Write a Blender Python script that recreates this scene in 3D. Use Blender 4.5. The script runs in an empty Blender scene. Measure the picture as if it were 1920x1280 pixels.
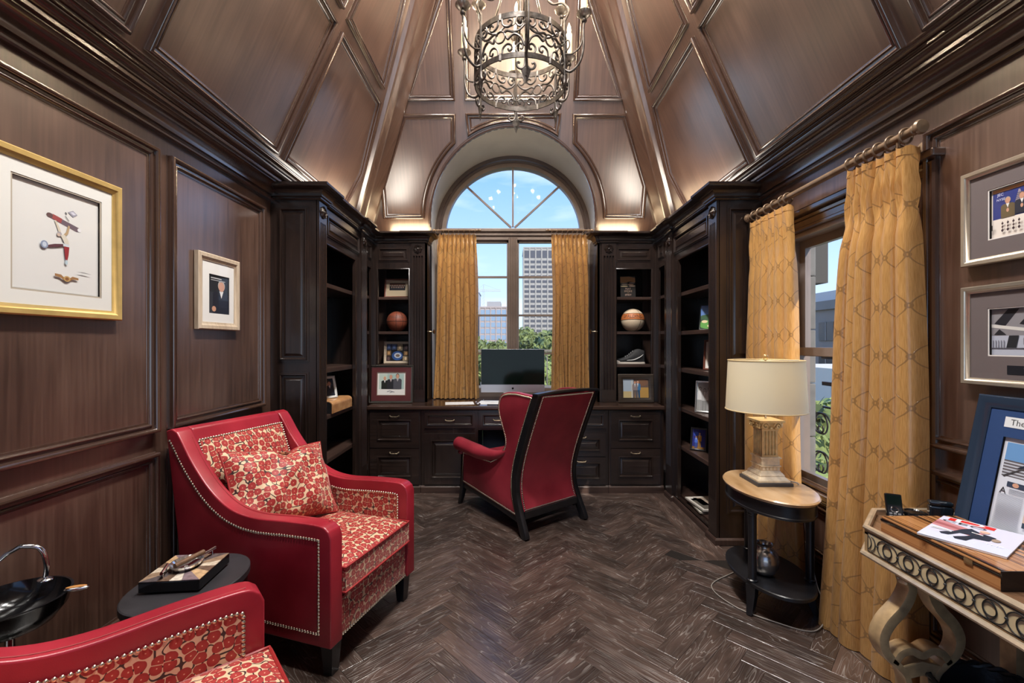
import bpy, bmesh, math, random
import numpy as np
from mathutils import Vector, Matrix, Euler
random.seed(7)
PI = math.pi
SC = bpy.context.scene
COL = SC.collection

# ------------------------------------------------------------------ camera
F, H = 825.0, 1.42                       # focal length in pixels of a 1920 wide frame, eye height in metres
cam_data = bpy.data.cameras.new('camera'); cam = bpy.data.objects.new('camera', cam_data); COL.objects.link(cam)
cam_data.sensor_width = 36.0; cam_data.lens = F / 1920 * 36; cam_data.shift_y = 5 / 1920
cam_data.clip_start = 0.02; cam_data.clip_end = 3000
cam.location = (0, 0, H); cam.rotation_euler = (PI / 2, 0, 0)
SC.camera = cam

# ------------------------------------------------------------------ sky, sun, exposure
W = bpy.data.worlds.new('sky'); SC.world = W; W.use_nodes = True
wn, wl = W.node_tree.nodes, W.node_tree.links
bg = wn['Background']
tc = wn.new('ShaderNodeTexCoord'); sep = wn.new('ShaderNodeSeparateXYZ'); wl.new(tc.outputs['Generated'], sep.inputs[0])
ramp = wn.new('ShaderNodeValToRGB'); wl.new(sep.outputs['Z'], ramp.inputs[0])
e = ramp.color_ramp.elements
e[0].position = 0.0; e[0].color = (0.60, 0.74, 0.90, 1)
e[1].position = 0.75; e[1].color = (0.10, 0.26, 0.68, 1)
k = e.new(0.14); k.color = (0.44, 0.63, 0.97, 1)
k = e.new(0.36); k.color = (0.21, 0.42, 0.92, 1)
mp = wn.new('ShaderNodeMapping'); mp.inputs['Scale'].default_value = (2.2, 2.2, 9.0); wl.new(tc.outputs['Generated'], mp.inputs[0])
cn = wn.new('ShaderNodeTexNoise'); cn.inputs['Scale'].default_value = 1.7; cn.inputs['Detail'].default_value = 6; wl.new(mp.outputs[0], cn.inputs['Vector'])
cr = wn.new('ShaderNodeMapRange'); cr.inputs['From Min'].default_value = 0.50; cr.inputs['From Max'].default_value = 0.80
cr.inputs['To Max'].default_value = 0.65; wl.new(cn.outputs[0], cr.inputs[0])
mx = wn.new('ShaderNodeMix'); mx.data_type = 'RGBA'; wl.new(cr.outputs[0], mx.inputs[0]); wl.new(ramp.outputs[0], mx.inputs[6])
mx.inputs[7].default_value = (0.86, 0.92, 1.0, 1); wl.new(mx.outputs[2], bg.inputs[0])
bg.inputs[1].default_value = 1.25

def light(name, kind, loc, power, color=(1, 1, 1), size=0.1, size_y=None, rot=(0, 0, 0), parent=None, spread=None):
    d = bpy.data.lights.new(name, kind); d.energy = power; d.color = color
    if kind == 'AREA':
        d.size = size
        if size_y: d.shape = 'RECTANGLE'; d.size_y = size_y
        if spread: d.spread = spread
    elif kind == 'SUN': d.angle = size
    else: d.shadow_soft_size = size
    o = bpy.data.objects.new(name, d); COL.objects.link(o); o.location = loc; o.rotation_euler = rot
    if parent: o.parent = parent
    return o
# daylight from the right, behind the camera, grazing in through the side window
sun_dir = Vector((-0.38, 0.68, -0.62)).normalized()
sun = light('sun', 'SUN', (20, -16, 25), 4.6, (1.0, 0.93, 0.82), 0.01)
sun.rotation_euler = sun_dir.to_track_quat('-Z', 'Y').to_euler()

SC.view_settings.view_transform = 'Standard'; SC.view_settings.look = 'None'
SC.view_settings.gamma = 1; SC.view_settings.use_curve_mapping = False
SC.view_settings.exposure = 0.38
SC.cycles.max_bounces = 6; SC.cycles.diffuse_bounces = 3; SC.cycles.glossy_bounces = 3; SC.cycles.transmission_bounces = 4; SC.cycles.transparent_max_bounces = 8
SC.cycles.caustics_reflective = False; SC.cycles.caustics_refractive = False; SC.cycles.adaptive_threshold = 0.04

# ------------------------------------------------------------------ mesh helpers
ORG = {}
def org(p):
    while p is not None:
        if p.name in ORG: return ORG[p.name]
        p = p.parent
    return Vector((0, 0, 0))

def inset(poly, d):
    n = len(poly); out = []
    area = sum(poly[i][0] * poly[(i + 1) % n][1] - poly[(i + 1) % n][0] * poly[i][1] for i in range(n))
    sg = 1 if area > 0 else -1
    for i in range(n):
        p0, p1, p2 = Vector(poly[i - 1]), Vector(poly[i]), Vector(poly[(i + 1) % n])
        e1 = (p1 - p0).normalized(); e2 = (p2 - p1).normalized()
        n1 = Vector((-e1.y, e1.x)) * sg; n2 = Vector((-e2.y, e2.x)) * sg
        m = n1 + n2; q = m.dot(m)
        m = m * (2.0 / q) if q > 1e-6 else n1
        out.append(tuple(p1 + m * d))
    return out

class MB:
    def __init__(s): s.v = []; s.f = []; s.m = []; s.uv = []; s.mat = None; s.T = None; s.custom_uv = False
    def add(s, vs, fs, uvs=None):
        o = len(s.v)
        if s.T is not None: vs = [s.T @ Vector(v) for v in vs]
        s.v += [tuple(v) for v in vs]
        for f in fs: s.f.append(tuple(i + o for i in f)); s.m.append(s.mat)
        if uvs is not None: s.custom_uv = True; s.uv += list(uvs)
        elif s.custom_uv: s.uv += [(0, 0)] * len(vs)
        return s
    def box(s, x0, x1, y0, y1, z0, z1):
        return s.add([(x0,y0,z0),(x1,y0,z0),(x1,y1,z0),(x0,y1,z0),(x0,y0,z1),(x1,y0,z1),(x1,y1,z1),(x0,y1,z1)],
                     [(0,3,2,1),(4,5,6,7),(0,1,5,4),(1,2,6,5),(2,3,7,6),(3,0,4,7)])
    def cbox(s, c, d): return s.box(c[0]-d[0]/2, c[0]+d[0]/2, c[1]-d[1]/2, c[1]+d[1]/2, c[2]-d[2]/2, c[2]+d[2]/2)
    def prism(s, poly, axis, a, b):
        n = len(poly)
        def P(u, v, w): return {'z': (u, v, w), 'y': (u, w, v), 'x': (w, u, v)}[axis]
        vs = [P(u, v, a) for u, v in poly] + [P(u, v, b) for u, v in poly]
        return s.add(vs, [tuple(range(n)), tuple(range(2*n-1, n-1, -1))] + [(i, (i+1) % n, n+(i+1) % n, n+i) for i in range(n)])
    def loft(s, rings, closed=True, caps=True):
        n = len(rings[0]); vs = [p for r in rings for p in r]; fs = []
        for k in range(len(rings) - 1):
            for i in range(n if closed else n - 1):
                j = (i + 1) % n
                fs.append((k*n+i, k*n+j, (k+1)*n+j, (k+1)*n+i))
        if caps and closed: fs += [tuple(range(n)), tuple(range(len(vs)-1, len(vs)-n-1, -1))]
        return s.add(vs, fs)
    def tube(s, path, r, n=8, closed=False, sx=1.0, up=(0, 0, 1)):
        path = [Vector(p) for p in path]; m = len(path); rings = []
        prev = None
        for i, p in enumerate(path):
            a = path[(i-1) % m] if (i > 0 or closed) else p
            b = path[(i+1) % m] if (i < m-1 or closed) else p
            t = (b - a).normalized() if (b - a).length > 1e-9 else Vector((0, 0, 1))
            if prev is None:
                u = Vector(up)
                if abs(u.dot(t)) > 0.95: u = Vector((1, 0, 0)) if abs(t.x) < 0.9 else Vector((0, 1, 0))
                u = (u - t * u.dot(t)).normalized()
            else:
                u = prev - t * prev.dot(t); u = u.normalized() if u.length > 1e-6 else prev
            prev = u; w = t.cross(u)
            rr = r[i] if isinstance(r, (list, tuple)) else r
            rings.append([p + (u * math.cos(2*PI*k/n) * sx + w * math.sin(2*PI*k/n)) * rr for k in range(n)])
        if closed: rings.append(rings[0])
        return s.loft(rings, True, not closed)
    def bar(s, path, w, h, side=(1, 0, 0)):
        """rectangular section (w along side, h across) swept along a path"""
        path = [Vector(p) for p in path]; sd = Vector(side).normalized(); rings = []
        for i, p in enumerate(path):
            t = (path[min(i+1, len(path)-1)] - path[max(i-1, 0)]).normalized(); nn = t.cross(sd).normalized()
            ww = w[i] if isinstance(w, (list, tuple)) else w; hh = h[i] if isinstance(h, (list, tuple)) else h
            rings.append([p + sd*a*ww/2 + nn*b*hh/2 for a, b in ((-1,-1),(1,-1),(1,1),(-1,1))])
        return s.loft(rings)
    def lathe(s, prof, c=(0, 0, 0), n=24, sx=1.0, sy=1.0, cap=True):
        rings = [[(c[0]+r*sx*math.cos(2*PI*k/n), c[1]+r*sy*math.sin(2*PI*k/n), c[2]+z) for k in range(n)] for r, z in prof]
        return s.loft(rings, True, cap)
    def ball(s, c, r, n=12, m=8, sc=(1, 1, 1)):
        prof = [(max(1e-4, math.sin(PI*j/m)), -math.cos(PI*j/m)) for j in range(m+1)]
        rings = [[(c[0]+q*r*sc[0]*math.cos(2*PI*k/n), c[1]+q*r*sc[1]*math.sin(2*PI*k/n), c[2]+z*r*sc[2]) for k in range(n)] for q, z in prof]
        return s.loft(rings)
    def frame(s, poly, prof, xf):
        """moulding swept round a closed polygon; prof = (inward, height)"""
        rings = [[xf(u, v, h) for u, v in inset(poly, d)] for d, h in prof]
        return s.loft(rings, True, False)
    def run(s, path, prof, closed=False):
        """profile (out, z) swept along a horizontal polyline, out to the left of travel, mitred"""
        n = len(path); P2 = [Vector(p[:2]) for p in path]; ring = []
        for i in range(n):
            a = P2[i-1] if (i > 0 or closed) else None; b = P2[(i+1) % n] if (i < n-1 or closed) else None
            e1 = (P2[i]-a).normalized() if a is not None else None; e2 = (b-P2[i]).normalized() if b is not None else None
            if e1 is None: e1 = e2
            if e2 is None: e2 = e1
            n1 = Vector((-e1.y, e1.x)); n2 = Vector((-e2.y, e2.x)); m = n1+n2; q = m.dot(m); m = m*(2/q) if q > 1e-6 else n1
            ring.append([(P2[i].x+m.x*o, P2[i].y+m.y*o, z) for o, z in prof])
        if closed: ring.append(ring[0])
        return s.loft(ring, True, not closed)
    def grid(s, fn, nu, nv, uvf=None, wrap=False):
        vs = []; uvs = []
        for j in range(nv+1):
            for i in range(nu+1):
                vs.append(fn(i/nu, j/nv))
                if uvf: uvs.append(uvf(i/nu, j/nv))
        fs = [(j*(nu+1)+i, j*(nu+1)+i+1, (j+1)*(nu+1)+i+1, (j+1)*(nu+1)+i) for j in range(nv) for i in range(nu)]
        return s.add(vs, fs, uvs if uvf else None)
    def nails(s, pts, r, normal, gap):
        """small domed tacks set every gap metres along a polyline"""
        pts = [Vector(p) for p in pts]; nrm = Vector(normal).normalized()
        a = nrm.orthogonal().normalized(); b = nrm.cross(a); carry = 0
        for p, q in zip(pts, pts[1:]):
            L = (q-p).length; d = carry
            while d < L:
                c = p + (q-p)*(d/L)
                vs = [c + (a*math.cos(t)+b*math.sin(t))*r for t in [PI/3*k for k in range(6)]]
                vs += [c + (a*math.cos(t)+b*math.sin(t))*r*.72 + nrm*r*.5 for t in [PI/3*k for k in range(6)]] + [c + nrm*r*.75]
                s.add(vs, [(k, (k+1) % 6, 6+(k+1) % 6, 6+k) for k in range(6)] + [(6+k, 6+(k+1) % 6, 12) for k in range(6)])
                d += gap
            carry = d - L
        return s

def build(mb, name, mat=None, parent=None, smooth=None, bev=0, seg=2, grain=None, kind=None, label=None, sub=0):
    me = bpy.data.meshes.new(name); o0 = org(parent)
    vs = [(v[0]-o0.x, v[1]-o0.y, v[2]-o0.z) for v in mb.v] if o0.length else mb.v
    me.from_pydata(vs, [], mb.f)
    mats = []
    for m in mb.m:
        m = m or mat
        if m not in mats: mats.append(m)
    if not mats: mats = [mat]
    for m in mats: me.materials.append(m)
    if len(mats) > 1:
        for p, m in zip(me.polygons, mb.m): p.material_index = mats.index(m or mat)
    if mb.custom_uv:
        uvl = me.uv_layers.new(name='UVMap')
        idx = np.empty(len(me.loops), dtype=np.int32); me.loops.foreach_get('vertex_index', idx)
        uvl.data.foreach_set('uv', np.array(mb.uv, dtype=np.float32)[idx].ravel())
    bm = bmesh.new(); bm.from_mesh(me)
    bmesh.ops.recalc_face_normals(bm, faces=bm.faces)
    if bev:
        ed = [x for x in bm.edges if len(x.link_faces) == 2 and x.calc_face_angle(0) > 0.5]
        bmesh.ops.bevel(bm, geom=ed, offset=bev, segments=seg, affect='EDGES', profile=0.6, clamp_overlap=True)
    bm.to_mesh(me); bm.free()
    if not mb.custom_uv and len(me.polygons):
        nv = len(me.vertices); co = np.empty(nv*3, dtype=np.float32); me.vertices.foreach_get('co', co); co = co.reshape(-1, 3)
        npoly = len(me.polygons); nr = np.empty(npoly*3, dtype=np.float32); me.polygons.foreach_get('normal', nr); nr = np.abs(nr.reshape(-1, 3))
        lt = np.empty(npoly, dtype=np.int32); me.polygons.foreach_get('loop_total', lt)
        idx = np.empty(len(me.loops), dtype=np.int32); me.loops.foreach_get('vertex_index', idx)
        dom = np.repeat(np.argmax(nr, axis=1), lt); c = co[idx]
        ext = co.max(0)-co.min(0); g = int(np.argmax(ext)) if grain is None else 'xyz'.index(grain)
        uv = np.zeros((len(idx), 2), dtype=np.float32)
        for d in range(3):
            a, b = [q for q in range(3) if q != d]
            if a == g: a, b = b, a
            k = dom == d; uv[k, 0] = c[k, a]; uv[k, 1] = c[k, b]
        uv += np.array([random.random()*7, random.random()*7], dtype=np.float32)
        me.uv_layers.new(name='UVMap').data.foreach_set('uv', uv.ravel())
    if smooth:
        me.polygons.foreach_set('use_smooth', [True]*len(me.polygons))
        me.set_sharp_from_angle(angle=math.radians(smooth))
    ob = bpy.data.objects.new(name, me); COL.objects.link(ob)
    if parent is not None: ob.parent = parent
    if sub:
        md = ob.modifiers.new('sub', 'SUBSURF'); md.levels = sub; md.render_levels = sub
    if kind: ob['kind'] = kind
    if label: ob['label'] = label
    return ob

def thing(name, label, cat, loc=(0, 0, 0), rotz=0, group=None, local=False, rot=None):
    o = bpy.data.objects.new(name, None); COL.objects.link(o); o.empty_display_size = 0.1
    o.location = loc; o.rotation_euler = rot if rot is not None else (0, 0, rotz)
    o['label'] = label; o['category'] = cat
    if group: o['group'] = group
    if not local: ORG[o.name] = Vector(loc)
    else: ORG[o.name] = Vector((0, 0, 0))
    return o
def struct(o, label=None, cat=None):
    o['kind'] = 'structure'
    if label: o['label'] = label
    if cat: o['category'] = cat
    return o
def sempty(name, label, cat):
    o = bpy.data.objects.new(name, None); COL.objects.link(o); return struct(o, label, cat)
def tag(o, label, cat, group=None):
    o['label'] = label; o['category'] = cat
    if group: o['group'] = group
    return o
def copy_tree(o, parent=None, label=None):
    c = o.copy(); COL.objects.link(c); c.parent = parent
    if label: c['label'] = label
    for ch in o.children: copy_tree(ch, c)
    return c
def arc(cx, cy, r, a0, a1, n, ry=None):
    ry = r if ry is None else ry
    return [(cx + r*math.cos(math.radians(a0+(a1-a0)*i/n)), cy + ry*math.sin(math.radians(a0+(a1-a0)*i/n))) for i in range(n+1)]
def rect(x0, x1, y0, y1): return [(x0, y0), (x1, y0), (x1, y1), (x0, y1)]
def spline(pts, n=8):
    """Catmull-Rom through the points"""
    P = [Vector(p) for p in pts]; P = [P[0]*2-P[1]] + P + [P[-1]*2-P[-2]]; out = []
    for i in range(1, len(P)-2):
        for k in range(n):
            t = k/n; a, b, c, d = P[i-1:i+3]
            out.append(0.5*((2*b)+(-a+c)*t+(2*a-5*b+4*c-d)*t*t+(-a+3*b-3*c+d)*t**3))
    return out + [P[-2]]

# ------------------------------------------------------------------ materials
def nodes(name):
    m = bpy.data.materials.new(name); m.use_nodes = True
    return m, m.node_tree.nodes, m.node_tree.links, m.node_tree.nodes['Principled BSDF']
def setp(b, col=None, rough=None, metal=None, coat=None, sheen=None, spec=None, trans=None, ior=None):
    if col is not None: b.inputs['Base Color'].default_value = (*col, 1)
    if rough is not None: b.inputs['Roughness'].default_value = rough
    if metal is not None: b.inputs['Metallic'].default_value = metal
    if coat is not None: b.inputs['Coat Weight'].default_value = coat; b.inputs['Coat Roughness'].default_value = 0.06
    if sheen is not None: b.inputs['Sheen Weight'].default_value = sheen
    if spec is not None: b.inputs['Specular IOR Level'].default_value = spec
    if trans is not None: b.inputs['Transmission Weight'].default_value = trans
    if ior is not None: b.inputs['IOR'].default_value = ior
CACHE = {}
def plain(name, col, rough=0.5, metal=0, var=0.0, scale=20, bump=0.0, **kw):
    if name in CACHE: return CACHE[name]
    m, n, l, b = nodes(name); setp(b, col, rough, metal, **kw)
    if var or bump:
        t = n.new('ShaderNodeTexCoord'); nz = n.new('ShaderNodeTexNoise'); nz.inputs['Scale'].default_value = scale; nz.inputs['Detail'].default_value = 5
        l.new(t.outputs['Object'], nz.inputs['Vector'])
        if var:
            r = n.new('ShaderNodeValToRGB'); l.new(nz.outputs[0], r.inputs[0]); r.color_ramp.elements[0].position = .3; r.color_ramp.elements[1].position = .7
            r.color_ramp.elements[0].color = (*[c*(1-var) for c in col], 1); r.color_ramp.elements[1].color = (*[min(1, c*(1+var)) for c in col], 1)
            l.new(r.outputs[0], b.inputs['Base Color'])
        if bump:
            bp = n.new('ShaderNodeBump'); bp.inputs['Strength'].default_value = bump; bp.inputs['Distance'].default_value = .004
            l.new(nz.outputs[0], bp.inputs['Height']); l.new(bp.outputs[0], b.inputs['Normal'])
    CACHE[name] = m; return m
def flat(col, rough=0.6, coat=0.0):
    key = 'print_%02x%02x%02x_%d' % (*[int(max(0, min(1, c))*255) for c in col], int(rough*10))
    return plain(key, tuple(c**2.2 for c in col), rough, coat=coat)
def wood(name, dark, mid, light_, rough=0.32, along=2.2, across=70, patch=1.3, bump=0.05, coat=0.0, spec=None, cior=1.5, ramp=(.36, .5, .66), mixf=.5):
    """long straight grain along v, blotchy stain"""
    m, n, l, b = nodes(name)
    uv = n.new('ShaderNodeUVMap'); mp = n.new('ShaderNodeMapping'); mp.inputs['Scale'].default_value = (across, along, 1); l.new(uv.outputs[0], mp.inputs[0])
    a = n.new('ShaderNodeTexNoise'); a.inputs['Scale'].default_value = 1; a.inputs['Detail'].default_value = 5; a.inputs['Distortion'].default_value = .3; l.new(mp.outputs[0], a.inputs['Vector'])
    mp2 = n.new('ShaderNodeMapping'); mp2.inputs['Scale'].default_value = (patch*2, patch, 1); l.new(uv.outputs[0], mp2.inputs[0])
    p = n.new('ShaderNodeTexNoise'); p.inputs['Scale'].default_value = 1.6; p.inputs['Detail'].default_value = 3; l.new(mp2.outputs[0], p.inputs['Vector'])
    mr = n.new('ShaderNodeMix'); mr.data_type = 'FLOAT'; mr.inputs[0].default_value = mixf; l.new(a.outputs[0], mr.inputs[2]); l.new(p.outputs[0], mr.inputs[3])
    r = n.new('ShaderNodeValToRGB'); l.new(mr.outputs[0], r.inputs[0]); el = r.color_ramp.elements
    el[0].position = ramp[0]; el[0].color = (*dark, 1); el[1].position = ramp[2]; el[1].color = (*light_, 1); q = el.new(ramp[1]); q.color = (*mid, 1)
    l.new(r.outputs[0], b.inputs['Base Color'])
    setp(b, rough=rough, coat=coat, spec=spec)
    if coat: b.inputs['Coat Roughness'].default_value = rough*.95; b.inputs['Coat IOR'].default_value = cior
    if bump:
        bp = n.new('ShaderNodeBump'); bp.inputs['Strength'].default_value = bump; bp.inputs['Distance'].default_value = .002
        l.new(a.outputs[0], bp.inputs['Height']); l.new(bp.outputs[0], b.inputs['Normal'])
    return m

M_PANEL = wood('stained_panel_wood', (.050, .025, .017), (.088, .046, .032), (.135, .076, .054), rough=.29, spec=1.0, coat=1.0, cior=1.9)
M_TRIM = wood('stained_trim_wood', (.044, .022, .015), (.060, .031, .021), (.078, .042, .029), rough=.21, spec=1.0, coat=.8, cior=1.8, bump=0)
M_CAB = wood('espresso_cabinet_wood', (.010, .006, .005), (.020, .012, .0095), (.034, .020, .016), rough=.25, bump=0, spec=.8)
M_SHELF = wood('espresso_shelf_wood', (.030, .017, .013), (.050, .029, .023), (.078, .046, .036), rough=.30)
M_EBONY = plain('ebonised_wood', (.012, .012, .014), .28, var=.3, scale=14)
M_BLACK = plain('gloss_black', (.006, .006, .007), .12)
M_NAIL = plain('brass_nail', (.66, .56, .42), .26, 1.0)
M_CHROME = plain('chrome', (.82, .83, .85), .12, 1.0)
M_BRASSD = plain('dark_bronze_pull', (.32, .26, .18), .3, 1.0)
M_IRON = plain('wrought_iron', (.085, .075, .068), .44, 0.75, var=.45, scale=40, bump=.3)
M_WHITE = plain('white_paint', (.78, .78, .76), .45)
M_PAPER = plain('white_paper', (.83, .83, .82), .6)

def floor_mat():
    m, n, l, b = nodes('cerused_oak_plank')
    uv = n.new('ShaderNodeUVMap'); oi = n.new('ShaderNodeObjectInfo')
    ad = n.new('ShaderNodeVectorMath'); ad.operation = 'MULTIPLY_ADD'; l.new(uv.outputs[0], ad.inputs[0]); ad.inputs[1].default_value = (1, 1, 1)
    cb = n.new('ShaderNodeCombineXYZ'); k = n.new('ShaderNodeMath'); k.operation = 'MULTIPLY'; k.inputs[1].default_value = 37; l.new(oi.outputs['Random'], k.inputs[0])
    l.new(k.outputs[0], cb.inputs[0]); l.new(k.outputs[0], cb.inputs[1]); l.new(cb.outputs[0], ad.inputs[2])
    mp = n.new('ShaderNodeMapping'); mp.inputs['Scale'].default_value = (16, 1.9, 1); l.new(ad.outputs[0], mp.inputs[0])
    a = n.new('ShaderNodeTexNoise'); a.inputs['Scale'].default_value = 1; a.inputs['Detail'].default_value = 2; l.new(mp.outputs[0], a.inputs['Vector'])
    # contour lines of the noise = cathedral grain filled with pale wax
    s = n.new('ShaderNodeMath'); s.operation = 'MULTIPLY'; s.inputs[1].default_value = 78; l.new(a.outputs[0], s.inputs[0])
    sn = n.new('ShaderNodeMath'); sn.operation = 'SINE'; l.new(s.outputs[0], sn.inputs[0])
    mp3 = n.new('ShaderNodeMapping'); mp3.inputs['Scale'].default_value = (150, 5, 1); l.new(ad.outputs[0], mp3.inputs[0])
    fn = n.new('ShaderNodeTexNoise'); fn.inputs['Scale'].default_value = 1; fn.inputs['Detail'].default_value = 4; l.new(mp3.outputs[0], fn.inputs['Vector'])
    mp4 = n.new('ShaderNodeMapping'); mp4.inputs['Scale'].default_value = (14, 5, 1); l.new(ad.outputs[0], mp4.inputs[0])
    gn = n.new('ShaderNodeTexNoise'); gn.inputs['Scale'].default_value = 1; gn.inputs['Detail'].default_value = 3; l.new(mp4.outputs[0], gn.inputs['Vector'])
    w1 = n.new('ShaderNodeMapRange'); w1.inputs['From Min'].default_value = .86; w1.inputs['From Max'].default_value = 1.0; w1.inputs['To Max'].default_value = .7; l.new(sn.outputs[0], w1.inputs[0])
    w2 = n.new('ShaderNodeMapRange'); w2.inputs['From Min'].default_value = .60; w2.inputs['From Max'].default_value = .74; w2.inputs['To Max'].default_value = .6; l.new(fn.outputs[0], w2.inputs[0])
    g = n.new('ShaderNodeMapRange'); g.inputs['From Min'].default_value = .46; g.inputs['From Max'].default_value = .68; g.inputs['To Max'].default_value = 1.0; g.inputs['To Min'].default_value = .22; l.new(gn.outputs[0], g.inputs[0])
    mxx = n.new('ShaderNodeMath'); mxx.operation = 'MAXIMUM'; l.new(w1.outputs[0], mxx.inputs[0]); l.new(w2.outputs[0], mxx.inputs[1])
    ml = n.new('ShaderNodeMath'); ml.operation = 'MULTIPLY'; l.new(mxx.outputs[0], ml.inputs[0]); l.new(g.outputs[0], ml.inputs[1])
    ml2 = n.new('ShaderNodeMath'); ml2.operation = 'MULTIPLY'; ml2.inputs[1].default_value = .85; l.new(ml.outputs[0], ml2.inputs[0])
    r = n.new('ShaderNodeValToRGB'); l.new(gn.outputs[0], r.inputs[0]); el = r.color_ramp.elements
    el[0].position = .3; el[0].color = (.034, .021, .016, 1); el[1].position = .75; el[1].color = (.095, .060, .048, 1)
    hs = n.new('ShaderNodeHueSaturation'); l.new(r.outputs[0], hs.inputs['Color'])
    vv = n.new('ShaderNodeMapRange'); vv.inputs['To Min'].default_value = .65; vv.inputs['To Max'].default_value = 1.5; l.new(oi.outputs['Random'], vv.inputs[0]); l.new(vv.outputs[0], hs.inputs['Value'])
    mm = n.new('ShaderNodeMix'); mm.data_type = 'RGBA'; l.new(ml2.outputs[0], mm.inputs[0]); l.new(hs.outputs[0], mm.inputs[6]); mm.inputs[7].default_value = (.46, .42, .385, 1)
    l.new(mm.outputs[2], b.inputs['Base Color'])
    setp(b, spec=1.0, coat=.6); b.inputs['Coat IOR'].default_value = 1.7; b.inputs['Coat Roughness'].default_value = .24
    rr = n.new('ShaderNodeMapRange'); rr.inputs['To Min'].default_value = .25; rr.inputs['To Max'].default_value = .42; l.new(fn.outputs[0], rr.inputs[0]); l.new(rr.outputs[0], b.inputs['Roughness'])
    bp = n.new('ShaderNodeBump'); bp.inputs['Strength'].default_value = .35; bp.inputs['Distance'].default_value = .0015
    mix3 = n.new('ShaderNodeMath'); mix3.operation = 'ADD'; l.new(fn.outputs[0], mix3.inputs[0]); l.new(sn.outputs[0], mix3.inputs[1])
    l.new(mix3.outputs[0], bp.inputs['Height']); l.new(bp.outputs[0], b.inputs['Normal'])
    return m
M_FLOOR = floor_mat()

def leather(name, c0, c1, rough=.36):
    m, n, l, b = nodes(name); t = n.new('ShaderNodeTexCoord')
    a = n.new('ShaderNodeTexNoise'); a.inputs['Scale'].default_value = 5; a.inputs['Detail'].default_value = 5; l.new(t.outputs['Object'], a.inputs['Vector'])
    r = n.new('ShaderNodeValToRGB'); l.new(a.outputs[0], r.inputs[0]); r.color_ramp.elements[0].position = .32; r.color_ramp.elements[1].position = .7
    r.color_ramp.elements[0].color = (*c0, 1); r.color_ramp.elements[1].color = (*c1, 1); l.new(r.outputs[0], b.inputs['Base Color'])
    v = n.new('ShaderNodeTexVoronoi'); v.inputs['Scale'].default_value = 420; l.new(t.outputs['Object'], v.inputs['Vector'])
    bp = n.new('ShaderNodeBump'); bp.inputs['Strength'].default_value = .08; bp.inputs['Distance'].default_value = .001; l.new(v.outputs[0], bp.inputs['Height']); l.new(bp.outputs[0], b.inputs['Normal'])
    setp(b, rough=rough, coat=.12); b.inputs['Coat Roughness'].default_value = .3
    return m
M_RED = leather('red_leather', (.28, .010, .022), (.41, .023, .040))
M_BURG = leather('burgundy_leather', (.27, .020, .036), (.42, .040, .060), .40)

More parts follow.
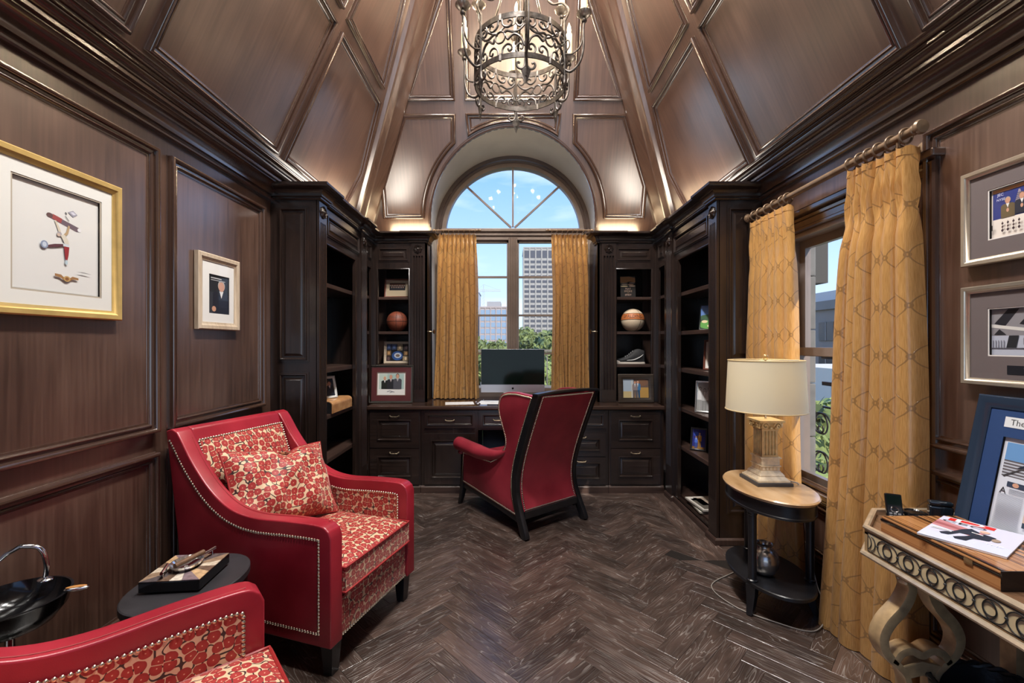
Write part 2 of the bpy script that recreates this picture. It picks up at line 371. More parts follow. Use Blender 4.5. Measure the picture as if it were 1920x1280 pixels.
def poppy():
    m, n, l, b = nodes('poppy_velvet'); uv = n.new('ShaderNodeUVMap')
    nz = n.new('ShaderNodeTexNoise'); nz.inputs['Scale'].default_value = 22; l.new(uv.outputs[0], nz.inputs['Vector'])
    dv = n.new('ShaderNodeVectorMath'); dv.operation = 'MULTIPLY_ADD'; l.new(nz.outputs['Color'], dv.inputs[0]); dv.inputs[1].default_value = (.006, .006, 0); l.new(uv.outputs[0], dv.inputs[2])
    v = n.new('ShaderNodeTexVoronoi'); v.voronoi_dimensions = '2D'; v.inputs['Scale'].default_value = 29; v.inputs['Randomness'].default_value = .55; l.new(dv.outputs[0], v.inputs['Vector'])
    cellr = n.new('ShaderNodeSeparateColor'); l.new(v.outputs['Color'], cellr.inputs[0])
    v2 = n.new('ShaderNodeTexVoronoi'); v2.voronoi_dimensions = '2D'; v2.feature = 'DISTANCE_TO_EDGE'; v2.inputs['Scale'].default_value = 29; v2.inputs['Randomness'].default_value = .55; l.new(dv.outputs[0], v2.inputs['Vector'])
    lim = n.new('ShaderNodeMapRange'); lim.inputs['To Min'].default_value = .43; lim.inputs['To Max'].default_value = .53; l.new(cellr.outputs[0], lim.inputs[0])
    l1 = n.new('ShaderNodeMath'); l1.operation = 'LESS_THAN'; l.new(v.outputs['Distance'], l1.inputs[0]); l.new(lim.outputs[0], l1.inputs[1])
    l2 = n.new('ShaderNodeMath'); l2.operation = 'GREATER_THAN'; l2.inputs[1].default_value = .035; l.new(v2.outputs['Distance'], l2.inputs[0])
    lt = n.new('ShaderNodeMath'); lt.operation = 'MULTIPLY'; l.new(l1.outputs[0], lt.inputs[0]); l.new(l2.outputs[0], lt.inputs[1])
    dot = n.new('ShaderNodeMath'); dot.operation = 'LESS_THAN'; dot.inputs[1].default_value = .055; l.new(v.outputs['Distance'], dot.inputs[0])
    n2 = n.new('ShaderNodeTexNoise'); n2.inputs['Scale'].default_value = 34; n2.inputs['Detail'].default_value = 0; l.new(uv.outputs[0], n2.inputs['Vector'])
    s = n.new('ShaderNodeMath'); s.operation = 'SUBTRACT'; s.inputs[1].default_value = .5; l.new(n2.outputs[0], s.inputs[0])
    ab = n.new('ShaderNodeMath'); ab.operation = 'ABSOLUTE'; l.new(s.outputs[0], ab.inputs[0])
    br = n.new('ShaderNodeMath'); br.operation = 'LESS_THAN'; br.inputs[1].default_value = .045; l.new(ab.outputs[0], br.inputs[0])
    m1 = n.new('ShaderNodeMix'); m1.data_type = 'RGBA'; l.new(br.outputs[0], m1.inputs[0]); m1.inputs[6].default_value = (.76, .55, .34, 1); m1.inputs[7].default_value = (.02, .008, .008, 1)
    cr_ = n.new('ShaderNodeValToRGB'); l.new(v.outputs['Distance'], cr_.inputs[0]); cr_.color_ramp.elements[0].position = 0; cr_.color_ramp.elements[0].color = (.44, .032, .024, 1)
    cr_.color_ramp.elements[1].position = .5; cr_.color_ramp.elements[1].color = (.33, .014, .015, 1)
    m2 = n.new('ShaderNodeMix'); m2.data_type = 'RGBA'; l.new(lt.outputs[0], m2.inputs[0]); l.new(m1.outputs[2], m2.inputs[6]); l.new(cr_.outputs[0], m2.inputs[7])
    m3 = n.new('ShaderNodeMix'); m3.data_type = 'RGBA'; l.new(dot.outputs[0], m3.inputs[0]); l.new(m2.outputs[2], m3.inputs[6]); m3.inputs[7].default_value = (.8, .45, .3, 1)
    l.new(m3.outputs[2], b.inputs['Base Color']); setp(b, rough=.55, sheen=.55); b.inputs['Sheen Tint'].default_value = (1, .55, .5, 1)
    bp = n.new('ShaderNodeBump'); bp.inputs['Strength'].default_value = .4; bp.inputs['Distance'].default_value = .002; l.new(lt.outputs[0], bp.inputs['Height']); l.new(bp.outputs[0], b.inputs['Normal'])
    return m
M_POPPY = poppy()

def curtain_mat():
    m, n, l, b = nodes('gold_silk_with_trellis'); uv = n.new('ShaderNodeUVMap'); sp = n.new('ShaderNodeSeparateXYZ'); l.new(uv.outputs[0], sp.inputs[0])
    def mth(op, a, bb=None, c=None):
        k = n.new('ShaderNodeMath'); k.operation = op
        for i, q in enumerate((a, bb, c)):
            if q is None: continue
            if isinstance(q, (int, float)): k.inputs[i].default_value = q
            else: l.new(q, k.inputs[i])
        return k.outputs[0]
    u = mth('MULTIPLY', sp.outputs[0], 1/.085); v = mth('MULTIPLY', sp.outputs[1], 2*PI/.21)
    c = mth('MULTIPLY', mth('COSINE', v), .44)
    def wrapd(x): return mth('ABSOLUTE', mth('SUBTRACT', mth('MULTIPLY', mth('FRACT', mth('MULTIPLY_ADD', x, .5, 50.5)), 2), 1))
    d1 = wrapd(mth('SUBTRACT', u, c)); d2 = wrapd(mth('ADD', mth('SUBTRACT', u, 1), c))
    d = mth('MINIMUM', d1, d2); line = mth('LESS_THAN', d, .034)
    # knots where neighbouring curves meet
    rad = mth('SQRT', mth('ADD', mth('POWER', mth('MULTIPLY', wrapd(mth('SUBTRACT', u, .5)),   .085), 2), mth('POWER', mth('MULTIPLY', wrapd(mth('MULTIPLY', sp.outputs[1], 2/.21)), .105), 2)))
    rad2 = mth('SQRT', mth('ADD', mth('POWER', mth('MULTIPLY', wrapd(mth('ADD', u, .5)), .085), 2), mth('POWER', mth('MULTIPLY', wrapd(mth('ADD', mth('MULTIPLY', sp.outputs[1], 2/.21), 1)), .105), 2)))
    rr = mth('MINIMUM', rad, rad2); knot = mth('MULTIPLY', mth('LESS_THAN', rr, .012), mth('GREATER_THAN', rr, .005))
    mask = mth('MAXIMUM', line, knot)
    mp = n.new('ShaderNodeMapping'); mp.inputs['Scale'].default_value = (500, 18, 1); l.new(uv.outputs[0], mp.inputs[0])
    a = n.new('ShaderNodeTexNoise'); a.inputs['Scale'].default_value = 1; l.new(mp.outputs[0], a.inputs['Vector'])
    r = n.new('ShaderNodeValToRGB'); l.new(a.outputs[0], r.inputs[0]); r.color_ramp.elements[0].position = .3; r.color_ramp.elements[1].position = .7
    r.color_ramp.elements[0].color = (.55, .275, .075, 1); r.color_ramp.elements[1].color = (.74, .42, .145, 1)
    mm = n.new('ShaderNodeMix'); mm.data_type = 'RGBA'; l.new(mth('MULTIPLY', mask, .62), mm.inputs[0]); l.new(r.outputs[0], mm.inputs[6]); mm.inputs[7].default_value = (.24, .125, .045, 1)
    l.new(mm.outputs[2], b.inputs['Base Color']); setp(b, rough=.28, sheen=.1, spec=.9)
    bp = n.new('ShaderNodeBump'); bp.inputs['Strength'].default_value = .6; bp.inputs['Distance'].default_value = .003; l.new(mask, bp.inputs['Height']); l.new(bp.outputs[0], b.inputs['Normal'])
    tr = n.new('ShaderNodeBsdfTranslucent'); l.new(mm.outputs[2], tr.inputs[0]); ms = n.new('ShaderNodeMixShader'); ms.inputs[0].default_value = .30
    l.new(b.outputs[0], ms.inputs[1]); l.new(tr.outputs[0], ms.inputs[2]); l.new(ms.outputs[0], n['Material Output'].inputs[0])
    return m
M_CURT = curtain_mat()

def pane_mat(name='window_glass', tint=(1, 1, 1)):
    m, n, l, b = nodes(name); n.remove(b)
    t = n.new('ShaderNodeBsdfTransparent'); t.inputs[0].default_value = (*tint, 1); g = n.new('ShaderNodeBsdfGlossy'); g.inputs['Roughness'].default_value = .02
    lw = n.new('ShaderNodeLayerWeight'); pw = n.new('ShaderNodeMath'); pw.operation = 'POWER'; pw.inputs[1].default_value = 5; l.new(lw.outputs['Facing'], pw.inputs[0])
    ma = n.new('ShaderNodeMath'); ma.operation = 'MULTIPLY_ADD'; ma.inputs[1].default_value = .7; ma.inputs[2].default_value = .006; l.new(pw.outputs[0], ma.inputs[0])
    ms = n.new('ShaderNodeMixShader'); l.new(ma.outputs[0], ms.inputs[0])
    l.new(t.outputs[0], ms.inputs[1]); l.new(g.outputs[0], ms.inputs[2]); l.new(ms.outputs[0], n['Material Output'].inputs[0])
    return m
M_PANE = pane_mat()
def emit(name, col, k):
    m, n, l, b = nodes(name); setp(b, col, .5); b.inputs['Emission Color'].default_value = (*col, 1); b.inputs['Emission Strength'].default_value = k
    return m

# ------------------------------------------------------------------ lettering
TXT = {}
def text2d(body, size=1.0):
    if body in TXT: vs, fs = TXT[body]
    else:
        cu = bpy.data.curves.new('lettering', 'FONT'); cu.body = body; cu.size = 1; cu.align_x = 'CENTER'; cu.align_y = 'CENTER'; cu.resolution_u = 2
        ob = bpy.data.objects.new('lettering', cu); COL.objects.link(ob)
        dg = bpy.context.evaluated_depsgraph_get(); me = ob.evaluated_get(dg).to_mesh()
        vs = [(v.co.x, v.co.y) for v in me.vertices]; fs = [tuple(p.vertices) for p in me.polygons]
        ob.evaluated_get(dg).to_mesh_clear(); bpy.data.objects.remove(ob); bpy.data.curves.remove(cu); TXT[body] = (vs, fs)
    return [(x*size, y*size) for x, y in vs], fs

# ================================================================== THE ROOM
XL, XR, YB, YF = -1.711, 1.771, 4.97, -1.5
YC, XBL, XBR = 3.115, -1.382, 1.4655          # near end and front planes of the side bookcases
CX, CZ, RA = 0.01, 2.65, 0.863                # arched recess: centre and radius
# ---- floor
mb = MB().box(XL, XR, YF, 5.1, -.10, -.0035)
floor = struct(build(mb, 'floor', plain('floor_joint', (.012, .008, .006), .6)), 'dark oak herringbone parquet floor', 'floor')
PW, PL = .10, .50
def clip(poly, axis, lim, keep_less):
    out = []
    for i in range(len(poly)):
        a, b = poly[i-1], poly[i]
        ia = (a[axis] <= lim) == keep_less; ib = (b[axis] <= lim) == keep_less
        if ia != ib:
            t = (lim-a[axis])/(b[axis]-a[axis]); out.append((a[0]+(b[0]-a[0])*t, a[1]+(b[1]-a[1])*t))
        if ib: out.append(b)
    return out
FX0, FX1, FYK, FYT = -1.175, 1.262, 2.893, 3.985
def inside(p): return (YF < p[1] <= FYK and XL < p[0] < XR-.21) or (FYK < p[1] < FYT and FX0 < p[0] < FX1)
def plank_mesh(poly):
    top = inset(poly, .0012) if len(poly) > 2 else poly
    n = len(poly); vs = [(x, y, -.012) for x, y in poly]+[(x, y, -.0006) for x, y in poly]+[(x, y, 0) for x, y in top]
    return vs, [tuple(range(2*n, 3*n))]+[(i, (i+1) % n, n+(i+1) % n, n+i) for i in range(n)]+[(n+i, n+(i+1) % n, 2*n+(i+1) % n, 2*n+i) for i in range(n)]
c45 = math.cos(PI/4); planks = []
for i in range(-60, 90):
    for j in range(-8, 9):
        ox, oy = i*PW+j*PL, i*PW-j*PL
        for (x0, x1, y0, y1, d) in ((0, PL, 0, PW, 0), (0, PW, PW, PW+PL, 1)):
            g = .0006
            pts = [(ox+x0+g, oy+y0+g), (ox+x1-g, oy+y0+g), (ox+x1-g, oy+y1-g), (ox+x0+g, oy+y1-g)]
            w = [(c45*(a-b)+.04, c45*(a+b)) for a, b in pts]
            cx, cy = sum(p[0] for p in w)/4, sum(p[1] for p in w)/4
            if not (XL-.4 < cx < XR+.4 and .75 < cy < 4.4): continue
            whole = all(inside(p) for p in w) and not (max(p[1] for p in w) > FYK and (max(p[0] for p in w) > FX1 or min(p[0] for p in w) < FX0))
            if not whole:
                if cy > FYK:
                    for ax, lim, less in ((0, FX0, False), (0, FX1, True), (1, FYT, True)):
                        w = clip(w, ax, lim, less) if w else w
                else:
                    for ax, lim, less in ((0, XL, False), (0, XR-.21, True)):
                        w = clip(w, ax, lim, less) if w else w
                    if w and (max(p[0] for p in w) > FX1 or min(p[0] for p in w) < FX0): w = clip(w, 1, FYK, True)
                if len(w) < 3: continue
                ar = abs(sum(w[k-1][0]*w[k][1]-w[k][0]*w[k-1][1] for k in range(len(w))))/2
                if ar < 2e-4: continue
            cx, cy = sum(p[0] for p in w)/len(w), sum(p[1] for p in w)/len(w)
            sx = cx/cy*F; hidden = cy < 1.55 or abs(sx) > 1000 or (cx < -.62 and cy < 2.9) or (cx < -1.0)
            planks.append((9 if hidden else 0, cy, w, d, whole))
planks.sort(key=lambda q: (q[0], q[1]))
shared = {}
rest = MB()
def plank_uv(vs, d):
    a = (c45, c45) if d == 0 else (-c45, c45)
    return [(-v[0]*a[1]+v[1]*a[0], v[0]*a[0]+v[1]*a[1]) for v in vs]
np_ = 0
for hid, cy, w, d, whole in planks:
    if np_ < 292:
        np_ += 1
        if whole:
            cx_, cy_ = sum(p[0] for p in w)/4, sum(p[1] for p in w)/4
            if d not in shared:
                vs, fs = plank_mesh([(p[0]-cx_, p[1]-cy_) for p in w]); mb = MB(); mb.add(vs, fs, plank_uv(vs, d))
                o = build(mb, 'plank', M_FLOOR, floor); shared[d] = o.data
            else:
                o = bpy.data.objects.new('plank', shared[d]); COL.objects.link(o); o.parent = floor
            o.location = (cx_, cy_, 0)
        else:
            vs, fs = plank_mesh(w); mb = MB(); mb.add(vs, fs, plank_uv(vs, d)); build(mb, 'plank', M_FLOOR, floor)
    else:
        vs, fs = plank_mesh(w); rest.add(vs, fs, plank_uv(vs, d))
build(rest, 'plank_field', M_FLOOR, floor, kind='stuff')
def board(x0, x1, y0, y1, mitre=None):
    poly = mitre or rect(x0+.0008, x1-.0008, y0+.0008, y1-.0008)
    vs, fs = plank_mesh(poly); long_y = (y1-y0) > (x1-x0)
    mb = MB(); mb.add(vs, fs, [(v[0], v[1]) if long_y else (v[1], v[0]) for v in vs]); build(mb, 'border_board', M_FLOOR, floor)
for k in range(2):                                   # straight boards that frame the herringbone
    a = FX1+k*.1; board(a, a+.1, FYK, 4.2)
    b = FX0-k*.1; board(0, 0, 0, 9, [(b-.001, FYK), (b-.1, FYK), (b-.1, 4.2), (b-.001, 4.2)])
    board(FX0, FX1, FYT+k*.11, FYT+(k+1)*.11)
    y = FYK+k*.1; board(FX1+.2, XR, y, y+.1)
    c = XR-.21+k*.105; board(c, c+.105, 1.75, FYK); board(c, c+.105, .6, 1.75)

# ---- walls
PROF_W = [(-.003, 0), (0, .003), (0, .026), (.004, .033), (.010, .035), (.016, .032), (.020, .024), (.021, .015), (.024, .014), (.033, .013), (.035, .019), (.039, .021), (.043, .018), (.045, .010), (.047, .009), (.054, .008), (.056, .004)]
def wall_panel(parent, xw, sgn, y0, y1, z0, z1):
    xf = lambda u, v, h: (xw+sgn*h, u, v)
    fld = build(MB().box(min(xw, xw+sgn*.006), max(xw, xw+sgn*.006), y0+.045, y1-.045, z0+.045, z1-.045), 'panel', M_PANEL, parent, grain='z')
    build(MB().frame(rect(y0, y1, z0, z1), PROF_W, xf), 'panel_moulding', M_TRIM, fld, smooth=40)
wl_ = struct(build(MB().box(XL-.15, XL, YF, 5.1, 0, 2.75), 'wall_left', M_PANEL, grain='z'), 'dark wood panelled wall with framed pictures', 'wall')
for y0, y1 in ((-.75, .18), (.26, 1.09), (1.165, 2.107), (2.182, 3.01)):
    wall_panel(wl_, XL, 1, y0, y1, 1.0, 2.355); wall_panel(wl_, XL, 1, y0, y1, .19, .903)
WY0, WY1, WZ0, WZ1 = 1.91, 2.86, .58, 2.10
mb = MB().box(XR, XR+.15, YF, WY0, 0, 2.75).box(XR, XR+.15, WY1, 5.1, 0, 2.75).box(XR, XR+.15, WY0, WY1, 0, WZ0).box(XR, XR+.15, WY0, WY1, WZ1, 2.75)
wr_ = struct(build(mb, 'wall_right', M_PANEL, grain='z'), 'dark wood panelled wall with the sash window', 'wall')
for y0, y1 in ((-.75, .18), (.26, .93), (.99, 1.868)):
    wall_panel(wr_, XR, -1, y0, y1, .99, 2.314); wall_panel(wr_, XR, -1, y0, y1, .19, .90)
wall_panel(wr_, XR, -1, 1.96, 2.81, .19, .50)
poly = [(XL, 0), (-.80, 0), (-.80, .80)] + [(-.80, CZ)] + arc(CX, CZ, .79, 180, 0, 40) + [(.82, CZ), (.82, 0), (XR, 0), (XR, 4.2), (XL, 4.2)]
poly = [(XL, 0), (CX-.79, 0)] + arc(CX, CZ, .79, 180, 0, 40) + [(CX+.79, 0), (XR, 0), (XR, 4.2), (XL, 4.2)]
struct(build(MB().prism(poly, 'y', YB, YB+.15), 'wall_back', M_PANEL, grain='z'), 'wall behind the desk pierced by the arched window', 'wall')
# wall behind the camera; its wide opening is added to let in sky fill
mb = MB().box(XL, -1.15, YF-.15, YF, 0, 2.75).box(1.2, XR, YF-.15, YF, 0, 2.75).box(-1.15, 1.2, YF-.15, YF, 2.35, 2.75)
struct(build(mb, 'wall_front', M_PANEL, grain='z'), 'panelled wall behind the viewer with a wide opening added for fill light', 'wall')
BASE = [(0, 0), (.026, 0), (.026, .10), (.020, .115), (.020, .128), (.012, .135), (.008, .15), (0, .155)]
struct(build(MB().run([(XL, YC), (XL, YF)], BASE), 'baseboard_left', M_TRIM, smooth=35), 'stained skirting board under the picture wall', 'baseboard')
struct(build(MB().run([(XR, YF), (XR, YC)], BASE), 'baseboard_right', M_TRIM, smooth=35), 'stained skirting board under the sash window', 'baseboard')
# crown mouldings
CROWN = [(0, 2.432), (.020, 2.432), (.027, 2.438), (.029, 2.446), (.025, 2.454), (.016, 2.458), (.016, 2.466), (.030, 2.468)] + \
        [(.031+.056*(1-math.cos(t)), 2.469+.066*math.sin(t)) for t in [PI/2*i/8 for i in range(9)]] + \
        [(.087, 2.546), (.100, 2.547), (.100, 2.562), (.092, 2.564), (.104, 2.568), (.118, 2.574), (.128, 2.584), (.130, 2.594), (.122, 2.596), (.138, 2.599), (.138, 2.612), (.130, 2.614), (.150, 2.617), (.162, 2.624), (.168, 2.634), (.168, 2.648), (.12, 2.67), (0, 2.70)]
struct(build(MB().run([(XL, 4.4), (XL, YF)], CROWN), 'trim_1', M_TRIM, smooth=35), 'stepped cove crown moulding above the picture wall', 'crown moulding')
struct(build(MB().run([(XR, YF), (XR, 4.4)], CROWN), 'trim_2', M_TRIM, smooth=35), 'stepped cove crown moulding above the sash window', 'crown moulding')

# ---- ceiling: a steep hipped vault, four slopes and a flat crown
SL, SBK = .4575, .46
kL, kB = math.sqrt(1+SL*SL), math.sqrt(1+SBK*SBK)
xl = lambda z: -1.561+SL*(z-2.6)
xr = lambda z: 1.621-SL*(z-2.6)
yb = lambda z: 4.675-SBK*(z-2.6)
yf = lambda z: -1.25+SBK*(z-2.6)
ZT = 5.1
ceil = sempty('ceiling', 'tall vaulted ceiling of dark panelled wood', 'ceiling')
def XF(side):
    if side == 'L': return lambda u, t, h: (xl(2.6+t/kL)+h/kL, u, 2.6+t/kL-h*SL/kL)
    if side == 'R': return lambda u, t, h: (xr(2.6+t/kL)-h/kL, u, 2.6+t/kL-h*SL/kL)
    if side == 'B': return lambda u, t, h: (u, yb(2.6+t/kB)-h/kB, 2.6+t/kB-h*SBK/kB)
def slope(pts):
    mb = MB(); n = len(pts); mb.add(pts, [tuple(range(n))]); return build(mb, 'ceiling_slope', M_PANEL, ceil, grain='z')
zb = 2.62
sL = slope([(xl(zb), yf(zb), zb), (xl(zb), yb(zb), zb), (xl(ZT), yb(ZT), ZT), (xl(ZT), yf(ZT), ZT)])
sR = slope([(xr(zb), yf(zb), zb), (xr(zb), yb(zb), zb), (xr(ZT), yb(ZT), ZT), (xr(ZT), yf(ZT), ZT)])
sF = slope([(xl(zb), yf(zb), zb), (xr(zb), yf(zb), zb), (xr(ZT), yf(ZT), ZT), (xl(ZT), yf(ZT), ZT)])
A = [(CX-RA*math.cos(PI*i/48), CZ+RA*math.sin(PI*i/48)) for i in range(49)]
zb = 2.45
sB = slope([(xl(zb), yb(zb), zb), (CX-RA, yb(zb), zb)] + [(x, yb(z), z) for x, z in A] + [(CX+RA, yb(zb), zb), (xr(zb), yb(zb), zb), (xr(ZT), yb(ZT), ZT), (xl(ZT), yb(ZT), ZT)])
slope([(xl(ZT), yf(ZT), ZT), (xr(ZT), yf(ZT), ZT), (xr(ZT), yb(ZT), ZT), (xl(ZT), yb(ZT), ZT)])
PROF_C = [(-.003, 0), (0, .003), (0, .022), (.004, .028), (.010, .030), (.015, .027), (.018, .020), (.019, .012), (.022, .011), (.030, .010), (.032, .015), (.036, .017), (.040, .014), (.042, .008), (.048, .006), (.050, .002)]
def cpanel(side, parent, poly, prof=PROF_C):
    xf = XF(side); n = len(poly); q = inset(poly, .044)
    mb = MB(); mb.add([xf(u, t, .004) for u, t in q]+[xf(u, t, -.01) for u, t in q], [tuple(range(n))]+[(i, (i+1) % n, n+(i+1) % n, n+i) for i in range(n)])
    fld = build(mb, 'panel', M_PANEL, parent, grain='z')
    build(MB().frame(poly, prof, xf), 'panel_moulding', M_TRIM, fld, smooth=40)
for sd, par, t0, t1, t2, c in (('L', sL, .060, 1.0, 1.09, ((-.35, .68), (.77, 1.748), (1.838, 2.847), 2.934)), ('R', sR, .035, .965, 1.06, ((-.35, .62), (.71, 1.70), (1.79, 2.85), 2.94))):
    for a, b in c[:3]:
        cpanel(sd, par, rect(a, b, t0, t1)); cpanel(sd, par, rect(a, b, t2, 2.35))
    s = c[3]
    cpanel(sd, par, [(s, t0), (3.995, t0), (4.035, .42), (3.785, t1), (s, t1)])
    cpanel(sd, par, [(s, t2), (3.745, t2), (3.165, 2.35), (s, 2.35)])
def tB(z): return (z-2.6)*kB
def arcp(r, a0, a1, n=14): return [(CX+r*math.cos(math.radians(a0+(a1-a0)*i/n)), tB(CZ+r*math.sin(math.radians(a0+(a1-a0)*i/n)))) for i in range(n+1)]
left = [(-1.342, .148)] + [(-.918, .148)] + arcp(.928, 174, 127.5) + [(-.54, 1.122), (-1.05, 1.122), (-1.335, .475)]
cpanel('B', sB, left); cpanel('B', sB, [(2*CX+.02-u, t) for u, t in left][::-1])
up = [(-1.019, 1.232), (-.54, 1.232), (-.53, 2.15), (-.585, 2.15)]
cpanel('B', sB, up); cpanel('B', sB, [(2*CX+.02-u, t) for u, t in up][::-1])
cpanel('B', sB, [(-.445, 1.232), (.49, 1.232), (.455, 2.5), (-.415, 2.5)])
cpanel('B', sB, arcp(.905, 119, 61, 16)[::1] + [(.47, 1.128), (-.445, 1.128)])
# hip ribs
def rib(sgn):
    rings = []
    for z in np.linspace(2.5, 5.05, 12):
        px = xl(z) if sgn > 0 else xr(z); py = yb(z)
        rings.append([(px+sgn*a, py+b, z) for a, b in ((-.02, .02), (.055, .02), (.060, -.02), (.082, -.045), (.082, -.085), (.070, -.10), (.064, -.27), (.078, -.285), (.070, -.31), (.045, -.33), (.035, -.36), (-.02, -.37))])
    build(MB().loft(rings), 'hip_rib', M_PANEL, ceil, smooth=35)
rib(1); rib(-1)
# arch soffit and jambs; the pale colour carries bright sky light
mb = MB(); pts = [(CX-RA, .84)] + A + [(CX+RA, .84)]
mb.loft([[(x, (yb(max(z, 2.5)) if z > 1 else yb(2.5)), z) for x, z in pts], [(x, YB, z) for x, z in pts]], closed=False, caps=False)
build(mb, 'arch_soffit', plain('skylit_soffit', (.62, .60, .54), .4, var=.08, scale=3), ceil, smooth=50)
fr = []                                              # flat architrave on the slope round the arch mouth
xfB = XF('B')
build(MB().loft([[(CX+r*math.cos(PI*i/40), yb(CZ+r*math.sin(PI*i/40))-h, CZ+r*math.sin(PI*i/40)) for i in range(41)] for r, h in ((.863, -.01), (.863, .012), (.872, .018), (.884, .016), (.892, .004), (.892, -.01))], closed=False, caps=False), 'arch_bead', M_TRIM, ceil, smooth=40)

# ---- arched window (window_1)
M_WIN = plain('window_frame_taupe', (.22, .17, .14), .38, var=.12, scale=6)
w1 = sempty('window_1', 'tall arched window with spoked fanlight over two casements', 'window')
def ring_y(r0, r1, y0, y1, name, mat, z0=CZ, n=40):
    rings = []
    for r, y in ((r0, y0), (r1, y0), (r1, y1), (r0, y1)):
        rings.append([(CX+r*math.cos(PI*i/n), y, z0+r*math.sin(PI*i/n)) for i in range(n+1)])
    rings.append(rings[0])
    return build(MB().loft(rings, closed=False, caps=False), name, mat, w1, smooth=40)
YW = 4.94
ring_y(.825, .866, 4.885, 4.99, 'arch_casing', M_TRIM); ring_y(.795, .828, 4.905, 4.99, 'arch_casing', M_TRIM); ring_y(.752, .797, YW-.02, YW+.05, 'arch_frame', M_WIN)
ZW0 = .86
mb = MB()
for s in (-1, 1):
    x0, x1 = sorted((CX+s*.752, CX+s*.866)); mb.box(x0, x1, YW-.02, YW+.05, ZW0, CZ)
build(mb, 'jamb', M_WIN, w1)
build(MB().box(CX-.79, CX+.79, YW-.06, YW+.05, 2.625, 2.665).box(CX-.79, CX+.79, YW-.085, YW+.05, 2.665, 2.70).box(CX-.79, CX+.79, YW-.04, YW+.05, 2.58, 2.625), 'transom', M_WIN, w1, bev=.006)
build(MB().box(CX-.79, CX+.79, YW-.02, YW+.05, ZW0-.03, ZW0+.05), 'sill', M_WIN, w1)
for a in (45, 90, 135):
    c, s = math.cos(math.radians(a)), math.sin(math.radians(a)); n_ = Vector((-s, 0, c))*.0095
    p, q = Vector((CX+.03*c, 0, CZ+.06+.03*s)), Vector((CX+.775*c, 0, CZ+.02+.775*s))
    build(MB().loft([[(t[0].x+sg*n_.x, y, t[0].z+sg*n_.z) for sg, y in ((-1, YW-.005), (1, YW-.005), (1, YW+.035), (-1, YW+.035))] for t in ((p,), (q,))]), 'fanlight_bar', M_WIN, w1)
fl = [(CX-.050+.10*i/24, YW-.055-.010*abs(math.sin(i/24*PI*4))) for i in range(25)]
build(MB().prism(fl+[(CX+.050, YW+.05), (CX-.050, YW+.05)], 'z', ZW0, 2.60), 'mullion', M_WIN, w1, smooth=30)
zs = [ZW0+.05, 1.315, 1.743, 2.173, 2.555]
for s in (-1, 1):
    xa, xb = CX+s*.042, CX+s*.755
    lo, hi = min(xa, xb), max(xa, xb)
    fr_ = build(MB().box(lo, lo+.026, YW-.01, YW+.04, ZW0+.02, 2.60).box(hi-.026, hi, YW-.01, YW+.04, ZW0+.02, 2.60).box(lo, hi, YW-.01, YW+.04, 2.555, 2.60).box(lo, hi, YW-.01, YW+.04, ZW0+.02, ZW0+.07), 'casement', M_WIN, w1)
    for z in zs[1:4]: build(MB().box(lo+.02, hi-.02, YW, YW+.03, z-.011, z+.011), 'glazing_bar', M_WIN, fr_)
    for a, b in zip(zs, zs[1:]): build(MB().box(lo+.026, hi-.026, YW+.012, YW+.016, a+.011, b-.011), 'pane', M_PANE, fr_)
for a0, a1 in ((180, 135), (135, 90), (90, 45), (45, 0)):
    pp = [(CX, 2.70)] + arc(CX, CZ+.02, .757, a0, a1, 10); pp = [(x, max(z, 2.70)) for x, z in pp]
    build(MB().prism(pp, 'y', YW+.012, YW+.016), 'pane', M_PANE, w1)

# ---- sash window (window_2)
w2 = sempty('window_2', 'double-hung sash window with stained casing', 'window')
X0 = XR
def xbox(name, x0, x1, y0, y1, z0, z1, mat=M_WIN, par=None, bev=0): return build(MB().box(x0, x1, y0, y1, z0, z1), name, mat, par or w2, bev=bev)
CAS = [(0, 0), (0, .022), (.010, .028), (.024, .024), (.030, .016), (.060, .014), (.066, .020), (.078, .020), (.084, .008), (.092, 0)]
build(MB().frame(rect(WY0-.092, WY1+.092, WZ0-.06, WZ1+.092), CAS, lambda u, v, h: (X0-h, u, v)), 'casing', M_TRIM, w2, smooth=35)
xbox('head_moulding', X0-.06, X0, WY0-.12, WY1+.12, WZ1+.09, WZ1+.125, M_TRIM, bev=.008)
xbox('stool', X0-.05, X0+.1, WY0-.10, WY1+.10, WZ0-.035, WZ0, M_TRIM, bev=.008)
xbox('jamb', X0, X0+.15, WY1-.025, WY1, WZ0, WZ1); xbox('jamb', X0, X0+.15, WY0, WY0+.025, WZ0, WZ1); xbox('head', X0, X0+.15, WY0, WY1, WZ1-.025, WZ1)
M_SASH = plain('sash_bronze', (.20, .165, .15), .35)
def sash(x, z0, z1):
    s = build(MB().box(x, x+.035, WY0+.025, WY0+.075, z0, z1).box(x, x+.035, WY1-.075, WY1-.025, z0, z1).box(x, x+.035, WY0+.075, WY1-.075, z0, z0+.055).box(x, x+.035, WY0+.075, WY1-.075, z1-.05, z1), 'sash', M_SASH, w2)
    build(MB().box(x+.015, x+.019, WY0+.075, WY1-.075, z0+.055, z1-.05), 'pane', M_PANE, s)
sash(X0+.04, WZ0, 1.40); sash(X0+.085, 1.345, WZ1-.025)

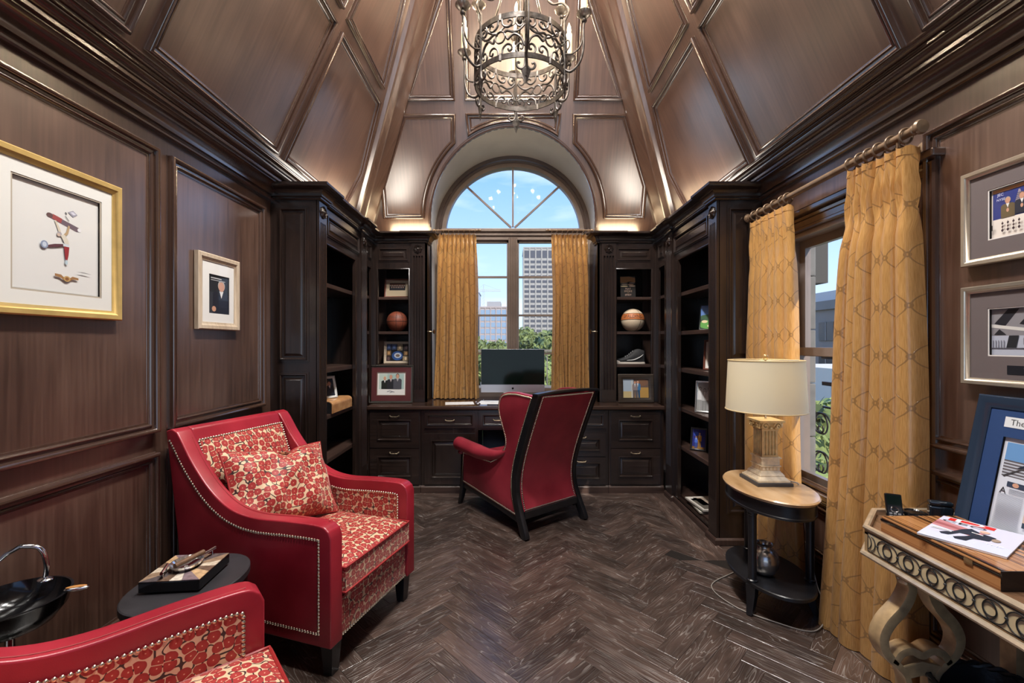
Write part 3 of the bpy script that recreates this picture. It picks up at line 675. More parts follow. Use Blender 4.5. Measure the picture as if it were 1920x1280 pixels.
# ================================================================== BUILT-IN JOINERY
CORN = [(0, 2.440), (.010, 2.440), (.016, 2.447), (.016, 2.456), (.024, 2.460)] + [(.026+.042*(1-math.cos(t)), 2.462+.045*math.sin(t)) for t in [PI/2*i/5 for i in range(6)]] + [(.074, 2.512), (.084, 2.516), (.090, 2.524), (.090, 2.540), (0, 2.540)]
def fluted(par, mp, u0, u1, z0, z1, zf0, zf1, out=.018, rosette=True, nfl=4):
    """pilaster: plain ends, fluted shaft, carved rosette near the top"""
    mg = .016; w = (u1-u0-2*mg)/nfl; pts = [(u0, -.005), (u0, out)]
    for k in range(nfl):
        a = u0+mg+k*w
        pts += [(a+w*.16, out)] + [(a+w*(.5-.34*math.cos(PI*i/6)), out-.016*math.sin(PI*i/6)) for i in range(1, 6)] + [(a+w*.84, out)]
    pts += [(u1, out), (u1, -.005)]
    mb = MB().loft([[mp(u, o, z) for u, o in pts] for z in (zf0, zf1)])
    for a, b in ((z0, zf0), (zf1, z1)):
        mb.loft([[mp(u, o, z) for u, o in ((u0, -.005), (u0, out), (u1, out), (u1, -.005))] for z in (a, b)])
    p = build(mb, 'pilaster', M_CAB, par, smooth=30, grain='z')
    if rosette:
        mb = MB(); cu, cz, r = (u0+u1)/2, zf1+(z1-zf1)*.52, min(.042, (u1-u0)*.36); n = 32
        prof = ((1.0, 0), (1.0, .008), (.86, .013), (.74, .008), (.55, .016), (.36, .009), (.25, .018), (0.01, .022))
        mb.loft([[mp(cu+r*q*(1+.10*math.cos(8*2*PI*k/n)*(q > .5))*math.cos(2*PI*k/n), out+h, cz+r*q*(1+.10*math.cos(8*2*PI*k/n)*(q > .5))*math.sin(2*PI*k/n)) for k in range(n)] for q, h in prof])
        build(mb, 'rosette', M_CAB, p, smooth=50)
    return p
def boxm(mb, mp, u0, u1, o0, o1, z0, z1):
    return mb.loft([[mp(u, o, z) for u, o in ((u0, o0), (u1, o0), (u1, o1), (u0, o1))] for z in (z0, z1)])
def raised(par, mp, name, u0, u1, z0, z1, m=.05, th=.016, mat=M_CAB, field=True):
    """a slab with applied moulding and a raised centre field"""
    pr = [(0, -.002), (0, th), (m, th), (m+.002, th+.008), (m+.010, th+.009), (m+.016, th+.001), (m+.018, th-.008), (m+.024, th-.008), (m+.044, th+.001), (m+.047, th+.003)] if field else \
         [(0, -.002), (0, th), (m, th), (m+.004, th+.006), (m+.010, th+.005), (m+.016, th-.004), (m+.020, th-.006)]
    xf = lambda u, v, h: mp(u, h, v)
    mb = MB().frame(rect(u0, u1, z0, z1), pr, xf)
    d, h = pr[-1]; q = inset(rect(u0, u1, z0, z1), d)
    mb.add([xf(u, v, h) for u, v in q], [(0, 1, 2, 3)])
    return build(mb, name, mat, par, smooth=25, grain='z' if (z1-z0) > (u1-u0) else None)
def pull(par, mp, u, z, w=.085, o=.02):
    pts = spline([Vector(mp(u-w/2, o, z)), Vector(mp(u-w/2, o+.016, z+.002)), Vector(mp(u-w*.3, o+.024, z-.004)), Vector(mp(u+w*.3, o+.024, z-.004)), Vector(mp(u+w/2, o+.016, z+.002)), Vector(mp(u+w/2, o, z))], 4)
    mb = MB().tube(pts, .0042, 6)
    for s in (-1, 1): mb.ball(mp(u+s*w/2, o+.001, z), .008, 8, 6)
    build(mb, 'pull', M_BRASSD, par, smooth=50)

SH_L = (1.887, 1.236, .877, .54); SH_R = (1.878, 1.535, 1.207, .86, .523)
def side_bookcase(sgn, label):
    xw, xf_ = (XL, XBL) if sgn > 0 else (XR, XBR)
    t = thing('bookcase', label, 'bookcase', (xf_, 3.63, 0), group='tall fitted bookcases')
    mp = lambda u, o, z: (xf_+sgn*o, u, z)
    mpn = lambda u, o, z: (u, YC-o, z)                 # near end face
    # carcase
    w0, w1_ = sorted((xw+sgn*.002, xf_))
    build(MB().box(w0, w1_, YC, YC+.022, 0, 2.45), 'side_panel', M_CAB, t, grain='z')
    e0, e1 = sorted((xw+sgn*.055, xf_-sgn*.055))
    raised(t, mpn, 'end_panel', e0, e1, 1.295, 2.394, .012, .006); raised(t, mpn, 'end_panel', e0, e1, .22, 1.224, .012, .006)
    build(MB().box(w0, w1_, 4.13, 4.15, 0, 2.45), 'side_panel', M_CAB, t, grain='z')
    b0, b1 = sorted((xw+sgn*.004, xw+sgn*.018)); build(MB().box(b0, b1, YC+.022, 4.13, .05, 2.45), 'back_panel', M_CAB, t, grain='z')
    p0, p1 = sorted((xf_-sgn*.004, xf_-sgn*.024))
    mb = MB().box(p0, p1, YC+.02, 3.25, 0, 2.45).box(p0, p1, 3.878, 4.146, 0, 2.45).box(p0, p1, 3.25, 3.878, 2.16, 2.45).box(p0, p1, 3.25, 3.878, 0, .075)
    build(mb, 'face_frame', M_CAB, t, grain='z')
    bead = MB().frame(rect(3.25, 3.878, .075, 2.16), [(0, 0), (0, .006), (-.006, .009), (-.012, .006), (-.012, 0)], lambda u, v, h: (xf_+sgn*(h-.004), u, v)); build(bead, 'bead', M_CAB, t, smooth=40)
    raised(t, mp, 'frieze_panel', 3.27, 3.975, 2.225, 2.39, .010, .004)
    fluted(t, mp, YC, 3.242, 0, 2.44, .30, 2.29); fluted(t, mp, 3.99, 4.146, 0, 2.44, .30, 2.29)
    # mitred return of the near pilaster edge
    s0, s1 = sorted((xw+sgn*.02, xf_-sgn*.03))
    for z in (SH_L if sgn > 0 else SH_R): build(MB().box(s0, s1, YC+.024, 4.128, z-.034, z), 'shelf', M_SHELF, t, bev=.004, grain='y')
    build(MB().box(s0, s1, YC+.024, 4.128, .05, .088), 'shelf', M_SHELF, t, grain='y')
    path = [(xw, YC), (xf_+sgn*.02, YC), (xf_+sgn*.02, 3.25), (xf_, 3.25), (xf_, 3.985), (xf_+sgn*.02, 3.985), (xf_+sgn*.02, 4.15)]
    if sgn > 0: path = path[::-1]
    mb = MB().run(path, CORN); build(mb, 'cornice', M_CAB, t, smooth=35)
    w2_, w3_ = sorted((xw, xf_+sgn*.02)); build(MB().box(w2_, w3_, YC, 4.15, 2.45, 2.538), 'top_board', M_CAB, t)
    bs = [(0, 0), (.014, 0), (.014, .035), (.006, .045), (0, .048)]
    build(MB().run(path, bs), 'base_moulding', M_SHELF, t, smooth=30)
    return t
side_bookcase(1, 'tall dark bookcase with fluted pilasters beside the picture wall, mostly bare shelves')
side_bookcase(-1, 'tall dark bookcase with fluted pilasters beside the sash window, photo frames on its shelves')

YH = 4.45
SH_B = (1.90, 1.549, 1.215)
def hutch(sgn, xi, pil, op, xo, label):
    """upper cabinet on the desk: narrow return shelves in the corner, open shelves, fluted pilaster next to the window"""
    t = thing('desk_hutch', label, 'hutch', ((xi+xo)/2, 4.7, .834), group='shelf hutches on the desk')
    xw = XL if sgn > 0 else XR
    mp = lambda u, o, z: (u, YH-o, z)
    lo, hi = min(xi, xo), max(xi, xo); z0 = .836
    a, b = min(op), max(op)
    mb = MB().box(lo, a, YH, YH+.022, z0, 2.45).box(b, hi, YH, YH+.022, z0, 2.45).box(a, b, YH, YH+.022, 2.175, 2.45)
    build(mb, 'face_frame', M_CAB, t, grain='z')
    build(MB().frame(rect(a, b, z0+.01, 2.175), [(0, 0), (0, .006), (-.005, .009), (-.011, .006), (-.011, 0)], lambda u, v, h: (u, YH-h, v)), 'bead', M_CAB, t, smooth=40)
    build(MB().box(lo, hi, 4.905, 4.92, z0, 2.45), 'back_panel', M_CAB, t, grain='z')
    i0, i1 = sorted((xi, xi-sgn*.018)); build(MB().box(i0, i1, YH, 4.92, z0, 2.45), 'side_panel', M_CAB, t, grain='z')
    for z in SH_B: build(MB().box(a-.01, b+.01, YH+.024, 4.904, z-.028, z), 'shelf', M_SHELF, t, bev=.003, grain='x')
    raised(t, mp, 'frieze_panel', a-.005, b+.005, 2.25, 2.40, .012, .004)
    fluted(t, mp, min(pil), max(pil), z0, 2.44, .96, 2.31)
    # corner return facing across the room
    mq = lambda u, o, z: (xo+sgn*o, u, z)
    p0, p1 = sorted((xo, xo-sgn*.02))
    mb = MB().box(p0, p1, 4.152, 4.20, z0, 2.45).box(p0, p1, 4.37, YH, z0, 2.45).box(p0, p1, 4.20, 4.37, 2.175, 2.45)
    build(mb, 'return_frame', M_CAB, t, grain='z')
    raised(t, mq, 'frieze_panel', 4.205, 4.365, 2.25, 2.40, .010, .004)
    s0, s1 = sorted((xo-sgn*.022, xw+sgn*.02))
    for z in SH_B: build(MB().box(s0, s1, 4.155, YH-.005, z-.028, z), 'return_shelf', M_SHELF, t, grain='y')
    b0, b1 = sorted((xw+sgn*.004, xw+sgn*.018)); build(MB().box(b0, b1, 4.155, YH+.3, z0, 2.45), 'return_back', M_CAB, t, grain='z')
    pm, pM = min(pil)-.004, max(pil)+.004
    path = [(xo, 4.152), (xo, YH)]
    path += [(pm, YH), (pm, YH-.02), (pM, YH-.02), (pM, YH), (xi, YH), (xi, 4.59)] if sgn > 0 else [(pM, YH), (pM, YH-.02), (pm, YH-.02), (pm, YH), (xi, YH), (xi, 4.59)]
    if sgn > 0: path = path[::-1]
    build(MB().run(path, CORN), 'cornice', M_CAB, t, smooth=35)
    w0, w1_ = sorted((xw, xi)); build(MB().box(w0, w1_, YH, 4.9, 2.45, 2.536).box(*sorted((xw, xo)), 4.152, YH, 2.45, 2.536), 'top_board', M_CAB, t)
hutch(1, -.86, (-1.016, -.878), (-1.354, -1.046), -1.40, 'dark shelf hutch on the desk holding the brown basketball')
hutch(-1, .868, (.902, 1.050), (1.057, 1.408), 1.455, 'dark shelf hutch on the desk holding the orange and cream basketball')

# ---- desk: base cabinets and worktop
YD = 4.205
mpd = lambda u, o, z: (u, YD-o, z)
def cabinet(name, x0, x1, label, fronts):
    t = thing(name, label, 'cabinet', ((x0+x1)/2, YD+.3, 0), group='desk base cabinets')
    build(MB().box(x0, x1, YD, 4.9, .055, .788), 'carcase', M_CAB, t, grain='z')
    build(MB().run([(x1, YD), (x0, YD)], [(0, 0), (.014, 0), (.014, .055), (.006, .068), (0, .072)]), 'base_moulding', M_SHELF, t, smooth=30)
    for kind, u0, u1, z0, z1, m in fronts:
        f = raised(t, mpd, 'door' if kind == 'door' else 'drawer', u0, u1, z0, z1, m, field=m > .03)
        if kind == 'door':
            mb = MB(); mb.lathe([(.006, 0), (.006, .012), (.014, .018), (.014, .024), (.004, .028)], n=12)
            mb.v = [(u1-.03+v[0], YD-.016-v[2], z1-.10+v[1]) for v in mb.v]; build(mb, 'knob', M_BRASSD, f, smooth=50)
        elif kind == 'bail': pull(f, mpd, (u0+u1)/2, z1-.036, o=.016)
        else: pull(f, mpd, (u0+u1)/2, (z0+z1)/2, o=.012)
cabinet('file_cabinet', -1.378, -.872, 'dark file-drawer cabinet below the framed trio photo', [('bail', -1.354, -.886, .432, .772, .07), ('bail', -1.354, -.886, .085, .424, .07)])
cabinet('door_cabinet', -.868, -.325, 'dark desk cabinet with a shallow drawer above a panelled door', [('mid', -.832, -.352, .622, .772, .022), ('door', -.832, -.352, .085, .568, .06)])
cabinet('drawer_cabinet', .405, .918, 'dark desk cabinet of three stacked drawers behind the wing chair', [('mid', .43, .892, .622, .772, .022), ('bail', .43, .892, .352, .572, .05), ('bail', .43, .892, .085, .344, .05)])
cabinet('file_cabinet', .922, 1.448, 'dark file-drawer cabinet below the photo of two people', [('bail', .942, 1.412, .432, .772, .07), ('bail', .942, 1.412, .085, .424, .07)])
t = thing('desk_apron', 'dark apron with pencil drawers over the knee space of the desk', 'drawer unit', (.04, YD+.02, .60))
build(MB().box(-.323, .403, YD, YD+.05, .60, .788), 'rail', M_CAB, t)
for a, b in ((-.30, .03), (.05, .38)):
    f = raised(t, mpd, 'drawer', a, b, .622, .772, .022, field=False); pull(f, mpd, (a+b)/2, .70, o=.012)
mb = MB().prism([(-1.378, 4.168), (1.448, 4.168), (1.448, 4.93), (-1.378, 4.93)], 'z', .796, .834)
M_TOP = wood('polished_desk_top', (.028, .015, .011), (.048, .027, .020), (.07, .04, .03), rough=.16, across=50)
o = build(mb, 'worktop', M_TOP, bev=.012, seg=3, grain='x'); tag(o, 'long polished dark wood worktop running under the arched window', 'desk')
o = build(MB().box(-.323, .403, 4.86, 4.90, .0, .79), 'modesty_panel', M_CAB, grain='x'); tag(o, 'dark panel at the back of the desk knee space', 'panel')
# warm strips hidden on top of the cabinets wash the vault
def cove(loc, sx, sy, power, label):
    t = thing('cove_light', label, 'light strip', loc, group='light strips on the cabinet tops')
    build(MB().cbox((loc[0], loc[1], loc[2]+.008), (sx, sy, .014)), 'channel', plain('strip_channel', (.6, .6, .6), .4), t)
    build(MB().cbox((loc[0], loc[1], loc[2]+.0155), (sx-.01, sy-.006, .001)), 'diffuser', emit('strip_glow', (1, .80, .55), 3), t)
    light('cove_lamp', 'AREA', (0, 0, .03), power, (1, .76, .46) if sx > sy else (1, .90, .78), max(sx, .16 if sx > sy else .26), max(sy, .16), (PI, 0, 0), t)
COVE = 4
cove((-1.10, 4.55, 2.541), .42, .03, COVE*.5, 'warm light strip lying on the hutch above the brown basketball')
cove((1.15, 4.55, 2.541), .42, .03, COVE*.5, 'warm light strip lying on the hutch above the orange basketball')
cove((-1.345, 3.62, 2.541), .03, .8, COVE*1.2, 'warm light strip lying on the bookcase beside the picture wall')
cove((1.43, 3.62, 2.541), .03, .8, COVE*1.2, 'warm light strip lying on the bookcase beside the sash window')

# ================================================================== SEATING
def armchair():
    """club chair: swept leather arms, poppy velvet seat and back, nailhead borders. Front edge on local y=0, facing -y"""
    t = thing('armchair', 'x', 'armchair', local=True, group='red leather club chairs')
    top = spline([(0.012, .630), (.06, .652), (.22, .652), (.42, .645), (.56, .672), (.68, .745), (.79, .86), (.865, .965), (.893, 1.000)], 5)
    top = [(0, .14), (0, .60)] + [(p[0], p[1]) for p in [Vector((q[0], q[1])) for q in [(v.x, v.y) for v in top]]]
    outl = top + [(.925, 1.012), (.962, 1.0), (.93, .80), (.885, .5), (.85, .14)]
    for s in (-1, 1):
        a, b = sorted((s*.2665, s*.3415))
        arm = build(MB().prism(outl, 'x', a, b), 'arm', M_RED, t, bev=.014, seg=3, smooth=50)
        # outer side: nail border; inner side: velvet inset with nails
        q = [p for p in inset(outl, .062)]
        path = q[1:-4]
        o_ = [(s*.3425, p[0], p[1]) for p in q[:-4]] + [(s*.3425, .855, .86)]
        o_ = [(s*.3425, .80, .195), (s*.3425, .062, .195)] + [(s*.3425, p[0], p[1]) for p in q[2:-5]]
        build(MB().nails(o_, .0068, (s, 0, 0), .0145), 'nailhead_trim', M_NAIL, arm, smooth=60, kind='stuff')
        ip = [(.060, .40), (.060, .585)] + [(p[0], p[1]-.062) for p in [tuple(v) for v in top[4:] if .08 < v[0] < .66]] + [(.66, .40)]
        pa, pb = sorted((s*.2655, s*.2615))
        build(MB().prism(ip, 'x', pa, pb), 'inner_arm_panel', M_POPPY, arm, grain='z')
        build(MB().nails([(s*.2612, p[0], p[1]) for p in ip[:-1]], .0068, (-s, 0, 0), .0145), 'nailhead_trim', M_NAIL, arm, smooth=60, kind='stuff')
        # stitched seam on the arm top
        st = [(s*.285, p[0], p[1]+.0012) for p in [(v.x, v.y) for v in spline([(.05, .651), (.22, .652), (.42, .645), (.56, .672), (.68, .745), (.79, .86), (.865, .965)], 6)]]
        build(MB().tube(st, .0016, 4), 'seam', plain('red_thread', (.34, .03, .03), .6), arm)
    bk = [(.845, .14), (.885, .5), (.93, .80), (.962, 1.0), (.925, 1.013), (.893, 1.003), (.80, .78), (.70, .50), (.66, .36), (.66, .14)]
    back = build(MB().prism(bk, 'x', -.268, .268), 'backrest', M_RED, t, bev=.012, seg=3, smooth=50)
    def bp(u, w, h=0):                                  # point on the inside of the back
        y, z = .70+(.882-.70)*w, .50+(.975-.50)*w
        return (u, y-.928*h, z+.36*h+ -.0*u)
    def infn(a, b): u = -.252+.504*a; w = -.10+1.03*b; return bp(u, w, .010+.028*math.sin(PI*a)**.5*math.sin(PI*min(1, max(0, b)))**.5)
    build(MB().grid(infn, 16, 12, lambda a, b: (a*.504, b*.50)), 'back_panel', M_POPPY, back, smooth=60)
    ring = [bp(-.255, 0, .011), bp(-.255, .93, .011), bp(.255, .93, .011), bp(.255, 0, .011)]
    build(MB().nails(ring, .0068, (0, -.93, .36), .0145), 'nailhead_trim', M_NAIL, back, smooth=60, kind='stuff')
    # seat base and cushion
    base = build(MB().box(-.267, .267, .012, .68, .142, .315), 'seat_base', M_POPPY, t, bev=.008, smooth=50)
    build(MB().nails([(-.262, .011, .152), (.262, .011, .152)], .0068, (0, -1, 0), .0145), 'nailhead_trim', M_NAIL, base, smooth=60, kind='stuff')
    def cu(a, b, sg):
        x = -.262+.524*a; y = -.012+.695*b
        e = min(1, 1-(abs(2*a-1))**6)*min(1, 1-(abs(2*b-1))**6)
        return (x, y, .395+sg*(.052+.028*e**.6+.010*math.sin(PI*a)*math.sin(PI*b)))
    mb = MB().grid(lambda a, b: cu(a, b, 1), 22, 24, lambda a, b: (a*.524, b*.695)); mb.grid(lambda a, b: cu(a, b, -1), 22, 24, lambda a, b: (a*.524, b*.695+1))
    edge = [(a, 0) for a in np.linspace(0, 1, 23)]+[(1, b) for b in np.linspace(0, 1, 25)[1:]]+[(a, 1) for a in np.linspace(1, 0, 23)[1:]]+[(0, b) for b in np.linspace(1, 0, 25)[1:]]
    n = len(edge); L = 0; vs = []; uv = []
    for i, (a, b) in enumerate(edge):
        p, q = cu(a, b, 1), cu(a, b, -1)
        if i: L += (Vector(p)-Vector(vs[-2])).length
        vs += [p, q]; uv += [(L+.3, .12), (L+.3, 0)]
    mb.add(vs, [(2*i, 2*i+2, 2*i+3, 2*i+1) for i in range(n-1)], uv)
    cush = build(mb, 'seat_cushion', M_POPPY, t, smooth=45)
    for sg in (1, -1): build(MB().tube([Vector(cu(a, b, sg))+Vector((0, 0, sg*.002)) for a, b in edge[:-1]], .0055, 6, closed=True), 'piping', plain('red_piping', (.32, .02, .02), .5), cush, smooth=50)
    for x in (-.285, .285):
        for y in (.045, .80):
            mb = MB().loft([[(x+dx*w, y+dy*w+k, z) for dx, dy in ((-1, -1), (1, -1), (1, 1), (-1, 1))] for z, w, k in ((0, .021, .0 if y < .4 else .03), (.145, .031, 0))])
            build(mb, 'leg', M_EBONY, t)
    return t
ac = armchair()
ac.location = (-.655, 2.165, 0); ac.rotation_euler = (0, 0, math.radians(72.5))
ac['label'] = 'red leather armchair with poppy velvet seat and scatter cushion, facing the room'
ac2 = copy_tree(ac, None, 'red leather armchair cut off by the picture corner, nearest the viewer')
ac2.location = (-.613, 1.208, 0); ac2.rotation_euler = (0, 0, math.radians(131.7))

def pillow(w, h, th):
    mb = MB()
    def s(a, b, sg):
        u, v = 2*a-1, 2*b-1
        k = max(0, 1-abs(u)**2.6)**.55*max(0, 1-abs(v)**2.6)**.55
        pin = 1-.07*(1-abs(v)**2)*abs(u)**3; pin2 = 1-.10*(1-abs(u)**2)*abs(v)**3
        f = .012*math.sin(9*u+4*v)*k+.010*math.sin(5*v-7*u+1)*k - .05*math.exp(-((u-.12)/.16)**2)*max(0, v-.1)*(1 if sg > 0 else .3)
        return (u*w/2*pin, sg*(th/2*k+.003)+f*(1 if sg > 0 else -1), v*h/2*pin2 - .035*math.exp(-((u-.15)/.22)**2)*max(0, v)**2)
    mb.grid(lambda a, b: s(a, b, -1), 26, 20, lambda a, b: (a*w, b*h)); mb.grid(lambda a, b: s(a, b, 1), 26, 20, lambda a, b: (a*w+.5, b*h+.4))
    return mb, [s(a, b, 1) for a, b in [(x/24, 0) for x in range(24)]+[(1, x/18) for x in range(18)]+[(1-x/24, 1) for x in range(24)]+[(0, 1-x/18) for x in range(18)]]
mb, edge = pillow(.55, .42, .17)
pt = thing('scatter_cushion', 'rectangular poppy velvet cushion slumped in the red armchair', 'cushion', local=True)
o = build(mb, 'cushion_cover', M_POPPY, pt, smooth=70)
build(MB().tube([(e_[0], 0, e_[2]) for e_ in edge], .005, 6, closed=True), 'piping', plain('red_piping', (.32, .02, .02), .5), pt, smooth=50)
Rz = Matrix.Rotation(math.radians(72.5), 4, 'Z')
pt.matrix_world = Matrix.Translation((-.655, 2.165, 0)) @ Rz @ Matrix.Translation((-.02, .575, .685)) @ Matrix.Rotation(math.radians(-12), 4, 'Z') @ Matrix.Rotation(math.radians(-31), 4, 'X') @ Matrix.Rotation(math.radians(6), 4, 'Y')

# ---- wing chair at the desk, seen from behind. Local: rear feet on y=0, facing -y
def wing_chair():
    t = thing('wing_chair', 'high-backed burgundy leather wing chair with ebonised frame pulled up to the desk', 'chair', local=True)
    zs = [0, .08, .16, .26, .36, .48, .62, .78, .94, 1.06]; ys = [0.02, -.02, -.06, -.10, -.115, -.10, -.055, .01, .08, .135]
    def yr(z): return float(np.interp(z, zs, ys))
    SP = spline([(0, y, z) for y, z in zip(ys, zs)], 4)
    sy = lambda z: float(np.interp(z, [p.z for p in SP], [p.y for p in SP]))
    for s in (-1, 1):
        pth = [(s*(.298+.012*(1-min(1, p.z/.3))), p.y, p.z) for p in SP]
        build(MB().bar(pth, .040, [.052]+[.062]*(len(pth)-2)+[.05], (1, 0, 0)), 'rear_post', M_EBONY, t, bev=.006, smooth=40)
    ZZ = np.linspace(.185, 1.045, 26)
    def rear(a, b): z = .175+.88*b; x = -.275+.55*a; return (x, sy(z)+.024+.012*math.sin(PI*a)**.7*math.sin(PI*b)**.4, z)
    bkp = build(MB().grid(rear, 14, 28), 'outside_back', M_BURG, t, smooth=70)
    nl = [(-.262, sy(z)+.027, z) for z in ZZ]
    path = [(x, y, z) for x, y, z in nl]+[(.262, sy(z)+.027, z) for z in ZZ[::-1]]
    path = path[:len(ZZ)] + path[len(ZZ):]
    build(MB().nails(path, .0070, (0, 1, -.3), .0135).nails([(-.262, sy(.185)+.027, .185), (.262, sy(.185)+.027, .185)], .0070, (0, 1, -.3), .0135), 'nailhead_trim', M_NAIL, bkp, smooth=60, kind='stuff')
    def front(a, b): z = .40+.66*b; x = -.275+.55*a; return (x, sy(z)-.075-.035*math.sin(PI*a)*math.sin(PI*b)**.5, z)
    build(MB().grid(front, 12, 16), 'inside_back', M_BURG, t, smooth=70)
    cr_ = [(x, .137+.0*x, 1.062+.012*(1-(x/.3)**2)) for x in np.linspace(-.325, .325, 15)]
    build(MB().bar(cr_, .060, .022, (0, 1, 0)), 'crest_rail', M_EBONY, t, bev=.006, smooth=40)
    build(MB().bar([(-.275, sy(.15), .150), (.275, sy(.15), .150)], .05, .055, (0, 1, 0)), 'rear_rail', M_EBONY, t, bev=.005)
    for s in (-1, 1):
        rearb = [(-sy(z)+.022, z) for z in np.linspace(.135, 1.05, 14)]
        fr_ = [(.10, 1.062), (.21, 1.052), (.29, 1.02), (.325, .95), (.318, .87), (.272, .77), (.236, .69), (.245, .63), (.30, .575), (.42, .552), (.62, .545), (.80, .53), (.862, .50), (.872, .205), (.50, .172), (.09, .137)]
        fs = [(p.x, p.y) for p in spline([Vector((a, b)) for a, b in fr_[:9]], 3)]+fr_[9:]
        outl = rearb+fs
        poly = [(-a, z) for a, z in outl]
        a, b = sorted((s*.268, s*.312))
        w = build(MB().prism(poly, 'x', a, b), 'wing', M_BURG, t, bev=.010, seg=2, smooth=50)
        q = inset(poly, .016)
        low = [(s*.3135, p[0], p[1]) for p in q[:len(rearb)]]+[(s*.3135, p[0], p[1]) for p in q[len(rearb):len(rearb)+25]]
        bot = [(s*.3135, -.30, .535), (s*.3135, -.42, .475), (s*.3135, -.62, .470), (s*.3135, -.84, .47), (s*.3135, -.858, .222), (s*.3135, -.5, .188), (s*.3135, -.10, .152)]
        build(MB().nails(low, .0070, (s, 0, 0), .0135).nails(bot, .0070, (s, 0, 0), .0135), 'nailhead_trim', M_NAIL, w, smooth=60, kind='stuff')
        ar = spline([(s*.288, -.20, .612), (s*.312, -.33, .550), (s*.325, -.50, .530), (s*.330, -.68, .535), (s*.332, -.84, .545), (s*.332, -.885, .545)], 5)
        n_ = len(ar); build(MB().tube(ar, [.016+.042*min(1, i/(n_*.45)) for i in range(n_)], 16), 'arm', M_BURG, t, smooth=60)
        build(MB().ball((s*.332, -.886, .545), .056, 16, 8, (1, .25, 1)), 'arm_facing', M_BURG, t, smooth=60)
        build(MB().ball((s*.320, -.872, .468), .024, 12, 8, (1, 1.2, .8)), 'scroll', M_BURG, t, smooth=60)
        build(MB().bar([(s*.29, -.07, .115), (s*.29, -.35, .150), (s*.29, -.62, .172), (s*.29, -.87, .180)], .040, .045, (1, 0, 0)), 'side_rail', M_EBONY, t, bev=.004, smooth=40)
        lg = [(s*.295, -.86, .50), (s*.295, -.862, .30), (s*.295, -.865, .18), (s*.300, -.885, .08), (s*.306, -.91, 0)]
        build(MB().bar(lg, [.04, .042, .046, .038, .030], [.04, .042, .048, .038, .030], (1, 0, 0)), 'front_leg', M_EBONY, t, bev=.004, smooth=40)
    build(MB().bar([(-.28, -.872, .185), (.28, -.872, .185)], .04, .05, (0, 1, 0)), 'front_rail', M_EBONY, t, bev=.004)
    build(MB().box(-.266, .266, -.86, -.16, .20, .34), 'seat_base', M_BURG, t, bev=.01)
    build(MB().box(-.262, .262, -.845, -.19, .34, .47), 'seat_cushion', M_BURG, t, bev=.04, seg=4, smooth=60)
    return t
wc = wing_chair(); wc.location = (.334, 3.395, 0); wc.rotation_euler = (0, 0, math.radians(217.7))

# ================================================================== SMALL TABLES AND WHAT STANDS ON THEM
def oval(rx, ry, prof, n=48):
    mb = MB(); mb.loft([[((rx+d)*math.cos(2*PI*k/n), (ry+d)*math.sin(2*PI*k/n), z) for k in range(n)] for d, z in prof]); return mb
M_DTOP = plain('matt_charcoal_top', (.030, .028, .032), .42, var=.25, scale=9, bump=.05)
t = thing('drum_table', 'dark oval drum table between the two red armchairs', 'side table', (-1.255, 1.715, 0), math.radians(-12), local=True)
build(oval(.178, .228, [(-.004, .470), (0, .474), (0, .497), (-.004, .50)]), 'table_top', M_DTOP, t, smooth=35)
build(oval(.168, .218, [(0, .02), (0, .470)]), 'drum', M_EBONY, t, smooth=35)
build(oval(.160, .210, [(0, 0), (0, .02)]), 'plinth', M_EBONY, t, smooth=35)
# horn mosaic ashtray
t = thing('cigar_ashtray', 'square horn-mosaic ashtray with chrome rests on the drum table', 'ashtray', (-1.275, 1.725, .50), math.radians(6), local=True)
build(MB().box(-.105, .105, -.105, .105, .008, .046), 'block', M_BLACK, t, bev=.003)
cols = [(.62, .52, .40), (.30, .20, .13), (.10, .08, .08), (.48, .40, .42), (.70, .62, .52), (.22, .16, .18), (.55, .36, .20), (.16, .10, .07)]
for i in range(16):
    a0, a1 = 2*PI*i/16, 2*PI*(i+1)/16
    def sq(a): m_ = max(abs(math.cos(a)), abs(math.sin(a))); return (math.cos(a)/m_*.104, math.sin(a)/m_*.104)
    pp = [(.045*math.cos(a0), .045*math.sin(a0)), sq(a0), sq(a1), (.045*math.cos(a1), .045*math.sin(a1))]
    build(MB().prism(pp, 'z', .046, .0485), 'mosaic_wedge', plain('horn_%d' % (i % 8), cols[i % 8 if i % 3 else (i*5) % 8], .22, var=.3, scale=60), t)
build(MB().lathe([(.0, .049), (.040, .049), (.052, .062), (.055, .070), (.050, .071), (.042, .060), (.001, .054)], (0, .0, 0), 32, 1, 1.15), 'bowl', plain('cut_glass', (.75, .74, .72), .06, .9), t, smooth=40)
for sx in (-1, 1):
    r = build(MB().tube([(sx*.03, -.098 if sx < 0 else .03, .072), (sx*.05, -.03 if sx < 0 else .104, .074)], .006, 8), 'cigar_rest', M_CHROME, t, smooth=50)
    for k in (.25, .8):
        y = (-.098+.068*k) if sx < 0 else (.03+.074*k); build(MB().tube([(sx*(.03+.02*k), y, .046), (sx*(.03+.02*k), y, .072)], .0022, 6), 'post', M_CHROME, r)
build(MB().tube([(-.01, -.055, .078), (.035, .05, .082)], .0095, 10), 'cigar', plain('cigar_leaf', (.16, .08, .04), .6, var=.3, scale=60), t, smooth=50)
for sx in (-.085, .085):
    for sy in (-.085, .085): build(MB().ball((sx, sy, .005), .005, 8, 6), 'foot', M_CHROME, t, smooth=60)
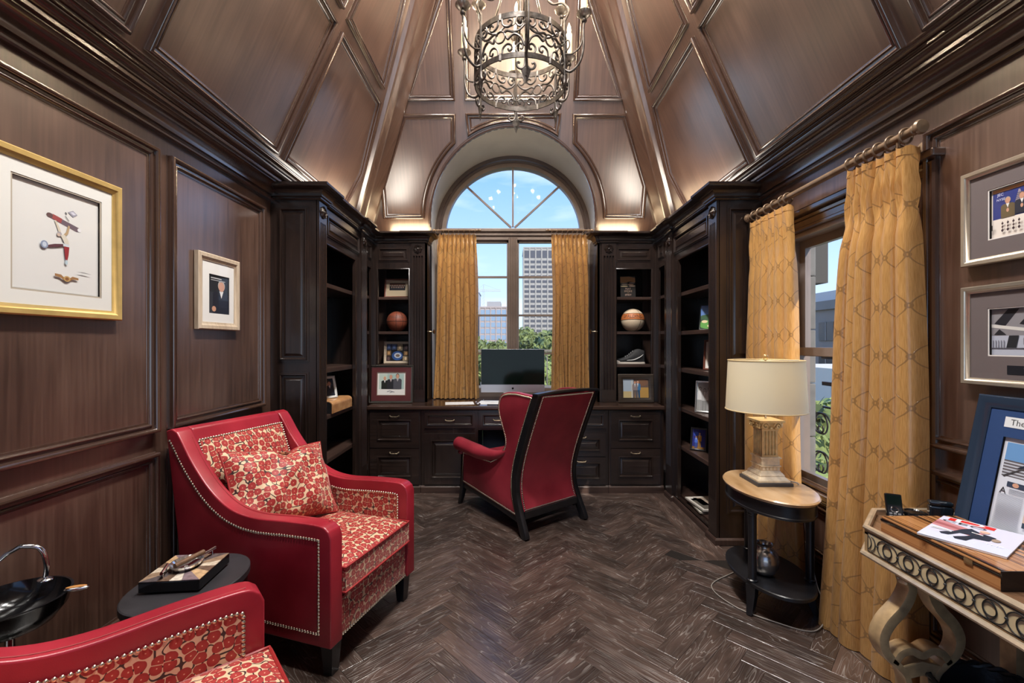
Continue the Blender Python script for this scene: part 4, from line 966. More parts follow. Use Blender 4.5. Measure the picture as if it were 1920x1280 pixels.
# bowl on a stand with arched handle
bx, by = -1.535, 1.345
t = thing('smoking_stand', 'glossy black bowl on a slim stand with arched chrome handle', 'ashtray stand', (bx, by, 0))
build(MB().lathe([(.001, .535), (.05, .537), (.10, .56), (.128, .60), (.137, .635), (.140, .64), (.133, .641), (.122, .605), (.09, .57), (.001, .553)], (bx, by, 0), 40), 'bowl', M_BLACK, t, smooth=50)
build(MB().tube([(bx, by, .02), (bx, by, .54)], .012, 12), 'pole', M_CHROME, t, smooth=50)
build(MB().lathe([(.001, 0), (.12, 0), (.12, .012), (.03, .022), (.012, .04)], (bx, by, 0), 32), 'base', M_BLACK, t, smooth=35)
hd = spline([(bx-.06, by+.115, .64), (bx-.05, by+.10, .72), (bx-.01, by+.085, .765), (bx+.03, by+.075, .74), (bx+.036, by+.082, .66)], 6)
build(MB().tube([Vector((bx-.14, by+.0, .645)), Vector((bx-.12, by+.03, .70)), Vector((bx-.08, by+.06, .75))] + [Vector(p) for p in spline([(bx-.05, by+.075, .768), (bx-.005, by+.09, .755), (bx+.008, by+.098, .70), (bx+.004, by+.10, .655)], 5)], .0075, 10), 'handle', M_CHROME, t, smooth=50)
build(MB().ball((bx+.004, by+.098, .648), .022, 14, 8, (1, .8, .35)), 'handle_cup', M_CHROME, t, smooth=50)
mb = MB(); mb.T = Matrix.Translation((bx+.152, by+.052, .645)) @ Matrix.Rotation(math.radians(20), 4, 'Z')
mb.ball((0, 0, 0), .032, 16, 8, (1, .35, .22)); build(mb, 'cigar_rest', M_CHROME, t, smooth=50)
mb = MB(); mb.T = Matrix.Translation((bx+.152, by+.052, .651)) @ Matrix.Rotation(math.radians(20), 4, 'Z'); mb.ball((0, 0, 0), .029, 16, 8, (.95, .26, .12))
build(mb, 'rest_inlay', plain('amber_wood', (.50, .22, .06), .35, var=.2), t, smooth=50)

# ---- oval lamp table
LX, LY = 1.42, 2.44
M_LTOP = wood('honey_table_top', (.34, .19, .08), (.50, .31, .15), (.62, .42, .23), rough=.18, along=3, across=14, coat=.3)
t = thing('lamp_table', 'oval two-tier side table with honey wood top and ebonised columns', 'side table', (LX, LY, 0), local=True)
build(oval(.205, .300, [(-.006, .620), (0, .626), (.002, .634), (-.004, .640)]), 'table_top', M_LTOP, t, smooth=35, grain='y')
build(oval(.190, .284, [(0, .545), (.003, .549), (.003, .556), (0, .560), (0, .610), (.004, .614), (.004, .621)]), 'apron', M_EBONY, t, smooth=30)
build(oval(.190, .290, [(-.004, .150), (0, .154), (0, .168), (-.004, .172)]), 'lower_shelf', M_EBONY, t, smooth=35)
for dx, dy in ((-.150, -.115), (.155, -.115), (0.02, .245)):
    build(MB().lathe([(.027, .172), (.027, .180), (.021, .184), (.021, .196), (.0205, .52), (.024, .524), (.024, .534), (.028, .538), (.028, .548)], (dx, dy, 0), 20), 'column', M_EBONY, t, smooth=35)
    k = Vector((dx, dy, 0)).normalized()
    pth = [Vector((dx, dy, .155)), Vector((dx, dy, .10))+k*.002, Vector((dx, dy, .05))+k*.012, Vector((dx, dy, 0))+k*.030]
    build(MB().bar(pth, [.05, .044, .036, .028], [.05, .044, .036, .028], (-k.y, k.x, 0)), 'foot', M_EBONY, t, bev=.003)
# lamp
PX, PY = 1.44, 2.50
M_GOLD = plain('aged_gold_leaf', (.80, .58, .28), .36, .35, var=.2, scale=30, bump=.06)
M_CREAM = plain('aged_cream_gilt', (.84, .70, .48), .5, .1, var=.2, scale=30, bump=.06)
t = thing('table_lamp', 'table lamp with gilt fluted column base and cream drum shade', 'lamp', (PX, PY, .64), local=True)
def sqr(mb, hw, z0, z1, hw1=None):
    hw1 = hw if hw1 is None else hw1
    return mb.loft([[(sx*w, sy*w, z) for sx, sy in ((-1, -1), (1, -1), (1, 1), (-1, 1))] for w, z in ((hw, z0), (hw1, z1))])
build(sqr(MB(), .098, 0, .018), 'plinth', plain('slate_plinth', (.05, .05, .055), .4), t, bev=.002)
mb = MB(); 
for a, z0, b, z1 in ((.088, .018, .088, .030), (.084, .030, .066, .050), (.070, .050, .060, .066), (.058, .066, .052, .075)): sqr(mb, a, z0, z1, b)
build(mb, 'stepped_base', M_CREAM, t, bev=.002)
mb = MB(); sqr(mb, .050, .075, .098); 
for k in range(5):
    for s in (-1, 1):
        mb.cbox((-.040+.02*k, s*.051, .087), (.012, .006, .018)); mb.cbox((s*.051, -.040+.02*k, .087), (.006, .012, .018))
build(mb, 'dentil_band', M_CREAM, t)
build(sqr(sqr(sqr(MB(), .057, .098, .104), .051, .104, .142), .058, .142, .150), 'pedestal_block', M_CREAM, t, bev=.002)
fl = []
hw = .043
side = [(-hw, -hw)]
for k in range(4):
    a = -hw+.008+k*(2*hw-.016)/4; w = (2*hw-.016)/4
    side += [(a+w*.15, -hw)] + [(a+w*(.5-.35*math.cos(PI*i/4)), -hw+.010*math.sin(PI*i/4)) for i in range(1, 4)] + [(a+w*.85, -hw)]
fl = []
for r in range(4):
    c, s = math.cos(PI/2*r), math.sin(PI/2*r); fl += [(x*c-y*s, x*s+y*c) for x, y in side]
mb = MB(); mb.prism(fl, 'z', .160, .296); sqr(mb, .046, .150, .160); sqr(mb, .046, .296, .306); build(mb, 'fluted_shaft', M_GOLD, t, smooth=30)
mb = MB(); sqr(mb, .044, .306, .345, .062); sqr(mb, .070, .345, .356)
for q in range(4):
    c, s = math.cos(PI/2*q), math.sin(PI/2*q)
    for sg in (-1, 1):
        sp = [(sg*(.036-.022*(1-k/16)*math.cos(k*.62)), -.060-.003*k/16, .326+.022*(1-k/16)*math.sin(k*.62)) for k in range(17)]
        mb.tube([(x*c-y*s, x*s+y*c, z) for x, y, z in sp], .005, 6)
    for k in range(3):
        x, y = -.03+.03*k, -.050; mb.ball((x*c-y*s, x*s+y*c, .313), .010, 8, 6, (1, 1, .8))
build(mb, 'carved_capital', M_GOLD, t, smooth=40)
build(MB().tube([(0, 0, .356), (0, 0, .69)], .006, 8), 'stem', M_NAIL, t, smooth=50)
m, n, l, b = nodes('cream_shade'); setp(b, (.88, .83, .68), .7); tr = n.new('ShaderNodeBsdfTranslucent'); tr.inputs[0].default_value = (.9, .84, .66, 1); ms = n.new('ShaderNodeMixShader'); ms.inputs[0].default_value = .4
l.new(b.outputs[0], ms.inputs[1]); l.new(tr.outputs[0], ms.inputs[2]); l.new(ms.outputs[0], n['Material Output'].inputs[0]); M_SHADE = m
mb = MB(); mb.loft([[(r*math.cos(2*PI*k/48), r*math.sin(2*PI*k/48), z) for k in range(48)] for r, z in ((.206, .405), (.193, .690), (.191, .690), (.204, .405))]+[[(.206*math.cos(2*PI*k/48), .206*math.sin(2*PI*k/48), .405) for k in range(48)]], True, False)
sh = build(mb, 'lamp_shade', M_SHADE, t, smooth=40)
for r, z in ((.206, .407), (.193, .688)): build(MB().tube([(r*math.cos(2*PI*k/48), r*math.sin(2*PI*k/48), z) for k in range(48)], .003, 6, closed=True), 'shade_trim', plain('shade_trim', (.66, .50, .26), .6), sh)
for a in (0, 120, 240): c, s = math.cos(math.radians(a)), math.sin(math.radians(a)); build(MB().tube([(0, 0, .69), (c*.197, s*.197, .686)], .0018, 5), 'spider_arm', M_NAIL, sh)
build(MB().ball((0, 0, .708), .017, 14, 10), 'finial', plain('amber_finial', (.55, .32, .12), .2, .4), t, smooth=60)
build(MB().lathe([(.012, .50), (.012, .54), (.026, .57), (.030, .595), (.02, .62), (.001, .628)], n=16), 'bulb', emit('lamp_bulb', (1, .82, .55), 3), t, smooth=50)
light('lamp_glow', 'POINT', (0, 0, .60), 1.6, (1, .86, .64), .04, parent=t)
# cord of the lamp
cd = spline([(PX+.09, PY-.02, .655), (PX+.125, PY-.05, .652), (PX+.150, PY-.06, .640), (PX+.165, PY-.07, .56), (PX+.160, PY-.10, .40), (PX+.150, PY-.16, .28), (PX+.155, PY-.20, .16), (PX+.165, PY-.25, .05), (PX+.05, PY-.33, .006), (PX-.10, PY-.26, .006), (PX-.24, PY-.12, .006), (PX-.27, PY+.08, .006), (PX-.05, PY+.24, .006)], 8)
o = build(MB().tube(cd, .0028, 6), 'electric_flex', plain('pale_cord', (.34, .31, .27), .5), smooth=50); tag(o, 'pale flex trailing from the lamp down behind the oval table', 'cord')
# vase
vx, vy = 1.375, 2.40
mb = MB().lathe([(.001, 0), (.036, 0), (.052, .012), (.070, .045), (.075, .078), (.068, .112), (.050, .136), (.037, .145), (.036, .152), (.045, .160), (.047, .164), (.042, .165), (.030, .150), (.028, .14)], (vx, vy, .172), 40, cap=False)
o = build(mb, 'pewter_vase', plain('pewter_glaze', (.40, .37, .34), .22, .85, var=.35, scale=12), smooth=50); tag(o, 'round metallic grey vase on the lower tier of the oval table', 'vase')

# ================================================================== PICTURES
SKIN = (.80, .60, .50)
def shapes_mesh(shapes, x0, z0, w, h, y, step=.00025):
    """flat print: every shape a polygon a hair in front of the one before. Local plane x/z facing -y"""
    mb = MB()
    for i, s in enumerate(shapes):
        k = s[0]; yy = y-step*(i+1); mb.mat = flat(s[-1])
        P = lambda u, v: (x0+min(1, max(0, u))*w, yy, z0+min(1, max(0, v))*h)
        if k == 'r': mb.add([P(s[1], s[3]), P(s[2], s[3]), P(s[2], s[4]), P(s[1], s[4])], [(0, 1, 2, 3)])
        elif k == 'e': mb.add([P(s[1]+s[3]*math.cos(2*PI*j/16), s[2]+s[4]*math.sin(2*PI*j/16)) for j in range(16)], [tuple(range(16))])
        elif k == 'p': mb.add([P(u, v) for u, v in s[1]], [tuple(range(len(s[1])))])
        elif k == 't':
            vs, fs = text2d(s[1], s[4]); mb.add([(x0+s[2]*w+a*s[5], yy, z0+s[3]*h+b) for a, b in vs], fs)
    mb.mat = None
    return mb
def person(cx, base, h, ar, suit, hair=(.25, .2, .16), shirt=(.9, .9, .9), skin=SKIN, full=False, tie=None):
    """figure in a print; ar = picture height / width so that heads stay round"""
    w = h*ar; out = []
    if full:
        out.append(('p', [(cx-.10*w, base), (cx-.02*w, base), (cx-.01*w, base+.45*h), (cx+.02*w, base), (cx+.10*w, base), (cx+.10*w, base+.5*h), (cx-.10*w, base+.5*h)], tuple(c*.7 for c in suit)))
        b0, t0 = base+.45*h, base+.84*h; sw = .13*w
    else: b0, t0 = base, base+.70*h; sw = .30*w
    hd = .075*h if full else .15*h
    out.append(('p', [(cx-sw, b0), (cx+sw, b0), (cx+sw*1.02, t0-.10*h), (cx+sw*.75, t0-.02*h), (cx+sw*.25, t0), (cx-sw*.25, t0), (cx-sw*.75, t0-.02*h), (cx-sw*1.02, t0-.10*h)], suit))
    out.append(('p', [(cx-sw*.25, t0), (cx+sw*.25, t0), (cx, t0-.22*h)], shirt))
    if tie: out.append(('p', [(cx-sw*.07, t0-.02*h), (cx+sw*.07, t0-.02*h), (cx, t0-.26*h)], tie))
    out.append(('e', cx, t0+hd*1.12, hd*.86*ar, hd*1.10, hair)); out.append(('e', cx, t0+hd*.92, hd*.74*ar, hd*1.0, skin))
    return out
def picture(name, label, W_, H_, fw, fd, mat, shapes, loc, rotz, lean=0, boards=(), prof=None, glass=True, cat='picture', group=None, stand=False, z_off=0):
    """frame with mount board(s), print and glazing; origin bottom centre at the back, facing local -y"""
    t = thing(name, label, cat, loc, local=True, group=group)
    t.rotation_euler = (Matrix.Rotation(rotz, 3, 'Z') @ Matrix.Rotation(-lean, 3, 'X')).to_euler()
    xf = lambda u, v, h: (u, -h, v)
    pr = prof or [(0, .002), (0, fd*.85), (fw*.12, fd), (fw*.55, fd*.96), (fw*.75, fd*.72), (fw, fd*.62), (fw, .004)]
    build(MB().frame(rect(-W_/2, W_/2, 0, H_), pr, xf), 'frame', mat, t, smooth=35)
    build(MB().box(-W_/2+.003, W_/2-.003, -.003, 0, .003, H_-.003), 'backing', plain('backing_board', (.05, .04, .035), .8), t)
    y = -fd*.5; r = [-W_/2+fw*.9, W_/2-fw*.9, fw*.9, H_-fw*.9]
    for j, (bl, br_, bb, bt, col) in enumerate(boards):
        q = [r[0]+bl, r[1]-br_, r[2]+bb, r[3]-bt]
        mb = MB(); o_ = rect(r[0], r[1], r[2], r[3]); i_ = rect(q[0], q[1], q[2], q[3]); yy = y+.0016*j
        mb.add([(a, yy, b) for a, b in o_]+[(a, yy, b) for a, b in i_]+[(a, yy+.0022, b) for a, b in i_], [(k, (k+1) % 4, 4+(k+1) % 4, 4+k) for k in range(4)]+[(4+k, 4+(k+1) % 4, 8+(k+1) % 4, 8+k) for k in range(4)])
        build(mb, 'mount', flat(col, .75), t); r = q
    yl = y+.0016*(max(1, len(boards))-1)+.0022; st = min(.00025, max(.00002, (-yl-.0034)/(len(shapes)+1)))
    mb = shapes_mesh(shapes, r[0], r[2], r[1]-r[0], r[3]-r[2], yl+st*(len(shapes)+1), st)
    build(mb, 'print', flat((.9, .9, .9)), t)
    if glass: build(MB().box(-W_/2+fw*.9, W_/2-fw*.9, -fd*.60, -fd*.60+.0010, fw*.9, H_-fw*.9), 'glazing', M_PANE, t)
    if stand: build(MB().loft([[(-.02, .0, H_*.75), (.02, .0, H_*.75)][0:2]+[(.02, .004, H_*.75), (-.02, .004, H_*.75)], [(-.03, H_*.36, .002+H_*math.sin(lean)*.36), (.03, H_*.36, .002+H_*math.sin(lean)*.36), (.03, H_*.365, .002+H_*math.sin(lean)*.36), (-.03, H_*.365, .002+H_*math.sin(lean)*.36)]]), 'easel_back', plain('backing_board', (.05, .04, .035), .8), t)
    return t
M_GFRAME = plain('gilt_frame', (.80, .56, .20), .34, .55, var=.12, scale=14)
M_PALE = wood('pale_wood_frame', (.42, .32, .22), (.55, .44, .32), (.64, .54, .42), rough=.5, along=8, across=60)
M_SILV = plain('champagne_silver_frame', (.72, .64, .52), .28, .8, var=.08, scale=20)
M_NAVY = plain('navy_lacquer_frame', (.022, .035, .060), .22)
M_CHERRY = wood('cherry_frame', (.10, .03, .02), (.16, .05, .03), (.22, .08, .05), rough=.3)
M_SILV2 = plain('polished_silver', (.75, .75, .74), .2, .9)
M_BLKF = plain('black_frame', (.012, .012, .013), .3)
# caricature of an acrobat with a cigar, gilt frame
gold_art = [('r', 0, 1, 0, 1, (.86, .86, .85)), ('r', .005, .995, .005, .995, (.88, .88, .87)),
    ('p', [(.13, .80), (.19, .825), (.56, .735), (.575, .69), (.52, .68), (.15, .775)], (.42, .36, .40)), ('p', [(.21, .825), (.33, .795), (.315, .74), (.20, .77)], (.62, .30, .30)), ('e', .17, .80, .04, .028, (.40, .30, .30)), ('e', .555, .71, .025, .024, (.90, .90, .92)),
    ('p', [(.40, .895), (.47, .93), (.53, .89), (.47, .85)], (.62, .62, .68)), ('p', [(.43, .90), (.47, .915), (.51, .89), (.47, .875)], (.85, .85, .9)),
    ('p', [(.36, .84), (.37, .84), (.42, .79), (.41, .79)], (.3, .3, .3)), ('p', [(.38, .86), (.39, .87), (.37, .89), (.36, .88)], (.4, .4, .4)),
    ('p', [(.225, .755), (.245, .757), (.30, .66), (.31, .62), (.28, .62), (.265, .66)], (.84, .80, .72)), ('p', [(.40, .735), (.425, .725), (.40, .63), (.35, .58), (.34, .61), (.375, .65)], (.72, .62, .48)),
    ('e', .285, .605, .032, .028, (.66, .64, .66)), ('e', .275, .595, .022, .020, (.80, .72, .66)),
    ('p', [(.30, .595), (.35, .61), (.40, .55), (.41, .50), (.36, .49), (.33, .54)], (.84, .82, .76)), ('p', [(.33, .505), (.41, .50), (.41, .46), (.33, .47)], (.80, .84, .86)),
    ('p', [(.33, .495), (.33, .465), (.19, .43), (.13, .425), (.135, .445), (.22, .475)], (.36, .22, .25)), ('p', [(.34, .47), (.41, .47), (.40, .37), (.385, .31), (.36, .31), (.35, .38)], (.58, .18, .20)), ('p', [(.36, .31), (.385, .31), (.39, .265), (.365, .25), (.35, .275)], (.72, .80, .84)),
    ('e', .095, .445, .045, .045, (.55, .60, .70)), ('e', .095, .445, .025, .03, (.78, .82, .88)),
    ('p', [(.22, .13), (.30, .125), (.33, .10), (.42, .10), (.45, .12), (.53, .11), (.53, .085), (.45, .085), (.42, .065), (.33, .065), (.29, .09), (.22, .10)], (.62, .46, .30)), ('e', .375, .083, .045, .034, (.76, .62, .40)), ('e', .375, .083, .025, .020, (.56, .38, .24)),
    ('p', [(.70, .228), (.80, .235), (.90, .222), (.80, .222)], (.62, .62, .62)), ('p', [(.76, .245), (.775, .215), (.79, .24), (.78, .225)], (.66, .66, .66))]
def shrink(s):
    f, g = (lambda u: .25+.92*u*.98), (lambda v: .075+.82*v)
    if s[0] == 'p': return ('p', [(f(u), g(v)) for u, v in s[1]], s[2])
    if s[0] == 'e': return ('e', f(s[1]), g(s[2]), s[3]*.9, s[4]*.82, s[5])
    return s
gold_art = [shrink(s) for s in gold_art if not (s[0] == 'p' and s[1][0][0] >= .70)] + [s for s in gold_art if s[0] == 'p' and s[1][0][0] >= .70]
picture('framed_caricature', 'wide gilt frame with a small cartoon figure hoisting a cigar on a white mount', .494, .569, .038, .030, M_GFRAME, gold_art, (XL+.007, 1.647, 1.521), PI/2,
        boards=((.048, .048, .052, .052, (.90, .90, .88)), (.006, .006, .006, .006, (.70, .66, .60))), cat='picture')
pa = [('r', 0, 1, 0, 1, (.14, .15, .17)), ('r', .0, .6, 0, .55, (.20, .21, .24))] + person(.62, 0, .85, 1.6, (.12, .13, .18), hair=(.72, .70, .68)) + [('e', .25, .12, .10, .07, SKIN), ('r', .10, .62, .90, .925, (.8, .8, .8)), ('r', .10, .80, .85, .87, (.7, .7, .7))]
picture('framed_portrait', 'pale wood frame with a portrait cover on a white mount, on the panelled wall', .358, .423, .042, .028, M_PALE, pa, (XL+.007, 2.535, 1.502), PI/2, boards=((.062, .045, .055, .072, (.93, .93, .92)),))
# stock exchange photographs on the window wall
def clap(cx, base, h, ar, suit, hair): return person(cx, base, h, ar, suit, hair) + [('e', cx, base+.36*h, .06*h*ar, .10*h, SKIN)]
AR1 = .176/.43
p1 = [('r', 0, 1, 0, 1, (.93, .89, .85)), ('r', .01, .99, .38, .99, (.17, .22, .50)), ('r', .01, .99, .92, .99, (.85, .62, .42)), ('p', [(.165, .60), (.235, .60), (.205, .88), (.195, .88)], (.62, .58, .62))]
p1 += [('r', .165+.004*k, .235-.004*k, .63+.035*k, .64+.035*k, (.25, .25, .4)) for k in range(6)]
p1 += clap(.12, .38, .40, AR1, (.40, .34, .24), (.70, .64, .58)) + clap(.22, .40, .40, AR1, (.16, .17, .22), (.5, .4, .35)) + clap(.32, .44, .44, AR1, (.12, .14, .22), (.75, .72, .70)) + clap(.40, .44, .43, AR1, (.14, .16, .25), (.62, .52, .46)) + clap(.55, .42, .43, AR1, (.13, .14, .20), (.3, .25, .2)) + clap(.70, .42, .42, AR1, (.15, .15, .2), (.4, .3, .25)) + clap(.85, .42, .42, AR1, (.13, .14, .20), (.6, .55, .5))
p1 += [('t', 'JEC', .075, .86, .014, 1.0, (.85, .87, .95)), ('t', 'NYSE', .078, .76, .012, 1.0, (.85, .87, .95)), ('t', 'JACOBS', .50, .86, .034, 1.0, (.95, .96, 1.0))]
for gx in (.09, .13, .17, .21, .33, .37):
    p1 += [('e', gx, .27, .008, .022, (.25, .18, .2)), ('e', gx, .20, .007, .018, (.3, .2, .2)), ('e', gx, .13, .009, .026, (.22, .16, .18)), ('r', gx-.002, gx+.002, .09, .31, (.3, .22, .24))]
p1 += [('r', .012, .022, .16, .27, (.1, .1, .1))]
picture('framed_exchange_photo', 'silver frame with a blue photo of people applauding, upper one by the curtain', .62, .355, .026, .030, M_SILV, p1, (XR-.007, 1.394, 1.715), -PI/2, boards=((.062, .062, .062, .062, (.42, .38, .38)), (.004, .004, .004, .004, (.92, .90, .88))), group='silver frames on the window wall')
p2 = [('r', 0, 1, 0, 1, (.72, .74, .80)), ('r', 0, 1, .42, 1, (.55, .54, .56)), ('p', [(.02, .68), (.12, .98), (.20, .98), (.10, .62)], (.13, .13, .16)), ('p', [(.20, .66), (.30, .98), (.38, .98), (.28, .60)], (.12, .12, .15)),
      ('p', [(0, .60), (.50, .40), (.50, .47), (0, .67)], (.85, .84, .82)), ('p', [(.28, .55), (.36, .95), (.60, .92), (.60, .50)], (.20, .24, .62)), ('p', [(.26, .42), (.27, .54), (.60, .50), (.60, .38)], (.22, .30, .72)), ('t', 'JACOBS', .47, .78, .026, 1.0, (.9, .92, 1)), ('r', .30, .55, .66, .68, (.8, .82, .95)), ('r', .30, .55, .60, .615, (.8, .82, .95)),
      ('p', [(.02, .44), (.06, .56), (.11, .44)], (.15, .15, .17)), ('p', [(.11, .16), (.18, .16), (.20, .42), (.13, .42)], (.14, .15, .17)), ('r', 0, .30, .14, .16, (.35, .35, .38))]
p2 += [('r', .012+.02*k, .018+.02*k, .15, .32, (.45, .45, .5)) for k in range(5)]
for i, cx in enumerate((.26, .33, .40, .47, .54, .62, .70, .78, .86)): p2 += person(cx, .02, .46, AR1*1.1, (.13+.02*(i % 3), .14, .18), full=True)
f2 = picture('framed_exchange_photo', 'silver frame with a street photo over a name plate, lower one by the curtain', .62, .369, .026, .030, M_SILV, p2, (XR-.007, 1.394, 1.268), -PI/2, boards=((.062, .062, .085, .062, (.42, .38, .38)), (.004, .004, .004, .004, (.92, .90, .88))), group='silver frames on the window wall')
mb = shapes_mesh([('r', 0, 1, 0, 1, (.08, .09, .13)), ('t', 'The Two Sons D', .30, .60, .013, 1.0, (.8, .8, .85)), ('t', 'J', .52, .22, .012, 1.0, (.8, .8, .85))], -.16, .045, .32, .032, -.0155); build(mb, 'name_plate', flat((.08, .09, .13)), f2)

# ================================================================== SHELF AND DESK CONTENTS
# group photograph, collage, trio, two people
gp = [('r', 0, 1, 0, 1, (.30, .18, .12)), ('r', 0, 1, 0, .3, (.12, .11, .12))]
for k in range(9): gp += person(.07+.107*k, .32, .52, .55, (.12, .12, .14), (.2, .15, .12))
for k in range(8): gp += person(.12+.108*k, .04, .52, .55, (.14, .13, .16), (.22, .17, .14))
picture('framed_team_photo', 'cherry wood frame with a team group photo on the shelf above the brown ball', .268, .205, .018, .018, M_CHERRY, gp, (-1.20, 4.60, 1.901), 0, .16, boards=((.035, .035, .065, .030, (.80, .72, .60)),), stand=True, cat='photo frame')
cg = [('r', 0, 1, 0, 1, (.06, .06, .09))]
random.seed(3)
for (x0, x1, y0, y1) in ((.02, .20, .66, .98), (.23, .44, .66, .98), (.47, .70, .62, .98), (.74, .98, .62, .98), (.02, .20, .34, .62), (.76, .98, .34, .58), (.02, .18, .03, .30), (.72, .98, .04, .30)):
    c = random.choice([(.55, .42, .28), (.30, .36, .50), (.66, .58, .46), (.28, .22, .22)]); cg += [('r', x0, x1, y0, y1, c), ('e', (x0+x1)/2, (y0+y1)/2, .05, .09, tuple(min(1, q*1.5) for q in c))]
cg += [('e', .48, .32, .24, .26, (.20, .34, .58)), ('e', .50, .34, .16, .15, (.80, .84, .90)), ('e', .50, .33, .09, .08, (.5, .42, .36))]
picture('framed_collage', 'pale frame holding a dark photo collage below the brown basketball', .288, .232, .026, .018, M_PALE, cg, (-1.195, 4.60, 1.216), 0, .10, stand=True, cat='photo frame')
tr_ = [('r', 0, 1, 0, 1, (.93, .92, .90)), ('r', .05, .95, .26, .95, (.66, .76, .74)), ('r', .05, .35, .26, .95, (.76, .82, .78))] + person(.26, .26, .56, .72, (.10, .12, .08), (.86, .76, .58)) + person(.48, .26, .64, .72, (.15, .15, .17), (.70, .66, .62), tie=(.55, .12, .14)) + person(.72, .26, .68, .72, (.30, .30, .33), (.16, .13, .12), tie=(.3, .15, .2)) + [('p', [(.35, .14), (.45, .18), (.62, .12), (.62, .14), (.45, .20), (.35, .16)], (.5, .5, .55)), ('p', [(.44, .10), (.55, .17), (.56, .16), (.45, .09)], (.5, .5, .55))]
picture('framed_trio_photo', 'dark frame with burgundy mount around a photo of three people, standing on the desk', .435, .375, .020, .022, plain('pewter_black_frame', (.09, .085, .075), .3, .4), tr_, (-1.205, 4.385, .835), 0, .085, boards=((.055, .055, .055, .050, (.34, .14, .15)), (.006, .006, .006, .006, (.55, .45, .40))), stand=True, cat='photo frame',
        prof=[(0, .002), (0, .018), (.003, .022), (.008, .020), (.012, .012), (.016, .013), (.020, .014), (.020, .004)])
tp = [('r', 0, 1, 0, 1, (.72, .70, .66)), ('r', .42, 1, .55, 1, (.42, .34, .30)), ('e', .75, .80, .22, .18, (.50, .36, .28)), ('r', .42, 1, 0, .55, (.72, .56, .30)), ('r', 0, .42, .35, 1, (.66, .72, .78)), ('r', 0, .42, 0, .35, (.78, .70, .50)), ('r', .34, .38, 0, 1, (.8, .8, .78))] + person(.58, .02, .88, .9, (.26, .46, .64), (.4, .3, .25), full=True) + person(.47, .02, .86, .9, (.55, .50, .50), (.35, .25, .2), full=True)
picture('framed_couple_photo', 'dark carved frame with a sunny photo of two people standing on the desk', .355, .285, .050, .026, wood('carved_dark_frame', (.02, .014, .010), (.04, .028, .020), (.06, .04, .03), rough=.4), tp, (1.238, 4.400, .835), 0, .08, stand=True, cat='photo frame')
# basketballs
def basketball(name, label, c, r, two, rot):
    t = thing(name, label, 'basketball', c, local=True, group='basketballs on the hutch shelves'); t.rotation_euler = rot
    if two:
        mb = MB(); n, m_ = 40, 28
        o_c, c_c = plain('ball_orange', (.52, .16, .045), .5, bump=.4, scale=160), plain('ball_cream', (.70, .56, .40), .5, bump=.4, scale=160)
        rings = [[(r*math.sin(PI*j/m_)*math.cos(2*PI*k/n), r*math.sin(PI*j/m_)*math.sin(2*PI*k/n), -r*math.cos(PI*j/m_)) for k in range(n)] for j in range(m_+1)]
        for j in range(m_):
            for k in range(n):
                z = (rings[j][k][2]+rings[j+1][k][2])/2/r; yy = math.sin(2*PI*(k+.5)/n)
                mb.mat = o_c if (-.02 < z < .52*(1-.0*yy)) else c_c
                mb.add([rings[j][k], rings[j][(k+1) % n], rings[j+1][(k+1) % n], rings[j+1][k]], [(0, 1, 2, 3)])
        mb.mat = None; build(mb, 'ball_skin', c_c, t, smooth=80)
    else: build(MB().ball((0, 0, 0), r, 40, 28), 'ball_skin', plain('ball_brown', (.22, .055, .028), .5, bump=.4, scale=160), t, smooth=80)
    mb = MB(); q = r*1.001
    for z in ((-.02, .52) if two else (.0,)):
        rr = q*math.sqrt(1-z*z); mb.tube([(rr*math.cos(a), rr*math.sin(a), q*z) for a in np.linspace(0, 2*PI, 48, endpoint=False)], .0022, 5, closed=True)
    mb.tube([(0, q*math.cos(a), q*math.sin(a)) for a in np.linspace(0, 2*PI, 48, endpoint=False)], .0018, 5, closed=True) if not two else None
    for s in (-1, 1):
        mb.tube([(q*math.cos(a)*math.cos(.9), s*q*(math.sin(.9)*math.cos(a)), q*math.sin(a)) for a in np.linspace(-PI/2, PI/2, 24)], .0018, 5)
    build(mb, 'seam', plain('ball_seam', (.02, .015, .012), .6), t)
    vs, fs = text2d('SPALDING', r*.40)
    zc = .25 if two else .42
    mb = MB(); mb.add([((q+.0006)*math.cos(b/r+(zc*PI/2*.64))*math.sin(a/r), -(q+.0006)*math.cos(b/r+(zc*PI/2*.64))*math.cos(a/r), (q+.0006)*math.sin(b/r+(zc*PI/2*.64))) for a, b in vs], fs)
    build(mb, 'lettering', plain('ball_ink', (.03, .02, .018), .6), t)
    return t
basketball('basketball', 'plain brown leather basketball on the hutch shelf beside the drape', (-1.195, 4.58, 1.549+.106), .106, False, (0, 0, math.radians(8)))
basketball('basketball', 'orange and cream two-tone basketball on the hutch shelf', (1.255, 4.575, 1.549+.119), .119, True, (math.radians(-3), 0, math.radians(-14)))
